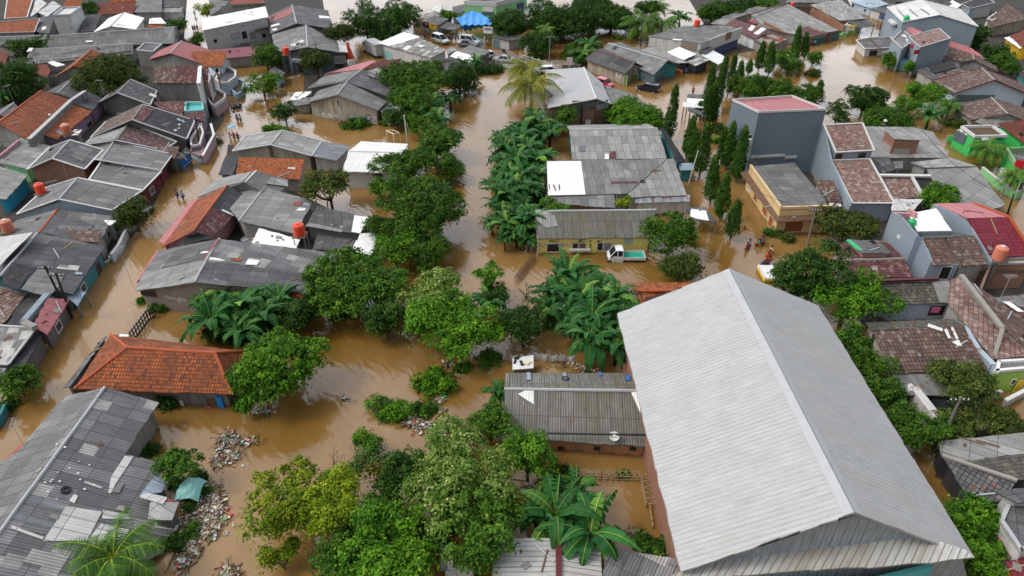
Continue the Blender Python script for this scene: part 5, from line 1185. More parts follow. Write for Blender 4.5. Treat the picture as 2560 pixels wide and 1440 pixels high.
sh(None,'1305 1018 1952 1000 1620 890 1110 950',(4.65,3.65,3.9,4.3),'g3','pg')
sh('brown tiled slope with broken red tiles right of the tower house','862 1425 1272 1395 1115 1125 708 1118',(3.2,3.2,4.6,4.6),'tm','pg',group=G_,cap=None); sh(None,'1280 1385 1420 1340 1365 1130 1125 1122',(3.2,3.2,4.5,4.6),'td','pg',cap=None)
mb=MB(); mb.bar(PH(1118,1122,4.8),PH(1275,1400,3.4),.3,.25); mb.bar(PH(700,1115,4.8),PH(1360,1125,4.8),.5,.2); mb.put('ridge_cap','wsoft'); junk('rubble','1000 1090 260 40','brk2',16,.6)
flat('bright green house with a flooded flat roof, right edge','1935 612 2358 602 2165 470 1755 480',4.4,'dk','grn',lip=.35,lipm='wsoft',group=G_)
CUR.parts[0]['m']=['wetroof'] if 'wetroof' in MAT else CUR.parts[0]['m']
sh(None,'1690 540 1930 655 1925 625 1750 520',(3.7,3.7,3.9,3.9),'pw','grn',over=.05)
op('sign','1662 560 1825 700','msky','grn' if 0 else None,out=.1); script_lines(1700,590,1800,650,3,'msky'); op('wall_panel','2010 640 2090 660','wsoft',None,out=.3,t=.5); op('window','2205 640 2290 660','tinted','dkgreen')
wl(None,'1600 605 1700 620',[1.6,1.6],'grn'); wl(None,'1600 605 1600 690',[1.6,1.6],'grn') if 0 else None
sh('red tiled roof with green walls behind the bright green house','2545 700 2640 640 2640 400 2225 450',(3.0,3.0,4.6,4.6),'tr','grn',group=G_)
B(2060,220)
flat('green framed house front at the right edge with a red banner','2335 765 2480 1000 2640 1020 2640 745',3.6,'g2','grn',lip=.6,lipm='grl',group=G_); op('banner','2430 910 2560 1020','red2',None,out=.3)
wl('long pale green boundary wall along the flooded lane, right edge','2030 1015 2250 1190 2460 1330 2560 1300',[1.6,1.6,1.6,1.6],'grl',cap='wsoft')
op('door','2490 1200 2550 1300','dkgreen','wsoft')
T('white notice board on posts in front of the pale green wall','notice_board','sign'); mb=MB(); a=PH(2235,1100,2.2); b=PH(2350,1150,2.2); e=(b-a).normalized()
M=Matrix((e,Vector((e.y,-e.x,0)),Vector((0,0,1)))).transposed(); mb.box((a+b)/2,(b-a).length,.06,1.9,M=M); k=mb.put('board','white'); mb=MB(); [mb.box((q.x,q.y,.8),.08,.08,3.4) for q in (a,b)]; mb.put('post','grey')
mb=MB(); rr_=random.Random(5); nb_=Vector((e.y,-e.x,0))
for i in range(5):
    x=-.9
    while x<.8: l=rr_.uniform(.1,.35); mb.box((a+b)/2+e*(x+l/2)+nb_*.05+Vector((0,0,.65-i*.3)),l,.02,.1,M=M); x+=l+.09
mb.put('lettering','lgrey')
gab('low brown tiled roof in front of the blue-banded wall, right edge','1880 408 1640 225 2352 330 2142 120 2720 470 2610 262',2.9,4.6,'tb','pg',group=G_)
sh('weathered grey lean-to beside the green house and low brown roof','1930 430 2130 500 2590 480 2345 328 1990 395',(3.2,3.0,3.2,3.8,3.4),'conc','conc',group=G_)
B(1920,440)
sh('pale cement roof with an open white panel between the tiled slopes, right','1235 345 1450 350 1560 228 1245 232',(3.4,3.4,3.8,3.8),'g0','pg',group=G_)
# house group right-middle
flat('blue-grey house with a white plastic-sheeted roof terrace, right','1500 625 2070 605 1690 310 1410 265',5.2,'g1','pbg',lip=.1,lipm='wsoft',group=G_) if 0 else None
T('tall blue-grey house with white roof sheeting and a green tank, right',"house",'house',G_)
k,fs,bd=roof([[PH(1500,552,6.2),PH(1838,545,6.2),PH(1680,322,6.2),PH(1405,375,6.2)]],'gw'); walls(fs,bd,'pbg',over=.05)
wl(None,'1242 362 1330 400 1500 600 1550 622 1640 860',[6.6,6.8,6.2,6.0,4.8],'pbg',th=.25); wl(None,'1242 362 1410 372',[6.6,6.6],'pk',th=.3); wl(None,'1410 325 1490 372',[6.8,6.8],'pk',th=.3)
wl(None,'1640 872 1900 880',[4.6,4.6],'pbg'); op('window','1290 590 1330 630','wsoft',None); op('door','1710 900 1825 1035','dark','lgrey')
sh(None,'1650 890 1890 880 1765 620 1555 628',(4.6,4.6,6.0,6.0),'tb',None); sh(None,'1930 895 2200 880 2072 605 1780 625',(4.6,4.6,6.0,6.0),'tb','pg'); sh(None,'1560 622 2075 603 1840 560 1500 562',(6.05,6.05,5.6,5.6),'g2',None)
B(1920,440)
sh('glossy dark red metal tiled roof with an orange verge, right edge','2195 770 2385 808 2640 800 2415 410 1990 420',(4.6,4.4,4.4,6.6,6.6),'mrd','pbg',group=G_,cap=None,over=.1); sh(None,'1990 420 2415 410 2055 268 1655 275',(6.6,6.6,5.2,5.2),'mpk','pbg',over=.1)
mb=MB(); mb.bar(PH(2055,268,5.3),PH(2415,410,6.7),.22,.2); mb.bar(PH(2415,410,6.7),PH(2640,760,4.7),.22,.2); mb.put('verge','orange' if 0 else 'orb'); wl(None,'1655 280 1985 430 2195 780 2240 860',[5.4,6.4,4.9,4.6],'pbg',th=.2)
flat('unplastered brick house shell with grey beams, right edge','2210 875 2640 862 2640 800 2190 800',4.3,'conc','brick',lip=.2,lipm='plb' if 0 else 'lgrey',group=G_); op('beam','2110 940 2560 965','conc',None,out=.1); op('pillar','2190 880 2225 1150','conc',None,out=.12)
wl('lower broken brick wall beside the brick house shell','1905 930 2215 905 2120 1150',[3.6,3.9,3.0],'brk2')
sh('small grey roofs and dark yard behind a low red wall, right edge','2190 1245 2640 1330 2640 1180 2230 1215',(2.2,2.2,2.8,2.8),'g1','pk',group=G_); patch('2350 1260 2400 1250 2560 1360 2500 1360','gw')
sh('faded red-brown tiled roof with a flat grey patch beside the tall blue-grey house','790 1000 780 850 1365 815 1250 770 930 760 680 665',(3.6,3.8,3.9,4.3,4.2,4.4),'tp','pg',group=G_) if 0 else gab('faded red-brown tiled roof with a flat grey patch beside the tall blue-grey house','740 1022 1450 1010 700 845 1362 825 640 668 1200 660',3.2,4.4,'tp','pg',group=G_)
sh(None,'935 772 1240 772 1100 640 830 640',(4.6,4.6,4.4,4.4),'g2','pk'); patch('935 668 975 660 1010 715 960 715','gw'); mb=MB(); mb.bar(PH(800,640,4.6),PH(925,745,4.5),.5,.12); mb.put('gutter','gr2')
sh('mossy grey tiled roof with laundry hanging below it, right','1280 1285 1885 1268 1800 1045 1020 1068',(3.2,3.2,4.3,4.3),'ty','plb',group=G_); patch('1715 1270 1880 1265 1800 1050 1640 1058','g3'); op('opening','1600 1290 1770 1400','dark','lgrey'); op('wall_panel','1205 1300 1290 1400','lgrey',None)
mb=MB(); 
for i,c in enumerate((0,1,0,1)): q=wallhit(1620+i*18,1310); q and mb.box(q[1]+q[3]*.5,.28,.04,.6)
mb.put('laundry','pink'); mb=MB(); mb.bar(PH(1000,1052,4.6),PH(1700,1025,4.6),.35,.2); mb.put('parapet','mrd')
B(1920,760)
gab('long brown tiled gable running diagonally at the right edge','2255 545 1800 -60 2345 245 1900 -280 2700 480 2560 330',3.2,4.8,'tm','pg',group=G_) if 0 else sh('long brown tiled roof running diagonally at the right edge','2255 548 2720 510 2345 240 1935 -290 1815 -235 1790 -20',(3.0,3.0,4.9,4.9,3.6,3.2),'tm','pg',group=G_)
mb=MB(); mb.bar(PH(2255,545,3.1),PH(2345,240,5.0),.3,.2); mb.bar(PH(1935,-290,5.0),PH(2345,240,5.0),.4,.2); mb.put('ridge_cap','vstain')
sh(None,'2345 240 2640 480 2640 200 1935 -290',(4.85,3.6,3.6,4.85),'tb','pg')
sh('white framed grey terrace with orange rails at the right edge','2480 200 2640 380 2700 300 2560 150',(3.4,3.6),'to','pw',group=G_)
gab('large brown tiled roof with white patched ridge beside the ribbed hall','1240 695 1740 660 1045 260 1780 240 985 195 1990 195',3.2,4.9,'tb','pg',group=G_) if 0 else sh('large brown tiled roof with white patched ridge beside the ribbed hall','1235 692 2200 670 1960 215 1040 262',(3.1,3.1,4.9,4.9),'tb','pst',group=G_)
sh(None,'1040 262 1960 215 1860 150 975 185',(4.9,4.9,4.2,4.2),'ty','pst'); sh(None,'1310 905 1890 912 2080 700 1235 700',(2.5,2.5,2.8,3.0),'conc','dk')
for s in ('1590 230 1740 280 1740 250 1600 200','1755 260 1800 350 1825 345 1780 250','1820 235 1880 360 1900 350 1845 235','1835 385 1890 420 1935 425 1900 360'): patch(s,'gw',up=.1)
patch('1660 640 1700 670 1740 640 1710 600','g1')
wl('white painted wall top with broken tiles running beside the trees, right','1365 850 1460 820 1650 1060 1770 1250',[2.6,2.8,2.4,2.0],'pw',th=.7); junk('rubble','1600 1000 40 60','brk2',4)
wl('pale wall strip between the two brown tiled roofs, right','1960 210 2100 440 2260 600 2330 640',[3.8,3.4,3.2,3.2],'plb',th=.5)
flat('lime green house front with white sills at the right edge','2280 668 2600 640 2640 540 2300 560',3.6,'g1','lim',lip=.25,lipm='white',group=G_); op('window','2430 750 2475 800','tinted','white'); op('window','2530 740 2590 800','tinted','white'); op('pillar','2460 750 2530 860','yel2',None,out=.2)
for i,(a_,b_) in enumerate((('2190 905','2335 875'),('2375 965','2600 850'))):
    wl('white fence panel in the flood before the lime green house, '+('shorter one' if i==0 else 'longer one'),a_+' '+b_,[1.1,1.1],'pw',name='fence',cat='fence',cap='white',group='white fence panels')
wl('dark green fence wall below the grey porch roof, right','1640 940 1820 960 2180 925',[1.6,1.6,1.6],'slt',name='fence',cat='fence')
B(1920,1080)
sh('grey concrete and tiled roof at the lower right edge','1735 235 1985 290 2640 200 2640 0 1700 90',(2.9,3.0,3.2,3.4,2.9),'g3','dk',group=G_) ; sh(None,'2000 660 2350 700 2490 480 1740 235',(2.4,2.6,3.7,3.1),'tg','dk'); sh(None,'2490 480 2640 470 2640 200 1985 288 1740 235',(3.75,3.6,3.2,3.05,3.1),'ty','dk')
mb=MB(); mb.bar(PH(1745,235,3.2),PH(2490,485,3.85),.28,.18); mb.put('ridge_cap','vstain')
flat('white walled house with a barred window at the lower right corner','2320 870 2540 1200 2700 1100 2640 700 2400 690',4.2,'g2','pw',lip=.15,group=G_,lipm='lgrey'); sh(None,'2250 585 2500 712 2640 690 2640 560',(4.8,4.6),'g2','pw')
sh(None,'2175 910 2390 1280 2500 1230 2330 900 2240 750',(2.7,2.6,3.1,3.2,3.2),'tb','dk'); B(1920,1080); op('window','2510 960 2640 1100','tinted','lgrey')
sh('small red roof with yellow trim in the lower right corner','2370 1300 2470 1470 2700 1420 2560 1250',(2.8,2.6,3.0,3.2),'mrd','ylw',group=G_)
# ---------------- the great hall ----------------
B(0,0,1)
gab('huge ribbed pale metal gable roof, largest building in the picture','1703 1428 1543 783 2136 1282 1823 672 2436 1393 2046 764',6.3,9.8,'mpale','brick',name='sports_hall',cat='warehouse',trim=None,over=.7,thick=.14,cap=None); _h=sorted(CUR.faces[0],key=lambda p:-p.z); flashing(_h[0],_h[1],.55,'wcap')
sh(None,'1733 1440 2436 1395 2310 1335 1775 1400',(5.9,6.2,6.9,6.9),'mp2',None) if 0 else None
B(1920,1080)
sh(None,'-180 1440 -760 1440 2075 1255 1560 1035 0 1115 -190 1170',(5.6,5.6,6.0,7.2,7.2,7.2),'mp2',None) if 0 else None
# lean-to roof over the end wall and its ribbed gable
E1,E2=CUR.faces[0][0],CUR.faces[1][2]
def onend(x,y,off):
    B(0,0,1); _a,_b=P(1703,1428,hz(6.3)),P(2436,1393,hz(6.3)); e=(_b-_a).normalized(); nn=Vector((e.y,-e.x,0)); a=_a+nn*off; d=ray(x,y); t=(a-CAM).dot(nn)/d.dot(nn); return CAM+d*t
def onpl(pl,x,y):
    n=(pl[1]-pl[0]).cross(pl[2]-pl[0]); B(0,0,1); d=ray(x,y); return CAM+d*((pl[0]-CAM).dot(n)/d.dot(n))
_u=onend(1800,1402,-.62); _w=onend(2306,1340,-.62); print('LEAN',_u.z,_w.z); _pl=[_u,_w,P(1920,1432,(_u.z+_w.z)/2-.55)]
roof([[onpl(_pl,x,y) for x,y in ((1650,1458),(1920,1433),(2330,1407),(2437,1393),(2414,1374),(2306,1339),(1920,1360),(1690,1432))]],'mp2',name='lean_to_roof',thick=.1)
v=[onend(1760,1450,-.6),onend(2420,1450,-.6),onend(2400,1372,-.6),onend(2136,1288,-.6),onend(1730,1424,-.6)]
part('gable_cladding',v,[[0,1,2,3,4]],'msg',uv=[(p.x*.9,p.z) for p in v])
wl(None,'1560 1600 2330 1412',[5.2,5.2],'trq',th=.25)
B(1280,1080); op('towel','1625 985 1655 1085','blue2',None,out=.12)
B(1920,1080); wl(None,'0 1120 1545 1035',[8.6,8.6],'mwgab',th=.1) if 0 else None
# ---------------- centre and lower houses ----------------
B(1280,440)
gab('old school building with a grey roof and yellow walls scrawled with letters','245 628 1390 612 232 352 1440 340',2.9,4.9,'gm','py',name='school_building',cat='building',cap='g1' if 0 else 'lgrey',over=.25)
patch('250 440 340 520 460 500 430 400 340 352 240 355','vstain' if 0 else 'g3',up=.035)
op('opening','345 672 482 760','dark','wsoft'); op('window','600 668 665 740','dark','lgrey'); op('window','668 668 740 740','wood','lgrey'); op('window','850 662 912 745','dark','lgrey'); op('window','915 665 990 745','grey','lgrey'); op('poster','1125 620 1205 680','lgrey',None)
op('ledge','580 722 780 738','wsoft',None,out=.2,t=.4)
for tx,x,y,h,mm,w_ in (('PAC',415,655,.42,'dkgreen',1.3),('BC',695,650,.42,'dkgreen',1.2),('MAC',535,690,.62,'lgrey',1.9),('RA',310,690,.6,'lgrey',1.5),('F',782,655,.35,'navy',.5),('B',782,690,.35,'navy',.5),('C',782,725,.35,'navy',.5),('MC',875,655,.3,'dkgreen',1)): graffiti(tx,x,y,h,mm,w_)
gab('orange tiled roof mostly hidden behind the great ribbed hall','1290 1300 1700 1200 1250 1150 2080 1140 1140 1070 1900 1060',3.0,4.4,'to','cream' if 0 else 'pst',group=G_,trim=None)
sh('small grey shed roof with white patches on thin posts, in the flood','1795 445 2055 462 1935 318 1745 305',(2.4,2.4,2.9,2.9),'g2',None,open_=True,name='shed',cat='shed',group='small sheds and stalls'); patch('1780 405 1790 330 1940 350 1970 450 1850 430','gw')
B(1920,440); sh('orange tiled end of a roof peeping out behind the great hall','-30 1060 60 1130 -20 1160 -130 1090',(2.6,2.6),'to','pst',group=G_) if 0 else None
B(1280,760)
gab('long mossy ribbed cement roof against the side of the great hall','-82 1335 1440 1435 -78 850 1260 870 -68 690 1190 690',3.1,4.6,'gm','peach',name='school_building',cat='building',trim=None,cap='lgrey',group=G_) if 0 else None
T('long mossy ribbed cement roof against the side of the great hall','school_building','building',G_)
e1,e2=PH(-82,1340,2.1),PH(1420,1430,2.1); r1,r2=PH(-78,850,4.0),PH(1262,868,4.0); f1,f2=PH(-66,690,2.7),PH(1192,690,2.7)
build([[e1,e2,r2,r1],[r1,r2,f2,f1]],'gm','peach',ridges=[(r1,r2)])
patch('60 905 130 870 215 870 222 1010 140 960','gw',up=.03); patch('1190 890 1245 885 1320 1095 1280 1090','gw',up=.03)
for s in ('145 765 190 765 185 690 148 690','512 768 555 768 540 690 508 690'): patch(s,'msky')
for s in ('868 722 902 718 895 690 865 690','1145 770 1185 765 1180 720 1135 722'): patch(s,'blue2')
mb=MB(); mb.bar(PH(-60,1285,3.25),PH(1385,1310,3.2),.12,.1); mb.put('roof_lap','dark')
B(1280,1080)
for i in range(3): op('opening','%d 140 %d 182'%(455+i*360,525+i*360),'dark','brown')
for i in range(3): op('pillar','%d 160 %d 215'%(706+i*358-18,706+i*358+18),'brown',None,out=.1) if 0 else None
B(1280,760)
sh('small rusty table-like shed roof loaded with pots beside the grey school roof','5 655 215 640 215 510 5 540',(1.6,1.6,1.7,1.7),'gw','rustb' if 0 else 'pd',name='shed',cat='shed',group='small sheds and stalls',over=.1); junk('pot','60 570 40 30','black',4,.4); junk('tyre','150 590 30 20','cream',3,.45)
B(0,440,4)
gab('long grey gable roof with pale blue end parapet, left middle','172 385 470 115 590 235 775 22 1120 345 1425 150',3.2,5.2,'g1','plb',group=G_,trim='wsoft',auto=0); 
gab('grey gable roof with a red ridge end behind the round lane tree, left','-90 625 170 440 385 572 575 335 1010 640 1140 400',3.0,5.0,'g1','pg',group=G_,auto=1,cap='orb'); patch('420 560 700 650 950 500 600 345','g2',up=.03)
sh(None,'665 655 985 660 1010 540 640 545',(3.6,3.6,4.0,4.0),'tb','pg',over=.1); sh(None,'970 500 1110 490 1165 445 1000 440',(3.0,3.2),'gw','pg')
gab('broad dark grey gable roof with an old tiled corner, left','-160 1050 20 600 0 1000 375 570 730 1180 1045 705',3.0,5.2,'g2','tea',group=G_,auto=1,cap='lgrey')
patch('0 1090 180 1140 290 1000 380 920 120 870','td',name='tiled_slope'); patch('210 1135 480 1215 600 1100 640 1000 380 925','g1'); patch('560 930 600 890 800 900 780 950','gp'); patch('740 985 820 995 825 970 765 960','msky')
for s,mm in (('0 640 290 600 360 590 120 830 0 960','g0'),): patch(s,mm,up=.03)
sh('weathered white sheet roof on the far side of the broad dark gable, left edge','-60 1000 0 960 300 600 -60 660',(3.4,5.0),'g0','pg',group=G_) if 0 else None
sh('brown tiled roof with a curved edge at the left edge, middle','-80 1560 70 1440 270 1175 -40 1098 -80 1100',(2.8,2.9,3.2,4.3,4.3),'tm','pg',group=G_)
T('half-built dark terrace with a pale parapet beside the pink roof, left','house','house',G_)
roof([[PH(70,1480,3.0),PH(330,1500,3.0),PH(480,1190,3.0),PH(270,1170,3.0)]],'gd'); walls(*[CUR.faces[-1:], [(a,b,0) for a,b in zip(CUR.faces[-1],CUR.faces[-1][1:]+CUR.faces[-1][:1])]],'pd',over=.0)
wl(None,'235 1440 470 1170',[4.0,4.0],'pbg',th=.6,z0=2.6); wl(None,'220 1440 340 1500',[4.2,4.2],'pg',th=.5,z0=2.6)
sh('pink-red metal tiled roof above the flooded lane, left','470 1590 690 1235 480 1215 330 1500',(2.7,2.7,3.8,3.8),'mpk','pd',group=G_,auto=1); 
B(0,760,4)
sh(None,'460 285 690 -20 500 -60 330 205',(2.75,2.75,3.7,3.7),'mpk','pd') if 0 else None
sh('weathered grey sheet roof with pale scraps at the left edge, lower middle','-80 600 85 608 360 240 -80 215',(3.0,3.0,3.6,3.8),'gp','pd',group=G_,trim='lgrey'); sh(None,'85 640 230 640 450 285 340 262',(2.5,2.5,2.6,2.8),'slt' if 0 else 'gd','pd'); op('gate','455 340 520 450','cream','brown')
sh('blue-grey house corner at the left edge behind the lane bush','-80 760 20 740 60 640 -80 640',(2.6,2.8),'pbg','slt',group=G_)
wl('dark green wall at the left edge beside the lane','-80 1200 10 1080 40 1000',[1.2,1.2,1.2],'tea')
B(0,440,4)
sh('light blue metal awning over an open stall on the left lane','668 1210 775 1300 858 1165 735 1120',(2.2,2.0,2.2,2.5),'msky',None,open_=True,name='awning',cat='awning',group='small sheds and stalls')
sh('grey roof over blue walls at the far left edge, above the tank','-80 330 0 300 230 60 -80 -60',(3,3,3.2,4.2),'g3','cya',group=G_) if 0 else None
# cluster right of left lane
gab('pale grey roof with a white broken ridge behind the bright orange lane roof','1985 230 2260 30 2460 60 2540 -80 2700 320 2760 60',3.2,4.9,'g3','pg',group=G_) if 0 else None
B(400,220)
gab('pale grey patched roof with a white broken ridge at the left of the bare tree','480 1400 900 1120 1090 1210 1235 1060 1480 1434 1650 1180',3.2,5.0,'g1','pg',group=G_,cap='wsoft'); patch('500 1400 720 1180 1180 1080 1060 1220 860 1260','g3',up=.035); patch('1350 1230 1640 1270 1630 1180 1420 1150','gw' if 0 else 'g3',up=.05)
B(0,440,4)
gab('steep roof with one orange tiled slope and one dark grey slope along the left lane','1620 712 1960 240 1925 558 2270 92 2130 620 2470 200',3.2,5.4,['tof','gd'],'pk',group=G_,cap='orb'); patch('1925 560 2125 625 2320 420 2110 320','tp',name='tiled_slope',up=.03); patch('2205 355 2330 415 2340 400 2220 345','gw',up=.06)
sh(None,'1582 660 1640 680 1990 240 1920 235',(2.6,3.0,3.0,2.6),'mpk','pk'); sh(None,'1730 770 2000 645 2140 620 1925 560',(3.0,3.2,3.6,4.6),'gd','pg')
gab('large light grey sheet roof with a diagonal lap, beside the orange tank','2210 620 2480 250 2560 400 2700 30 3060 560 3130 240',3.4,5.0,'g1','pg',group=G_) if 0 else None
B(640,440,4)
sh('large light grey roof slope with a white ridge strip beside the big orange tank','-320 190 -30 -20 90 95 575 245 400 575 -120 560',(3.6,5.0,5.0,3.2,3.2,3.4),'g1','pg',group=G_) if 0 else gab('large light grey roof slope beside the big orange tank','-360 200 -70 -10 -170 450 85 110 395 575 575 248',3.2,5.0,'g3','pg',group=G_)
patch('370 290 440 300 470 265 385 255','mr'); patch('400 350 490 350 500 325 430 320','gw'); patch('465 290 530 310 545 285 480 270','msky')
gab('dark roofed shed with a white sheet side and a rust-stained step, left of centre','490 500 590 300 1035 575 1130 410 1 1 1 1',3,4) if 0 else sh('dark roofed shed with a white sheet side beside the big orange tank','490 502 1040 578 1160 420 610 300',(3.0,2.8,3.0,3.4),'g2','pd',group=G_); patch('955 560 1040 575 1140 415 985 395','gw'); patch('500 500 860 565 880 540 540 470','g3',up=.03)
sh('white sheet lean-to hidden under the riverside trees','955 745 1160 792 1240 560 1040 575',(2.4,2.2,2.6,2.8),'gw','pd',group='small sheds and stalls',name='shed',cat='shed'); 
sh('open timber yard floor of ribbed brown sheets below the dark shed','560 740 960 745 1010 600 620 560',(1.2,1.6),'wood' if 0 else 'gq','wood',group='small sheds and stalls',name='shed',cat='shed')
sh('new white sheet roof in front of the big orange tank','-60 690 400 735 440 635 30 520',(3.2,3.0,3.0,3.4),'gw','pg',group=G_); patch('195 625 255 632 260 605 205 600','gs',up=.08); sh(None,'-60 700 -20 640 -120 600 -160 640',(3.2,3.2),'g2','pg')
B(0,440,4)
gab('largest patchwork grey gable roof of the centre left, over a block wall','1330 1155 1600 735 1945 1060 2195 628 3195 1150 3390 800',3.2,5.4,'gq','blg',group=G_,name='house',cap='lgrey') if 0 else None
T('largest patchwork grey gable roof of the centre left, over a block wall','house','house',G_)
a=[PH(1412,1145,3.3),PH(1590,745,3.3)]; r=[PH(1945,1062,5.3),PH(2060,845,5.3),PH(2195,628,5.3)]; m_=PH(1440,960,3.3)
f=[PH(3195,1165,3.1),PH(3250,820,3.1),PH(3400,800,3.1)]
build([[PH(1350,1150,3.1),m_,r[1],r[0]],[m_,a[1],r[2],r[1]],[r[0],r[1],PH(3190,990,3.15),PH(3190,1180,3.1)],[r[1],r[2],PH(3420,780,3.2),PH(3190,990,3.15)]],['g3','g1','g2','gq'],'blg',ridges=[(r[0],r[1]),(r[1],r[2])])
patch('1615 925 2040 830 2170 640 1750 745','g2',up=.03); patch('2040 840 2060 838 2200 640 2170 640','mr',up=.1); patch('2090 850 2260 865 2200 840 2100 825','gw',up=.06); patch('2455 900 2570 905 2600 860 2480 845','gw',up=.08); patch('2300 850 2400 870 2430 845 2330 830','to',up=.06); patch('2000 780 2080 770 2110 755 2030 760','gw',up=.06)
graffiti('Hera Aya',1755,1222,.45,'wsoft',2.6); graffiti('SS',1790,1250,.35,'wsoft',.6); op('opening','1410 1130 1560 1200','dark','brown')
wl(None,'2560 1160 3150 1250',[2.9,2.9],'red',z0=2.5,th=.15)
sh('pink painted strip of roof along the left lane beside the patchwork gable','1362 1065 1400 1030 1640 745 1565 740',(2.7,3.0,3.0,2.7),'mpk','pk',group=G_)
# orange hip roof
B(0,760,4)
hip('large orange hipped tile roof standing in the flood, lower left','740 850 2320 900 2420 470 1105 300 1270 435 2150 490',2.9,5.0,'th','conc',group=G_,cap='orb',over=.7)
sh(None,'630 835 700 825 1068 320 1035 325',(2.2,2.7,2.7,2.2),'g2','conc'); op('door','2080 940 2180 1070','wood','brown'); op('tarpaulin','2180 915 2240 1060','tarp',None,out=.15); op('pillar','1820 960 1855 1080','wsoft',None,out=.1); op('cloth','2085 1010 2135 1100','pink',None,out=.2)
patch('1195 330 1290 330 1290 312 1205 308','gw',up=.08)
# big bottom-left roof
B(0,760,4)
T('very long ribbed grey roof with white patches at the bottom left corner','house','house',G_)
r0=PH(1050,832,5.0); r1=PH(-760,3400-760*0,5.0)
R=lambda x,y,z: PH(x,y,z)
# ridge runs (1050,832)->(580,1440)->(0,2300); right eave (1590,985)->(1385,1320)->(1250,1500)
rA,rB,rC=PH(1050,832,5.0),PH(585,1440,5.0),PH(-60,2360,5.0); d_=(rC-rA); rC=rA+d_*1.25
eA,eB=PH(1592,985,3.2),PH(1270,1480,3.2); de=(eB-eA); 
eB2=PH(1650,2480,2.6)
lA=PH(640,925,3.1); lB=PH(200,1440,3.1); lC=lA+(lB-lA)*2.6
_pr=[rA,rC,eA]; _pl=[rA,rC,lA]
def onp(pl,q): n=(pl[1]-pl[0]).cross(pl[2]-pl[0]); d=ray(*q); return CAM+d*((pl[0]-CAM).dot(n)/d.dot(n))
build([[rA,rC]+[onp(_pr,q) for q in ((900,2880),(1640,2470),(1800,2190),(1570,2100),(1600,1585),(1255,1500),(1592,985))],[rA,rC,onp(_pl,(-700,2100)),onp(_pl,(200,1440)),onp(_pl,(640,925))]],['gq','g1'],'pg',ridges=[(rA,rC)],cap='lgrey')
B(0,1080,4)
for s in ('1080 615 1110 450 1250 240 1340 245 1150 530 1110 615','430 1095 540 930 660 745 1020 800 870 1090','870 1090 1010 920 1290 980 1250 1120 1060 1200','690 690 740 625 780 640 745 720','1020 870 1030 780 1280 830 1300 880','1530 960 1560 900 1790 940 1760 985','100 965 125 940 440 1055 430 1080','840 510 850 490 1030 555 1020 575'): patch(s,'g0',up=.05)
for s in ('1180 520 1110 610 1190 620 1240 520','490 860 520 820 600 850 570 885','340 1000 360 990 440 1020 430 1035','1150 780 1240 800 1245 750 1190 740'): patch(s,'vstain' if 0 else 'g3',up=.08)
for s in ('300 700 320 640 700 760 640 790','120 870 150 800 560 930 520 960'): patch(s,'gs',up=.03)
sh(None,'1395 640 1620 600 1660 470 1540 440',(2.6,2.2,2.2,2.8),'msky','pd'); sh(None,'1395 650 1630 720 1675 650 1440 600',(2.7,2.5),'g0','pd'); sh(None,'1620 740 1720 755 1745 680 1660 665',(2.3,2.5),'mr','pd'); sh(None,'1480 870 1610 880 1720 880 1790 700 1500 700',(2.5,2.4,2.3,2.4,2.7),'g3','pd')
for i in range(22):
    rnd=random.Random(i); x=rnd.uniform(350,1300); y=rnd.uniform(60,700); 
    if x>1150-(y*.3): continue
    s_=rnd.uniform(8,18); patch('%f %f %f %f %f %f %f %f'%(x-s_,y+3,x+s_*.3,y+s_*.6,x+s_,y-2,x-s_*.2,y-s_*.5),'gw',up=.09)
B(0,1080,4); wl('low red and pale blue wall at the left edge beside the long ribbed roof','0 420 60 290 170 200 225 145',[1.2,1.2,1.2,1.2],'plb',cap='mr' if 0 else 'red2')
# bottom middle
B(1280,1080,4)
sh('white ribbed sheet roof in two bays with a red gutter at the bottom edge','-210 1500 465 1560 455 1065 -160 1060',(2.8,3.4,3.4,2.8),'mp2','pw',group=G_,cap=None) ; sh(None,'465 1560 910 1540 885 1130 485 1065',(3.4,2.9,2.9,3.4),'mp2','pw',cap=None); mb=MB(); mb.bar(PH(462,1065,3.55),PH(470,1560,3.55),.35,.15); mb.put('gutter','mr')
sh('dark ribbed sheet roof at the bottom edge under the banana leaves','905 1560 1720 1560 1680 1270 930 1145',(2.6,3.0,3.0,3.0),'gq','pg',group=G_)
B(640,1080,4); sh('blackened ribbed sheet over a white wall at the bottom edge, left of the white bays','1840 1382 2205 1385 2230 1130 1830 1120',(2.6,3.0),'gq','pw',group=G_)
B(1200,220)
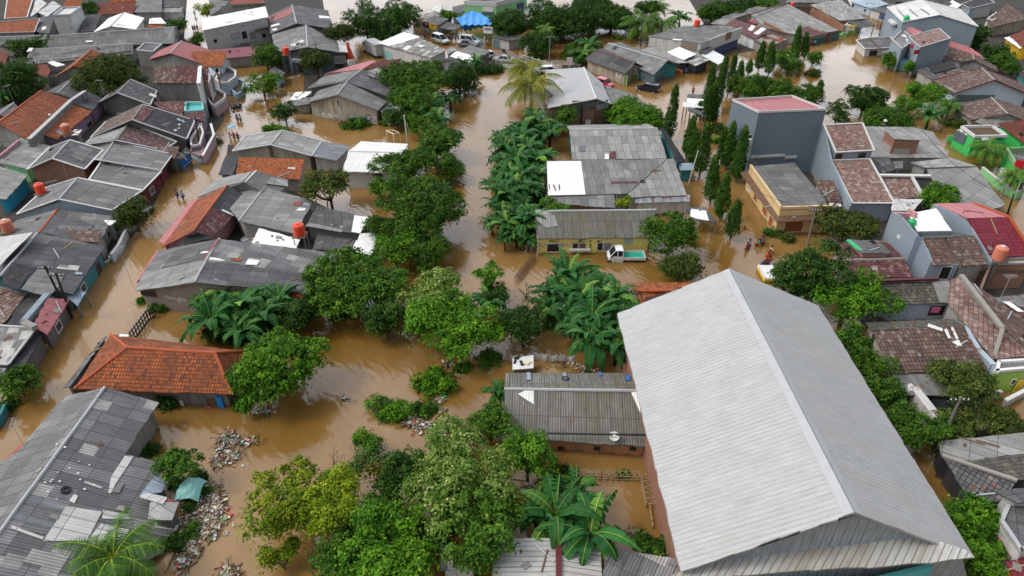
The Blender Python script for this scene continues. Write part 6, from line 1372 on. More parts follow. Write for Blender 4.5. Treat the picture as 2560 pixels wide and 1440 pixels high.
# ---------------- trees, full photo pixels ----------------
finish(); B(0,0,1)
TG='broadleaf trees around the flood'; RG='trees along the river'
for l,s,m,k,zc in (
('round dark tree at the left edge beside the red roofs','45 195 110 130','l_dark','full',5),
('airy green tree in front of the long row roofs, upper left','65 115 80 62','l_green','open',5),
('round olive green tree between the orange and maroon roofs, upper left','263 185 128 108','l_olive','full',5.5),
('small green tree behind the white block house at the top left','224 16 42 40','l_green','full',5),
('green tree beside the top left lane behind the longest row roof','440 58 42 36','l_green','full',3.5),
('dense round green bush-like tree between the lane and the white block building','492 98 42 44','l_green','full',4),
('small yellow-green tree at the top of the first lane','514 22 36 40','l_lime','full',3),
('slim dark green tree rising before the red lean-to roof','662 130 62 64','l_green','full',5),
('dark green tree at the foot of the slate-blue workshop','688 150 40 48','l_dark','full',4),
('yellow-green tree standing beside the utility pole before the workshop','788 140 66 56','l_olive','full',6),
('olive round tree over the corner of the workshop roof','856 78 70 66','l_olive','full',6.5),
('light green tree standing in the water before the little kiosk','654 202 82 70','l_bright','open',3.8),
('dark round tree standing in the water left of the white goal','710 274 54 62','l_dark','full',3.2),
('tall dark tree at the top of the flooded crossing, largest there','955 40 150 105','l_dark','open',6.5),
('sparse tree leaning left over the flooded crossing','915 60 60 60','l_dark','open',4.5),
('low leafy part-submerged tree at the flooded crossing beside the truck','945 85 50 44','l_dark','full',3),
('thin small tree standing in the water at the crossing','1010 52 34 36','l_dark','open',3),
('bright round bush-like tree behind the shop banners','1118 34 32 26','l_bright','full',3.8),
('dense dark tree over the two blue-shuttered shops','1275 55 92 78','l_dark','full',5.5),
('dark tree hanging over the river bend right of the blue-shuttered shops','1345 105 80 70','l_dark','full',4),
('biggest dark round tree on the river bend at the top','1405 42 140 104','l_dark','full',6),
('dark tree mass behind the river bend, top centre','1530 40 100 70','l_dark','full',5),
('dark spreading tree at the top edge beside the river','1480 15 90 50','l_dark','full',6),
('tree behind the palms at the top edge','1620 20 70 46','l_dark','full',5),
('rounded green tree beside the brown pool at the top edge','1782 26 62 50','l_green','full',4.5),
('darker green tree at the top edge behind the large grey slope','1845 20 80 42','l_dark','full',4.5),
('tree at the top edge cut by the frame above the long roofs','1910 10 70 36','l_green','full',5),
('small green bush tree in the water beside the dark goal roofs','545 0 30 24','l_green','full',3),
): tree(l,s,m,k,zc,group=TG)
for l,s,m,k,zc in (
('tall dark green tree beside the maroon roof, first of the riverside row','1040 190 150 105','l_green','full',6),
('feathery dark tree hanging over the river beside the first riverside tree','1148 190 75 100','l_dark','full',4.5),
('wide mid-green tree in front of the first riverside tree','1035 240 120 80','l_green','full',4.5),
('bushy tree over the end of the graffiti hall','990 285 55 46','l_dark','full',3.5),
('yellow-tinged green tree under the riverside banana clump','1062 295 70 60','l_bright','full',3.5),
('riverside tree opposite the far goal, leaning over the river','1085 350 110 80','l_green','full',4.2),
('riverside tree covering the right end of the white gable roof','1010 400 120 90','l_green','full',4.5),
('dark tree with a tuft of banana leaves, over the river','1125 410 80 80','l_green','full',3.5),
('small bright tree at the foot of the white gable wall','945 465 45 52','l_bright','full',3),
('riverside tree below the white gable roof','1020 455 100 70','l_green','full',4.5),
('large round riverside tree with rusty tinted leaves, middle of the row','1040 520 180 130','l_green','full',5.5),
('riverside tree beside the large round one, next to the dark shed','960 560 90 80','l_green','full',4.2),
('dark round tree bulging into the river bend','1070 610 100 90','l_green','full',4),
('riverside tree covering the white lean-to sheets','985 615 100 90','l_bright','full',4),
('broad tree with brown twigs at the end of the patchwork roof','880 700 190 130','l_green','full',5.5),
('tree between the broad one and the pale leaved tree','975 690 90 80','l_green','full',4),
('dark lower tree whose leaves touch the brown water, centre','965 790 90 110','l_dark','full',3.6),
('pale cream-leaved tree beside the river, centre','1068 735 140 130','l_pale','full',5),
('big bright green tree standing in the water at the centre','1137 808 180 165','l_bright','full',4.8),
('tree over the patchwork roof corner behind the bananas','740 765 95 110','l_dark','full',4),
('large bright tree covering the right corner of the orange hip roof','690 890 205 165','l_bright','full',4.8),
('low leafy shoots below the hip roof corner tree','615 1000 56 50','l_bright','full',1.9),
('slender pale green tree in the river, right of centre','1218 680 62 55','l_bright','open',4.5),
('small sapling tree leaning at the water beside the slender pale one','1232 715 44 50','l_green','open',2.5),
('dark round tree with yellow leaf tufts left of the banana grove','1308 800 110 130','l_dark','full',4.2),
('dark tree behind the yellow tufted tree, beside the river','1240 740 60 60','l_dark','full',2.8),
('mid-green mango-like tree in front of the yellow school end','1678 570 105 105','l_green','full',4.6),
('round olive tree standing in the flood behind the great hall','1702 655 105 96','l_olive','full',4),
('leafy tree behind the grey jagged roof, beside the big white gable','1582 290 125 52','l_bright','full',3.6),
('dark green tree left of the brick wall under the white gable','1410 290 60 70','l_green','full',4),
('tree top between the school roof and the white-patched roof','1395 517 65 22','l_bright','full',3.4),
('small yellow-green papaya-like tree between the patched roofs','1562 502 34 34','l_lime','open',3.4),
('large round tree of the lower right, darkest green, beside the great hall','2035 680 160 170','l_dark','full',5.5),
('breadfruit tree with big bright leaves behind the great hall','2125 735 170 120','l_bright','open',5),
('mango-like tree in front of the cream corner shop','2118 548 125 70','l_olive','full',4),
('small green tree between the grey folded roof and the tiled slopes, right','2345 478 78 68','l_bright','full',4.5),
('dark leafy tree standing in the pale water, upper right','2165 245 92 80','l_dark','full',4),
('small pointed dark tree in the pale water, left of the dark leafy one','2096 275 50 62','l_dark','full',3.5),
('low green tree in front of the dark leafy one, upper right','2190 280 60 48','l_green','full',2.5),
('bright green tree beside the big brown tiled gable','2315 225 72 62','l_bright','full',4),
('rounded bright tree between the pole and the brown gable, upper right','2272 255 60 60','l_bright','full',3.6),
('spreading hedge-like tree by the grey roof edge, upper right','2215 295 110 36','l_green','full',2.4),
('bright green tree in front of the narrow blue-grey house','2228 145 44 42','l_bright','full',3),
('green treetop beside the ribbed white warehouse','2445 85 54 80','l_dark','full',4),
('large dark tree mass between the warehouse and the yellow house','2490 125 60 70','l_dark','full',4),
('lighter tree below the yellow balcony, right edge','2505 145 50 50','l_green','full',4),
('tree at the right edge beside the turquoise fence','2535 165 46 40','l_green','full',3.5),
('young green tree before the tower of the annex, in the flood','2275 165 30 34','l_bright','full',3),
('round tree behind the cypress row in the pale water','1870 210 80 70','l_green','full',3.5),
('low dense tree beside the grey block roof, in the pale water','1925 222 90 34','l_green','full',2.6),
('thin tree at the right corner behind the grey block','2020 230 60 60','l_green','full',3),
('sparse tree in the water among the mast trees, upper right','1975 150 70 60','l_green','open',3.5),
('loose small tree reaching over the pale water, upper right','2035 140 46 40','l_green','open',2.6),
('low half-drowned tree in the pale water','2038 180 36 26','l_olive','open',.9),
('bright small tree left of the mast tree group','1960 138 44 30','l_bright','open',2.6),
('round lane tree with weeping olive leaves, left middle','328 520 92 100','l_olive','full',4.2),
('bushy green tree at the left edge by the lower lane','40 948 88 75','l_green','full',2.6),
('feathery tree beside the great hall, uppermost of four','2128 842 80 80','l_green','full',3.8),
('feathery tree beside the great hall, second from the top','2172 905 90 90','l_green','full',3.8),
('feathery tree beside the great hall, third from the top','2210 975 90 90','l_green','full',3.8),
('feathery tree beside the great hall, lowest of four','2282 1060 130 130','l_green','full',3.8),
('twiggy round tree over the brown tiled roof at the right','2425 955 130 90','l_olive','full',4.2),
('round tree before the grey roof at the lower right, left one','2405 1058 90 66','l_olive','full',2.5),
('round tree at the right edge before the lower grey roof','2520 1055 96 74','l_olive','full',2.6),
('bright leafy tree at the corner of the great hall, lower right','2435 1280 110 90','l_bright','full',3.6),
('bright tree in the lowest right corner group','2440 1370 140 120','l_bright','full',3.4),
('dark tree under the teal end wall of the great hall','2370 1420 100 70','l_green','full',2.5),
('yellow-green airy tree over the water, lower left of centre','735 1230 220 170','l_lime','open',5),
('yellow-green tree crown right of the airy one','830 1245 150 150','l_lime','full',5),
('small yellow-green branch tree near the bottom edge','700 1380 80 60','l_lime','open',2.5),
('round dark green tree behind the cream-leaved tree at the bottom','985 1165 130 160','l_dark','full',5),
('largest cream-leaved tree, bottom centre','1150 1175 230 230','l_pale','full',6),
('very dark glossy tree at the bottom, right of centre','1195 1300 210 180','l_green','full',5),
('large bright tree at the bottom edge, left of the glossy one','985 1350 210 190','l_bright','full',5),
('dark green tree at the bottom edge below the yellow-green tree','835 1385 130 110','l_green','full',4),
('green tree behind the bottom trees, above the bright one','940 1275 110 70','l_green','full',4),
('green tree beside the mossy school roof, bottom centre','1320 1125 120 150','l_bright','full',4.6),
('feathery tree above the green one by the school roof','1225 1045 100 70','l_green','full',3.4),
('small round bright tree in the brown water, upper of two by the rubbish','918 1095 60 62','l_bright','full',2.2),
('leafy tree inside the bamboo fence beside the great hall','1385 1240 110 110','l_green','full',3),
('papaya-like tree over the left pile of rubbish','435 1158 85 62','l_green','full',3.6),
): tree(l,s,m,k,zc,group=RG)
# bushes
for l,s,m in (
('bright oval bush in the brown water, tallest of the river islet','1090 948 80 85','l_bright'),('round bright bush left on the river islet','984 1020 95 80','l_bright'),('darker bush between the two bright islet bushes','1062 1022 62 56','l_green'),
('tiny bush above the islet rubbish','1160 922 36 20','l_green'),('bush by the river wall below the dark tufted tree','1225 895 60 50','l_green'),('low bush at the foot of the goal, left one','704 322 30 28','l_bright'),('low bush at the foot of the goal, right one','672 318 34 22','l_bright'),
('bush strip below the graffiti wall','890 308 60 14','l_green'),('bush hugging the end wall of the graffiti hall','965 300 50 30','l_green'),('green shrub beside the lane below the purple wall','540 350 22 24','l_green'),('shrub at the foot of the grey concrete house front','495 392 26 16','l_dark'),
('bush in front of the patchwork gable house wall, with white shirt','395 765 40 40','l_green'),('light green bush at the corner of the block wall','365 745 40 32','l_bright'),('dark bush under the bare orange roof gable','415 1010 36 50','l_dark'),('bush beside the long ribbed roof at the water','368 1125 56 44','l_dark'),
('shrub beside the rubbish heap, upper','490 1195 36 36','l_dark'),('shrub beside the rubbish heap, middle','505 1222 46 34','l_green'),('shrub beside the rubbish heap, lowest','468 1262 34 38','l_dark'),('tangled shrub at the end of the patched roof','445 1205 46 46','l_green'),('weedy shrub near the bottom rubbish','440 1345 60 60','l_dark'),('little weed bush on the lower rubbish','482 1325 30 40','l_green'),
('low bush by the water at the roof below the great hall','1628 1372 100 30','l_green'),('feathery bush beside the bamboo fence','1405 1175 46 40','l_olive'),('hedge plants at the bridge end','1225 170 60 34','l_dark'),('bush by the concrete bridge rail','1335 142 40 18','l_green'),('bright shrub in the river bank near the palms','1545 92 20 20','l_bright'),('yellow-green shrub beside the grey shop roofs','1588 84 32 34','l_lime'),
('palm-like bush on the bank beside the red-ridged shop','1460 130 90 50','l_green'),('potted bush on the flooded green roof wall, left','2420 300 32 26','l_green'),('potted bush on the flooded green roof wall, right','2460 295 30 28','l_green'),('wild bush before the low brown roof','2395 305 60 46','l_olive'),('weed clump at the foot of the pale green wall','2485 455 20 22','l_green'),
('green hedge bush by the round lane tree','285 565 28 30','l_green'),('clipped green shrub with bare trunk in the flood by the shop','1962 590 40 36','l_olive'),('dark shrub left of the clipped one','1925 578 38 32','l_green'),('rounded shrub at the left edge below the lane bush','12 1010 36 40','l_dark'),
('shrub tangle under the mast trees','1800 320 46 34','l_olive'),('little green tree between mast trees and the stall','1792 348 24 34','l_bright'),('green bank growth behind the row of river trees','1155 175 50 60','l_dark'),
('grassy tuft on the rubbish islet','1135 1078 30 34','l_green'),('undergrowth at the foot of the broad tree','860 770 70 40','l_dark'),('dark undergrowth beside the hip roof tree','600 1005 40 36','l_green'),('undergrowth below the cream-leaved tree','1040 800 60 50','l_dark'),
('undergrowth at the bottom between the yellow-green and bright trees','900 1310 90 60','l_dark'),('undergrowth beneath the glossy bottom tree','1090 1330 90 80','l_dark'),('creeping plant on the flooded yard fence','1560 1190 30 20','l_green'),('dark undergrowth of the river bank grove, farthest part','1330 330 110 40','l_dark'),('dark undergrowth of the river bank grove, upper part','1315 385 110 50','l_dark'),('dark undergrowth of the river bank grove, middle part','1300 440 110 60','l_dark'),('dark undergrowth of the river bank grove, lower part','1290 500 110 60','l_dark'),('dark undergrowth of the river bank grove, nearest part','1295 560 90 60','l_dark'),('green creeper mass at the river side of the banana grove','1262 425 60 40','l_bright'),('green creeper mass lower down the banana grove','1255 450 50 30','l_bright'),('dark undergrowth of the grove beside the great hall, left','1400 780 110 60','l_dark'),('dark undergrowth of the grove beside the great hall, right','1500 800 120 70','l_dark'),('dark undergrowth among the bananas behind the orange hip roof','600 800 150 60','l_dark'),('flowering bush by the first lane','430 40 34 26','l_olive')): bush(l,s,m)
# bananas (heart x y, spread)
k=0
for s,z in (('1075 268 90',3.4),('1040 262 60',3),('1095 300 80',3),('1125 250 60',2.6),('1110 370 75',3.6),('1105 475 60',2.6),('1010 165 1',-9),('1190 155 50',3.5),
 ('1300 345 95',4),('1340 310 90',4),('1375 330 80',4),('1260 375 80',3.5),('1290 400 95',4),('1340 405 80',3.6),('1365 390 60',3.4),('1275 440 80',3.2),('1335 290 60',3),('1265 490 100',3.4),('1310 470 90',3.4),('1240 515 70',3),('1310 520 80',3),('1265 560 85',3.2),('1310 565 80',3),('1325 545 80',4),('1262 600 50',2),('1300 600 40',2),('1285 420 60',3),('1250 440 60',3),
 ('1255 350 70',2.6),('1320 375 90',3.4),('1300 320 70',3),('1345 440 70',3),('1240 470 80',3),('1290 470 90',3.6),('1335 480 70',3),('1230 560 60',2.2),('1290 540 80',3.4),('1255 535 70',2.8),('1290 585 60',2.6),('1320 600 50',2.2),('1270 410 80',3.4),('1310 440 80',3.6),('1245 400 60',2.6),('1450 700 90',3.2),('1370 770 90',2.8),('1510 760 100',3.4),('1455 820 100',3),('1500 830 90',3),('1420 770 90',3),('590 800 90',3),('630 800 90',2.8),('540 770 90',3),('570 820 90',2.4),('1420 690 130',3.6),('1385 740 120',3.4),('1450 745 130',3.4),('1500 720 100',3.6),('1540 740 110',3.4),('1480 790 150',3.6),('1430 800 110',3),('1475 850 150',3),('1540 800 90',3.2),('1540 870 120',2.8),('1395 700 60',2.4),('1225 755 90',2.2),('1570 770 60',3),
 ('530 800 150',3.2),('600 770 130',3.4),('660 790 120',3.2),('560 740 110',3.2),('640 730 100',3.2),('700 750 90',3.2),('610 830 120',2.8),('500 760 60',3),
 ('1390 1290 200',3.2),('1475 1335 210',3.2),('1440 1230 130',3),('1340 1290 120',2.6),('1250 985 90',2.4),('1230 1040 60',2),
 ('1470 118 70',3),('1450 140 60',2.4),('1700 45 60',3),('2325 290 70',3.2),('2365 262 60',3),('1380 78 40',3),('10 240 40',2.6)):
    if z<0: continue
    x,y,w_=nums(s); near=('beside the river left of the channel' if x<1200 and y<600 else 'in the river bank grove right of the channel' if x<1400 and y<620 else 'in the grove beside the great hall' if 1200<x and 600<y<900 else 'in the clump behind the orange hip roof' if x<800 and y>600 else 'in the flooded yard at the bottom' if y>950 else 'near the top of the picture')
    nth={}; 
    banana('__BAN__%d|%s'%(k,near),s,z,n=15+k%4,group='banana plants '+near); k+=1
# label each banana plant by its place in its grove
import collections
gr=collections.defaultdict(list)
for o in col.objects:
    l=o.get('label')
    if l and l.startswith('__BAN__'): gr[l.split('|')[1]].append(o)
ordw_=None; ordw=['first','second','third','fourth','fifth','sixth','seventh','eighth','ninth','tenth','eleventh','twelfth','thirteenth','fourteenth','fifteenth','sixteenth','seventeenth','eighteenth','nineteenth','twentieth','twenty-first','twenty-second','twenty-third','twenty-fourth','twenty-fifth','twenty-sixth','twenty-seventh','twenty-eighth','twenty-ninth','thirtieth','thirty-first','thirty-second','thirty-third','thirty-fourth','thirty-fifth','thirty-sixth','thirty-seventh','thirty-eighth','thirty-ninth','fortieth']
for g,os_ in gr.items():
    for i,o in enumerate(sorted(os_,key=lambda o:o.location.x/o.location.y)): o['label']='%s banana plant from the left %s'%(ordw[i],g)
for l,s,z,m,sc in (('yellow-green coconut palm drooping over the river, nearer of the pair','1327 218 150',6.5,'l_palm',1.0),('coconut palm behind the drooping yellow one, by the bridge','1312 172 100',5.5,'l_palm',1.0),('feathery palm over the flooded bank at the top, left one','1605 60 110',5,'l_palmg',1),('feathery palm over the flooded bank at the top, right one','1655 60 100',5,'l_palmg',1),('dark palm at the top edge behind the others','1640 18 70',5,'l_palmg',1),
 ('palm among the dark trees right of the river bend','1365 75 50',5,'l_palmg',1),('drooping palm before the bright green house','2468 375 90',3.4,'l_palmg',1),('palm at the right edge before the pale green wall','2535 440 80',3.6,'l_palmg',1),('palm-like fern tree beside the low brown roof','2375 265 60',3.4,'l_palmg',1),('large feathery palm-like tree at the bottom left corner','285 1395 240',4,'l_palmg',1),
 ('palm-like plant on the bank before the dark grey shop','1462 135 60',2.6,'l_palmg',1)): palm(l,s,z,m,sc)
cy=(('1668 355 1692 213 30','standing alone by the road left of the white stall'),('1762 285 1785 160 26','at the back left of the tall group'),('1785 275 1818 140 28','tallest of the back pair'),('1780 315 1790 205 26','in the thick clump'),('1765 320 1775 220 24','left in the thick clump'),('1818 240 1840 136 20','right of the tall group'),('1845 210 1856 152 18','small one beyond the tall group'),
 ('1868 190 1878 150 16','low one beside the kiosk stalls'),('1895 180 1910 105 22','left of the pair behind the round tree'),('1920 190 1932 105 26','right of the pair behind the round tree'),('1985 150 2000 65 24','tallest by the upper shop row'),('2010 150 2018 80 18','slimmer one by the upper shop row'),
 ('1715 395 1735 292 30','behind left in the middle lane group'),('1725 415 1742 322 30','front left in the middle lane group'),('1748 440 1770 308 34','tall one with a bare stem in the middle lane group'),('1802 410 1815 320 22','slim one near the grey block, left'),('1815 425 1836 305 28','middle one near the grey block'),('1838 455 1866 316 34','nearest to the grey block wall'),
 ('1775 510 1790 388 36','in the lower lane, left'),('1800 550 1818 436 32','in the lower lane, right'),('1825 600 1845 502 34','by itself next to the hoop pole'),('2040 245 2052 212 18','behind the grey block, right'),('1740 300 1750 270 16','short one behind the stall'))
for s,l in cy: cypress('narrow mast tree '+l,s,trunkz=1.0)
B(640,1080,4); baretree('dead leafless tree in the brown water, left one of two','780 490',4.5); baretree('dead leafless tree in the brown water, right one of two','920 440',4.5); B(1280,440,4); baretree('small dry branching bush by the river wall','130 1200',2.6); B(0,0,1); baretree('dry twiggy tree beside the white gable wall','815 515',6,mat='trunk')
tree('thin olive leaves on the dry twiggy tree beside the white gable wall','820 455 110 90','l_olive','open',5)
# ---------------- vehicles ----------------
B(800,0)
car('silver-green minivan parked on the dry patch beside the carport','1540 490 1900 600','car_silver',4.6,1.75,1.75,'van',z=.15)
car('white minivan parked behind the grey saloon near the blue gate','1925 505 2300 560','car_white',4.4,1.7,1.75,'van',z=.15)
car('dark grey saloon parked beside the white minivan','1885 552 2300 580','car_grey',4.3,1.7,1.4,'sedan',z=.15)
B(1200,0)
car('silver saloon parked before the river bridge','302 752 -200 700','car_sil2',4.3,1.7,1.4,'sedan',z=.15)
car('white hatchback nose cut off by the shed roof at the bridge','60 710 -250 760','car_white',3.8,1.65,1.5,'van',z=.15)
car('white car partly hidden behind the big white metal roof','800 895 300 920','car_white',4.3,1.7,1.45,'van',z=.15)
car('small red car squeezed beside the stained shop wall','1595 1058 1900 1150','car_red',3.7,1.6,1.45,'van',z=0)
B(1600,0); car('black minivan standing in the flooded road','105 1120 -500 1010','car_black',4.4,1.75,1.65,'van',z=-.3)
# box truck
B(800,0)
c=P(690,600,1.6); root=rootof('grey box truck parked in the flood behind the patchwork depot','box_truck','truck',(c.x,c.y,-.3),'trucks in the flood'); az=heading(P(610,480,3),P(775,560,3))+math.pi; root.rotation_euler=(0,0,az)
mb=MB(); mb.box((-.6,0,2.0),5.0,2.2,2.3); mbobj(mb,'cargo_box','lgrey',root); mb=MB(); mb.box((2.9,0,1.3),1.7,2.0,1.3); mb.box((2.75,0,2.2),1.4,1.8,.6); mbobj(mb,'cab','car_white',root); mb=MB(); mb.box((3.5,0,2.1),.1,1.6,.55); mb.box((2.8,0,2.12),.9,1.86,.45); mbobj(mb,'window','tinted',root)
for x in (-2.2,2.6):
    for y in (-.95,.95): mb=MB(); mb.lathe((x,y,.45),[(.2,-.13),(.45,-.14),(.45,.14),(.2,.13)],14,Matrix.Rotation(RD(90),3,'X')); mbobj(mb,'wheel','rubber',root)
mb=MB(); mb.box((.2,0,.75),6,1.0,.2); mbobj(mb,'chassis','dark',root)
c=P(980,415,1.3); root=rootof('dark truck cab half hidden behind the depot roof','truck','truck',(c.x,c.y,-.3),'trucks in the flood'); root.rotation_euler=(0,0,2.9)
mb=MB(); mb.box((0,0,1.3),4.6,2.0,.5); mb.box((1.5,0,1.9),1.5,1.9,1.2); mbobj(mb,'body','navy',root); mb=MB(); mb.box((2.2,0,2.1),.2,1.6,.6); mb.box((1.5,0,2.15),.9,1.96,.5); mbobj(mb,'window','tinted',root)
# pick-up
B(1280,440,4)
az=heading(P(1320,860,0),P(960,860,0)); a_,b_=P(955,868,.0),P(1325,865,.0); c=(a_+b_)/2; root=rootof('white pick-up truck with a green load bed, standing in the flood','pickup_truck','pick-up truck',(c.x,c.y+.75,-.28),None); root.rotation_euler=(0,0,az)
LL=(a_-b_).length; q=LL/4.2; root.scale=(q,q,q)
mb=MB(); st=[(2.1,.35,.62),(2.06,.3,.85),(1.85,.28,1.02),(1.2,.28,1.05),(.35,.28,1.05)]; vs=[];fs=[]
for x,zb,zt in st:
    wv=.78 if x<2 else .70; vs+=[(x,-wv,zb),(x,-wv*1.03,(zb+zt)/2),(x,-wv,zt),(x,wv,zt),(x,wv*1.03,(zb+zt)/2),(x,wv,zb)]
for i in range(len(st)-1):
    for k_ in range(6): fs.append([i*6+k_,i*6+(k_+1)%6,(i+1)*6+(k_+1)%6,(i+1)*6+k_])
fs.append(list(range(6))); fs.append([24+k_ for k_ in range(6)][::-1]); mb.add(vs,fs)
mb.add([(1.25,-.62,1.78),(.42,-.64,1.80),(.42,.64,1.80),(1.25,.62,1.78),(1.22,-.64,1.72),(.40,-.66,1.72),(.40,.66,1.72),(1.22,.64,1.72)],[[0,1,2,3],[0,4,5,1],[1,5,6,2],[2,6,7,3],[3,7,4,0]])
for s_ in(-1,1): mb.bar((1.83,s_*.72,1.03),(1.24,s_*.63,1.75),.07); mb.bar((.4,s_*.76,1.03),(.42,s_*.65,1.75),.09); mb.bar((1.0,s_*.77,1.03),(1.0,s_*.655,1.75),.07)
mb.box((.40,0,1.40),.06,1.40,.72); mbobj(mb,'cab','car_white',root)
mb=MB(); mb.add([(1.80,-.70,1.05),(1.80,.70,1.05),(1.25,.61,1.74),(1.25,-.61,1.74)],[[0,1,2,3]]); 
for s_ in(-1,1): mb.add([(1.80,s_*.71,1.05),(1.24,s_*.62,1.74),(.46,s_*.64,1.75),(.45,s_*.74,1.05)],[[0,1,2,3]])
mbobj(mb,'window','tinted',root)
mb=MB(); mb.box((-.92,0,.62),2.5,1.5,.10); 
for s_ in(-1,1): mb.box((-.92,s_*.77,.80),2.5,.05,.36)
mb.box((-2.17,0,.80),.05,1.56,.36); mb.box((.30,0,.88),.05,1.56,.5); mbobj(mb,'load_bed','car_white',root)
mb=MB(); mb.box((-.92,0,.69),2.38,1.42,.04); mbobj(mb,'bed_floor','fgrn',root)
for x in (1.45,-1.35):
    for s_ in (-1,1): mb=MB(); mb.lathe((x,s_*.70,.30),[(.0,-.07),(.17,-.08),(.28,-.09),(.30,0),(.28,.09),(.17,.08),(0,.07)],16,Matrix.Rotation(RD(90),3,'X')); mbobj(mb,'wheel','rubber',root)
for s_ in (-1,1): mb=MB(); mb.box((2.07,s_*.52,.72),.08,.26,.16); mbobj(mb,'headlight','tinted',root); mb=MB(); mb.box((1.72,s_*.88,1.12),.1,.16,.2); mbobj(mb,'mirror','black',root); mb=MB(); mb.box((-2.2,s_*.66,.6),.05,.2,.12); mbobj(mb,'tail_light','red2',root)
mb=MB(); mb.box((2.08,0,.45),.14,1.45,.22); mb.box((1.85,.79,.48),.4,.03,.25); mbobj(mb,'bumper','black',root); mb=MB(); mb.box((-.6,.0,.52),3.2,.9,.14); mb.box((.12,.6,.5),.3,.3,.2); mbobj(mb,'chassis','dark',root)
B(800,0)
for i,(s,m,l) in enumerate((('1655 470 1600 560','dark','leftmost of those under the carport'),('1690 480 1650 580','navy','second from the left under the carport'),('1735 490 1700 600','black','third from the left under the carport'),('1775 485 1750 600','dark','rightmost of those under the carport'))): motorbike('dark motorcycle '+l,s,m,z=.15)
B(1200,0); motorbike('motorcycle parked before the grey shutter of the small shops','310 650 400 700','dark',z=.15); motorbike('black motorcycle beside the half hidden white car','795 935 900 1000','black',z=.1); motorbike('motorcycle with a pale cover near the blue gate','105 540 60 640','wsoft',z=.15)
B(0,440,4); motorbike('white and black motorcycle half drowned at the patterned lane wall','1065 850 1200 800','wsoft',z=-.3); motorbike('dark motorcycle under the eave of the broad dark roof, by the lane','930 930 1000 860','black',z=-.3); motorbike('motorcycle parked under the left lane eave, lower one','880 1010 960 960','navy',z=-.3)
B(400,220); motorbike('motorcycle under the brown balcony house eave','950 250 1050 200','dark',z=-.3); motorbike('motorcycle before the orange door by the lane','1010 240 1100 180','red2' if 0 else 'navy',z=-.3)
B(1600,0); motorbike('motorcycle at the water edge beside the rusty stall','1760 650 1850 600','grey',z=-.2); motorbike('second motorcycle beside the rusty stall, nearer the mast trees','1725 665 1800 620','wsoft',z=-.2)
# ---------------- goals, tarpaulin, bridge, fences ----------------
def goal(label,s,h,dep,m='white'):
    q=prs(s); a=P(*q[0],0); b=P(*q[1],0); T(label,'football_goal','goal','football goals in the flooded pitch'); e=(b-a).normalized(); n=Vector((-e.y,e.x,0))*dep; mb=MB()
    for p in (a,b): mb.tube([p-Vector((0,0,1)),p+Vector((0,0,h))],.07,6)
    mb.bar(a+Vector((0,0,h)),b+Vector((0,0,h)),.13); mb.put('goal_frame',m); mb=MB()
    for p in (a,b): mb.bar(p+Vector((0,0,h)),p+n+Vector((0,0,h-.1)),.07); mb.bar(p+n+Vector((0,0,h-.1)),p+n*1.3-Vector((0,0,.8)),.07)
    mb.bar(a+n+Vector((0,0,h-.1)),b+n+Vector((0,0,h-.1)),.07); mb.put('back_frame',m)
B(400,220); goal('white goal frame standing in the flood, left end of the pitch','1400 480 1535 470',1.7,1.2)
B(800,220); goal('cream goal frame tilted in the flood, right end of the pitch','865 700 960 745',1.9,1.0,'cream')
B(800,0)
T('crumpled bright blue tarpaulin draped over a stall frame','tarpaulin','tarpaulin')
rows=[[P(1740+ (2190-1740)*u, 232-20*math.sin(u*3.1)-75*math.sin(math.pi*min(1,u*1.05))**2*.9,3.9) for u in np.linspace(0,1,17)],[P(1800+(2205-1800)*u,325-10*u,3.3) for u in np.linspace(0,1,17)],[P(1870+(2205-1870)*u,395-75*u,1.6) for u in np.linspace(0,1,17)]]
rn=random.Random(4); V_=[];F__=[]; NU=17; NV=13
for j in range(NV):
    t=j/(NV-1)*2; i0=min(1,int(t)); f_=t-i0
    for i in range(NU): p=rows[i0][i].lerp(rows[i0+1][i],f_); V_.append(p+Vector((rn.uniform(-.1,.1),rn.uniform(-.1,.1),.28*math.sin(i*1.9+j*.5)*(.3+t*.4)+rn.uniform(-.08,.08))))
for j in range(NV-1):
    for i in range(NU-1): a=j*NU+i; F__.append([a,a+1,a+NU+1,a+NU])
V2=V_+[p-Vector((0,0,.03)) for p in V_]; n_=len(V_); part('sheet',V2,F__+[[i+n_ for i in q][::-1] for q in F__],'tarp'); mb=MB()
for p in (rows[0][0],rows[0][16],rows[2][0],rows[2][16]): mb.tube([(p.x,p.y,-1),p-Vector((0,0,.1))],.06,5)
mb.put('post','grey')
T('light blue gate and fence panels before the blue tarpaulin','gate','gate'); mb=MB()
for x0,y0,x1,y1 in ((1850,420,1960,470),(1960,470,2100,520)):
    a,b=P(x0,y0,1.6),P(x1,y1,1.6); mb.bar(a,b,.08); mb.bar(a-Vector((0,0,1.4)),b-Vector((0,0,1.4)),.08); 
    for i in range(12): p=a.lerp(b,i/11); mb.bar(p,p-Vector((0,0,1.5)),.05)
mb.put('gate_leaf','ltblue'); mb=MB(); [mb.box((P(x,y,1).x,P(x,y,1).y,.6),.3,.3,2.6) for x,y in ((1850,420),(2105,530))]; mb.put('post','cream')
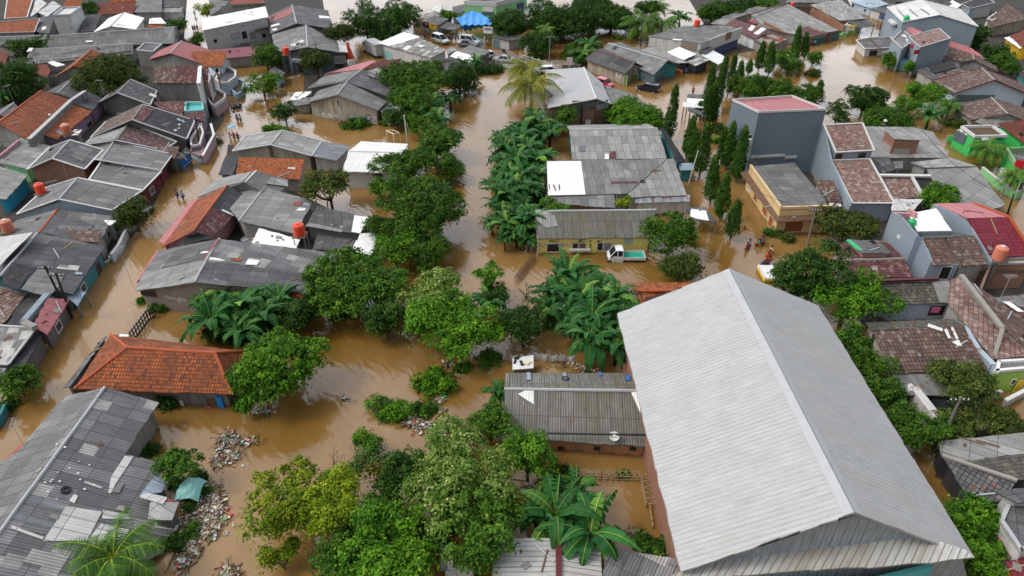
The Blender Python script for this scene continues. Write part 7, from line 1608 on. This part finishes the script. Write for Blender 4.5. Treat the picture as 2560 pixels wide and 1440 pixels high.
T('white billboard on the pole near the blue gate','sign_board','sign'); c=P(2150,385,3.0); mb=MB(); mb.box(c,2.0,.12,1.3,rz=-.3); k=mb.put('board','white'); mb=MB(); mb.tube([(c.x,c.y+.12,-1),(c.x,c.y+.12,2.6)],.07,6); mb.put('post','grey'); e=Vector((math.cos(-.3),math.sin(-.3),0)); n=Vector((e.y,-e.x,0)); mb=MB(); mb.box(c+n*.08+Vector((0,0,.2)),1.5,.03,.5,rz=-.3); mb.put('emblem','navy'); mb=MB(); [mb.box(c+n*.11+Vector((0,0,.2))+e*x,.18,.02,.2,rz=-.3) for x in (-.5,-.25,0,.25,.5)]; mb.put('lettering','wsoft')
B(1200,0)
T('white board sign standing behind the big white metal roof','sign_board','sign'); c=P(1148,785,2.6); mb=MB(); mb.box(c,1.1,.1,1.4); mb.put('board','wsoft'); mb=MB(); mb.tube([(c.x,c.y+.1,-1),(c.x,c.y+.1,2.2)],.06,6); mb.put('post','wsoft')
def railing(label,s,z,h=.9,n=6,mp_='wsoft',posts_='cream'):
    q=prs(s); a=P(*q[0],z); b=P(*q[1],z); T(label,'bridge_railing','railing','railings of the little river bridge')
    for i in range(n): mb=MB(); p=a.lerp(b,i/(n-1)); mb.box(p-Vector((0,0,h/2-.1)),.22,.22,h+.2); mb.put('post',posts_)
    mb=MB(); mb.bar(a-Vector((0,0,.1)),b-Vector((0,0,.1)),.08); mb.bar(a-Vector((0,0,.5)),b-Vector((0,0,.5)),.08); mb.put('rail',mp_)
railing('cream posted bridge railing on the upstream side','510 690 1005 840',1.1,n=7); railing('pale bridge railing on the near side, before the palms','205 790 420 860',1.0,n=4,mp_='aqua')
sheetof('bridge',[tuple(P(x,y,.25))[:2] for x,y in ((180,820),(470,905),(640,850),(300,760))],.25,'mudc',1.0)
wl('low grey block wall beside the bridge and the blue motorcycle','1050 830 1290 820',[1.1,1.1],'conc')
B(400,220)
B(1280,760,4)
T('torn white plastic fence sheeting along the flooded yard','plastic_fence','fence'); mb=MB(); pv=None
pt=[(-30,500),(90,505),(220,480),(350,500),(500,505),(630,510)]
v=[];f=[]
for i in range(31):
    t=i/30*5; j=min(4,int(t)); u=t-j; x=pt[j][0]*(1-u)+pt[j+1][0]*u; y=pt[j][1]*(1-u)+pt[j+1][1]*u; p=P(x,y,.9); v+=[p+Vector((0,0,.1*math.sin(i*2.1)-.15*math.sin(u*3.14))),p+Vector((0,.08*math.sin(i*1.7),-.5)),p+Vector((0,.05,-1.1))]
for i in range(30): f+=[[i*3,i*3+1,i*3+4,i*3+3],[i*3+1,i*3+2,i*3+5,i*3+4]]
part('sheeting',v+[p+Vector((0,.03,0)) for p in v],f+[[a+len(v) for a in q][::-1] for q in f],'wsoft'); mb=MB(); [mb.tube([(P(x,y,.9).x,P(x,y,.9).y,-1),P(x,y-5,1.1)],.04,5) for x,y in pt]; mb.put('stake','bamb')
def cage(label,s,z,h,wd,m='bamb'):
    q=prs(s); T(label,'bamboo_fence','fence','woven bamboo fences in the flooded yards'); mb=MB()
    for a0,b0 in zip(q,q[1:]):
        a=P(*a0,z); b=P(*b0,z); e=(b-a).normalized(); nn=Vector((-e.y,e.x,0))*wd; L_=(b-a).length; n=max(3,int(L_/.45))
        for o in (nn*0,nn):
            for zz in (0,-.35,-.7): mb.bar(a+o+Vector((0,0,zz*h)),b+o+Vector((0,0,zz*h)),.05)
            for i in range(n+1): p=a.lerp(b,i/n)+o; mb.bar(p+Vector((0,0,.15)),p-Vector((0,0,h)),.045)
        if wd>.1:
            for i in range(n+1): p=a.lerp(b,i/n); mb.bar(p,p+nn,.045)
            for i in range(n): p=a.lerp(b,i/n); r_=a.lerp(b,(i+1)/n); mb.bar(p,r_+nn,.03)
    mb.put(None,m)
B(1280,1080,4); cage('bamboo cage fence running left to right in the flooded yard','640 430 900 440 1280 450',.5,.9,.5); cage('bamboo cage fence running towards the camera in the flooded yard','1290 430 1345 715',.5,.9,.7); cage('thin broken stick fence trailing off in the flooded yard','1375 720 1405 950',.2,.7,.05)
B(0,760,4); cage('dark wire and stick fence crossing the flood behind the hip roof','1300 290 1460 80 1530 40',1.0,1.3,.08,'dark')
B(1280,440,4); cage('rubbish-caught fence beside the river by the banana grove','60 1010 165 880 230 790',.6,1.0,.35,'brown')
B(0,440,4); wl('patterned grey boundary wall along the left lane','1110 790 1185 690 1258 540',[1.5,1.5,1.5],'plb',cap='lgrey')
# tanks
B(0,0); 
B(400,0); tank('bright red-orange water tank on a lattice stand before the slate-blue workshop','1618 700',z=5.0,m='orange',r=.62,h=1.3,stand=4.5)
B(640,440,4); tank('orange water tank on a platform above the centre left roofs','440 590',z=4.2,m='orange',r=.62,h=1.25,stand=2,group='water tanks on roofs')
B(1600,0); tank('orange water tank on the broad flat roof, upper right','725 335',z=5.1,m='orange',r=.62,h=1.2); tank('small orange water tank at the top edge','1948 92',z=4.2,m='orange',r=.5,h=1.0)
B(0,220); tank('orange water tank at the eave of the left grey gable','535 1345',z=4.0,m='orange',r=.55,h=1.15); tank('faded pink and white water tank on the orange tiled slope','865 585',z=3.6,m='torg',r=.62,h=1.3,lid='wsoft')
B(0,440,4); tank('faded orange water tank with a white lid at the left edge','92 555',z=3.6,m='torg',r=.6,h=1.3,lid='wsoft')
B(1920,440,4); tank('orange and yellow water tank with a white lid, right edge','2295 832',z=4.6,m='torg',r=.6,h=1.35,lid='wsoft'); tank('small green water tank on the terrace of the blue-grey house','1428 505',z=5.9,m='gr2',r=.4,h=.7)
B(2060,0); tank('green water tank at the corner of the ribbed white warehouse','1045 275',z=7.2,m='gr2',r=.55,h=1.0)
B(800,0)
T('folded bright red parasol on the flooded road corner','parasol','parasol'); p=P(385,815,0); mb=MB(); mb.lathe((p.x,p.y,1.4),[(1.1,-.3),(.9,.3),(.5,1.6),(.1,2.9),(0,3.0)],8); mb.put('canopy','orange'); mb=MB(); mb.tube([(p.x,p.y,-1),(p.x,p.y,4.5)],.05,6); mb.put('pole','grey')
B(1200,0)
# dishes and aerials
B(1280,1080,4); dish('large white satellite dish on the mossy ribbed roof','1015 95',r=.62)
B(400,0); dish('white satellite dish on the workshop roof, left one','1715 615',r=.8); dish('white satellite dish on the workshop roof, right one','1815 570',r=.8)
B(2060,0); dish('satellite dish on the wall of the narrow blue-grey house','1010 500',z=5.0,r=.85)
B(2060,220); dish('pale blue satellite dish at the tower house roof corner','765 470',z=6.5,r=.4)
for b,s,l,h in (((0,0),'1345 1250','before the round olive tree',4),((0,0),'180 1320','pair of masts at the left edge',4),((0,220),'275 620','on the largest orange tiled roof',3),((0,220),'830 450','beside the pink water tank',3),((0,220),'1600 470','on the reddish-black tiled gable',2.5),((0,220),'2200 700','on the dark mossy gable, bushy one',4),((0,220),'850 1110','before the bare brick gable',4),((0,220),'740 1410','on the blue parapet gable',3),
 ((400,220),'1780 330','tall one in the water left of the graffiti hall',8),((400,0),'1805 1160','in front of the workshop pole',3.5),((0,440,4),'600 310','at the blue gable apex',3),((0,440,4),'990 500','on the grey gable with the white canopy',2),((0,440,4),'1570 620','leaning over the lane beside the orange slope',5),((0,440,4),'1330 1100','over the lane before the patchwork gable',6),
 ((1200,220),'1490 200','on the apex of the big white metal roof',1.6),((1200,220),'1750 1400','between the patched roofs',4),((1920,440,4),'1200 190','on the broken red tiles',2.6),((1920,440,4),'2275 1320','white one beside the brick shell',5),((1920,440,4),'1500 560','on the white sheet terrace',1.4),((2060,0),'1730 1130','blue-tipped mast by the big brown gable',4),((2060,0),'290 230','on the wide grey roof by the green porch',3),
 ((1200,0),'2130 870','tall one before the turquoise shutters',8),((0,760,4),'230 1400','thin one at the edge of the long ribbed roof',3),((0,0),'830 780','thin one on the second row roof',3),((0,0),'1790 530','on the longest row roof',2)):
    B(*b); antenna('thin television aerial '+l,s,h=h,az=random.uniform(0,3))
# poles and wires
B(400,0); p1=upole('leaning concrete utility pole before the workshop','2070 970 1985 540'); B(1200,0); p2=upole('brown utility pole at the bridge beside the white roof','885 870 898 455'); B(0,220); p3=upole('utility pole in front of the left grey roofs','130 1050 15 680',arms=0); p4=upole('dark utility pole between the lane and the purple wall','2560 820 2495 370',m='dark')
B(0,440,4); p5=upole('black utility pole on the left lane, behind of two','715 1420 555 965',m='dark'); p6=upole('black utility pole on the left lane, front of two','700 1400 445 895',m='dark')
B(1920,440,4); p7=upole('grey utility pole before the cream corner shop','395 690 478 320'); p8=upole('black and white pole by the flooded lane, right edge','2280 340 2365 120',arms=0); p9=upole('concrete pole behind the red metal roof','2400 390 2460 180',m='dark',arms=0)
B(1920,760,4); p10=upole('leaning dark utility pole before the round trees, lower right','1745 1360 1930 930',m='concp'); B(1600,220); p11=upole('street lamp pole in the mast tree lane','605 1240 745 800',arms=0,m='wpole',r=.09); p12=upole('street lamp pole by the stall in the mast tree lane','910 750 885 520',arms=0,m='wpole',r=.08); B(2060,220); p13=upole('leaning utility pole among the upper right bushes','990 440 1070 185',arms=0); B(2060,0); p14=upole('black utility pole by the side lane, upper right','705 470 760 190',arms=0,m='dark',r=.1)
B(1280,440,4); p15=upole('thin white lamp post by the yellow school corner','255 795 255 600',arms=0,m='wpole',r=.07); p16=upole('white and grey pole standing in the lane beside the lone mast tree','2135 620 2160 400',arms=0,m='wpole',r=.08)
B(1920,440,4); p17=upole('short white post before the orange shutters','215 545 222 390',arms=0,m='wpole',r=.08)
B(1280,440,4); T('white basketball-type board on the pole by the lone mast tree','sign_board','sign'); mb=MB(); mb.box(p16,1.0,.08,.8,rz=.3); mb.put(None,'wsoft')
B(800,220); T('tall thin slanting pole at the riverside trees','pole','pole','slanting river poles'); a=P(1140,800,0); mb=MB(); mb.tube([(a.x,a.y,-1),P(1075,350,7.0)],.09,6); mb.put(None,'wpole'); T('shorter stay leaning against the tall slanting pole','pole','pole','slanting river poles'); mb=MB(); mb.tube([P(1180,650,0),P(1085,400,6.2)],.06,6); mb.put(None,'wpole')
wire('overhead cable crossing from the mid right pole over the grey folded roof',p9,P(-0+1280,440,5) if 0 else p8,.8)
B(2060,220); wire('black cable drooping across the large grey folded roof',P(1250,520,5.5),P(2500,1460,4.5),1.2,.04,14); B(1600,220); wire('cable from the cream shop parapet to the corner pole',P(1400,850,7),p7,1.0,.03); B(1200,220); wire('dark cable lying across the patched grey roof',P(2385,915,5.1),P(1890,1350,3.9),.05,.05)
wire('cable between the bridge pole and the turquoise shop',p2,p2+Vector((22,-3,-.3)),.8,.02); wire('second cable between the bridge pole and the shop row',p2-Vector((0,0,.6)),p2+Vector((22,-3,-.9)),.9,.02); wire('cable from the workshop pole over the flooded crossing',p1,p2,1.5,.02); wire('cable between the two black lane poles',p5,p6,.2,.02); wire('cable from the left pole over the tiled gables',p3,p4,1.8,.022,14); wire('cable from the lane poles up the left lane',p6,p4,2.0,.022,14); wire('cable over the mast tree lane',p11,p12,.8,.02); wire('cable from the mast tree lane to the corner pole',p11,p7,1.5,.02,12)
# ---------------- floating rubbish ----------------
def rubbish(label,polys,n,seed):
    """a raft of floating bottles, foam, bags and bamboo that nobody could count"""
    rnd=random.Random(seed); T(label,'floating_rubbish','rubbish',None,'stuff'); mb=MB(); cols=['wsoft','vstain','brown','bamb','dark','brown','lgrey','red2','gr2','cream']
    for i in range(n):
        pl=rnd.choice(polys); t=rnd.random(); x=pl[0]+rnd.gauss(0,pl[2]); y=pl[1]+rnd.gauss(0,pl[3]); p=P(x,y,.04+rnd.uniform(-.03,.12)); r=rnd.random()
        if r<.26: mb.k=rnd.choice([0,0,0,1,9,6]); mb.lathe(p,[(0,-.05),(.08*rnd.uniform(.5,1.5),0),(.05,.07),(0,.09)],6,Matrix.Rotation(rnd.uniform(-1,1),3,'X'))
        elif r<.44: mb.k=rnd.choice([0,0,0,1,9,6,0,7,8]); mb.box(p,rnd.uniform(.08,.32),rnd.uniform(.08,.22),.06,rz=rnd.uniform(0,3))
        else: mb.k=rnd.choice([2,2,3,4,5,3]); a=rnd.uniform(0,3.14); l=rnd.uniform(.3,1.3); mb.bar(p-Vector((math.cos(a),math.sin(a),0))*l/2,p+Vector((math.cos(a),math.sin(a),rnd.uniform(-.1,.2)))*l/2,rnd.uniform(.02,.06))
    mb.put(None,cols)
B(0,1080,4)
rubbish('large raft of white and brown floating rubbish beside the patched roof',[(2100,850,90,90),(2000,900,90,70),(1960,760,70,60),(2130,720,60,60),(1900,1000,50,60),(2080,960,60,50),(2130,620,25,50)],1350,1)
rubbish('small raft of rubbish with twigs above the large one',[(2270,200,55,70),(2230,130,40,60),(2180,290,25,30),(2300,60,30,40),(2430,95,70,22),(2330,240,30,30)],420,2)
rubbish('thin trail of rubbish near the bottom left bank',[(1830,1290,35,35),(1900,1150,30,50),(1860,1060,25,40),(1960,1200,20,20)],330,3)
rubbish('heap of twigs floating at the bottom edge of the river',[(2300,1430,60,30),(2260,1400,20,40)],120,4)
B(640,760,4); rubbish('raft of white rubbish caught behind the river islet bushes',[(1740,1245,90,25),(1650,1200,60,25),(1830,1290,40,40),(1880,1340,25,30),(1560,1190,40,15)],420,5); rubbish('twigs and scraps caught beside the oval islet bush',[(1850,920,25,40),(1960,720,40,20),(1930,600,30,20),(1820,950,25,10)],120,6); rubbish('scraps of drifting plants in the river left of the islet',[(100,1080,45,15),(220,970,35,25),(895,940,25,15)],50,7)
B(1280,1080,4); rubbish('muddy scraps and sticks at the edge of the flooded yard',[(1150,1010,80,15),(420,510,60,30),(230,600,60,40),(250,560,80,50)],220,8)
B(1280,760,4); rubbish('twigs and scraps floating in the small yard by the plastic fence',[(480,560,70,40),(680,640,60,30),(770,660,60,20)],110,9)
for b,s,l in (((0,1080,4),'2130 600 2150 500','upright in the large raft'),((0,1080,4),'2040 1080 2105 990','yellow one below the large raft'),((0,1080,4),'2280 1420 2250 1260','at the bottom edge'),((640,760,4),'1795 1135 1915 1040','log near the islet with a leafy tip'),((0,1080,4),'1650 1400 1760 1130','long one leaning on the bottom left bank')):
    B(*b); v=nums(s); T('floating bamboo pole '+l,'bamboo_pole','bamboo pole','bamboo poles in the water'); mb=MB(); mb.tube([P(v[0],v[1],.05),P(v[2],v[3],.15)],.08,6); mb.put(None,'bamb')
B(0,1080,4); T('pale green plastic sheet caught among the shrubs','plastic_sheet','plastic sheet'); rn=random.Random(2); c=P(1900,560,1.0); vs=[];fs=[]
for j in range(7):
    for i in range(7): vs.append(c+Vector(((i-3)*.28,(j-3)*.3,.5-((i-3)**2+(j-3)**2)*.05+rn.uniform(-.08,.08))))
for j in range(6):
    for i in range(6): fs.append([j*7+i,j*7+i+1,j*7+i+8,j*7+i+7])
part(None,vs+[v+Vector((0,0,-.04)) for v in vs],fs+[[a+49 for a in q][::-1] for q in fs],'aqua')
# ---------------- people ----------------
B(0,220)
PW='white'
for b,s,t,bo,po,fa,z,l in (
((0,220),'2275 1405','purp','navy','walk',150,-.45,'in a purple shirt wading in the left lane'),((0,220),'2350 1425','ltblue','navy','walk',150,-.45,'in a pale blue shirt wading beside the purple shirt'),
((400,220),'905 665','white','white','walk',20,-.5,'in white on the left of the three under the umbrella'),((400,220),'955 660','red2','red2','stand',0,-.5,'in red in the middle under the blue umbrella'),((400,220),'1005 665','black','black','walk',-20,-.5,'in black on the right of the three by the umbrella'),
((400,220),'995 420','purp','navy','walk',10,-.5,'in dark purple, left of the pair in the lane before the goal'),((400,220),'1035 425','white','black','walk',0,-.5,'in white, right of the pair in the lane before the goal'),((400,220),'1385 270','purp','pink','stand',0,-.7,'alone in lilac left of the dark round tree'),
((400,0),'450 205','ltblue','grey','walk',0,-.3,'alone in light blue at the top of the first lane'),((400,0),'430 400','navy','black','stand',0,-.4,'in navy, left of the four at the lane bush'),((400,0),'455 395','black','navy','stand',0,-.4,'in black, second of the four at the lane bush'),((400,0),'485 390','red2','black','stand',0,-.4,'in dark red, right of the four at the lane bush'),
((800,0),'1340 480','pink','navy','walk',90,-.4,'in pink wading left of the silver-green minivan'),((1200,0),'2000 1190','wsoft','grey','stand',90,-.4,'in pale grey standing behind the black minivan'),((1600,0),'675 1200','orange','black','stand',180,-.4,'in orange standing by the white stall roof'),((1600,220),'362 330','pink','orange','walk',180,-.5,'in pink walking beside the lone mast tree'),((1600,0),'430 1175','black','black','stand',0,-1.1,'deep in the water behind the lone mast tree'),
((1600,0),'2190 590','red2','navy','stand',0,-.3,'in red before the green shutters, upper right'),((1600,0),'2230 590','ltblue','navy','stand',0,-.3,'in light blue before the green shutters, upper right'),((1600,220),'860 790','red2','red2','stand',0,-.6,'in red standing below the mast tree lane lamp'),((1600,220),'765 600','skin','navy','walk',0,-.6,'bare-chested in the mast tree lane'),
((1280,440,4),'2322 535','skin','navy','stand',0,-1.25,'up to the shoulders in the water right of the lone mast tree'),((1280,440,4),'2345 740','red2','navy','walk',-150,-.7,'in red, left of the pair wading with a child'),((1280,440,4),'2368 705','wsoft','navy','walk',-150,-.7,'in white, right of the pair wading with a child'),
((1280,440,4),'2440 700','gr2','red2','bend',-120,-.6,'in green, lowest in the group pushing through the flood'),((1280,440,4),'2465 670','black','black','bend',-120,-.6,'in black, middle of the group pushing through the flood'),((1280,440,4),'2500 640','red2','black','stand',-120,-.6,'in red, at the back of the group pushing through the flood'),((1280,440,4),'2500 690','purp','navy','walk',-120,-.6,'in grey-purple, right of the group pushing through the flood'),
((1280,440,4),'2550 850','orange','red2','stand',0,-.5,'in orange above the white raft'),((1280,440,4),'2500 900','blue2','navy','bend',180,-.6,'in blue pushing the white raft from behind'),((1280,440,4),'2535 905','navy','black','bend',180,-.6,'in navy at the back of the white raft'),((1920,440,4),'22 790','white','orange','walk',-90,-.5,'in white above the raft at the dark tree'),((1920,440,4),'8 830','orange','orange','stand',-90,-.5,'in orange trousers by the dark tree, just below the white shirt'),((1920,440,4),'5 920','purp','navy','stand',-90,-.6,'in purple beside the raft'),
((1920,440,4),'35 1020','blue2','navy','bend',-150,-.6,'in dark blue at the right side of the raft'),((1920,440,4),'55 1100','black','black','stand',-150,-.5,'in black close to the great hall roof edge'),((1920,440,4),'145 1120','black','navy','bend',-90,-.5,'in black with a bag wading below the dark tree'),
((1280,440,4),'1150 300','pink','navy','stand',0,-.3,'in pink between the patched roofs, left'),((1280,440,4),'1172 305','ltblue','navy','stand',0,-.3,'in light blue between the patched roofs, right'),((800,0),'930 745','torg','brown','stand',0,-.3,'in orange leaning at the depot wall'),((1200,0),'1225 815','blue2','navy','sit',0,-.3,'in blue behind the low grey wall at the bridge'),((2060,0),'1990 1010','red2','navy','stand',0,-9,'x')):
    if z<-5: continue
    B(*b); person('person '+l,s,t,bo,po,fa,z)
B(400,220); T('light blue umbrella held over the three people wading','umbrella','umbrella'); p=P(955,650,-.4); c=p+Vector((0,0,2.15)); mb=MB(); mb.lathe(c,[(.62,-.22),(.45,-.06),(.22,.03),(0,.08)],8); mb.put('canopy','ltblue'); mb=MB(); mb.tube([c-Vector((0,0,1.0)),c+Vector((0,0,.1))],.015,5); mb.put('shaft','grey')
# raft pushed through the flood
B(1280,440,4)
T('white and yellow foam raft being pushed through the flood','raft','raft'); a=P(2495,915,.5); b=P(2545,1010,.5); e=(b-a).normalized(); c=(a+b)/2+Vector((.45,0,0)); mb=MB(); ang=math.atan2(e.y,e.x); mb.k=0; mb.box(c+Vector((0,0,.0)),2.6,1.5,.16,rz=ang); mb.k=1; mb.box(c-Vector((0,0,.22)),2.7,1.56,.30,rz=ang); mb.put('hull',['white','yel2']); mb=MB(); 
for s_ in (-1,1): mb.box(c+Vector((-e.y,e.x,0))*s_*.7+Vector((0,0,.12)),2.6,.1,.12,rz=ang)
mb.put('rim','white')
B(1600,0)
T('white tent-like stall with two long white roof sheets by the road','market_stall','stall'); 
roof([[P(600,1240,2.4),P(805,1260,2.4),P(820,1215,2.7),P(615,1200,2.7)]],'g1'); roof([[P(545,1370,2.3),P(810,1380,2.3),P(812,1325,2.6),P(548,1310,2.6)]],'gw',name='awning'); roof([[P(600,1310,2.6),P(810,1330,2.6),P(812,1270,2.9),P(608,1255,2.9)]],'gw',name='awning')
roof([[P(610,1415,2.2),P(860,1500,2.2),P(820,1430,2.5),P(615,1370,2.4)]],'g2',name='awning'); posts([P(610,1300,2.4),P(800,1340,2.4),P(560,1370,2.3),P(640,1440,2.2),P(840,1490,2.2),P(800,1250,2.5)],'brown')
finish()
print('OBJECTS',len(bpy.data.objects),'POLYS',sum(len(o.data.polygons) for o in bpy.data.objects if o.type=='MESH'))
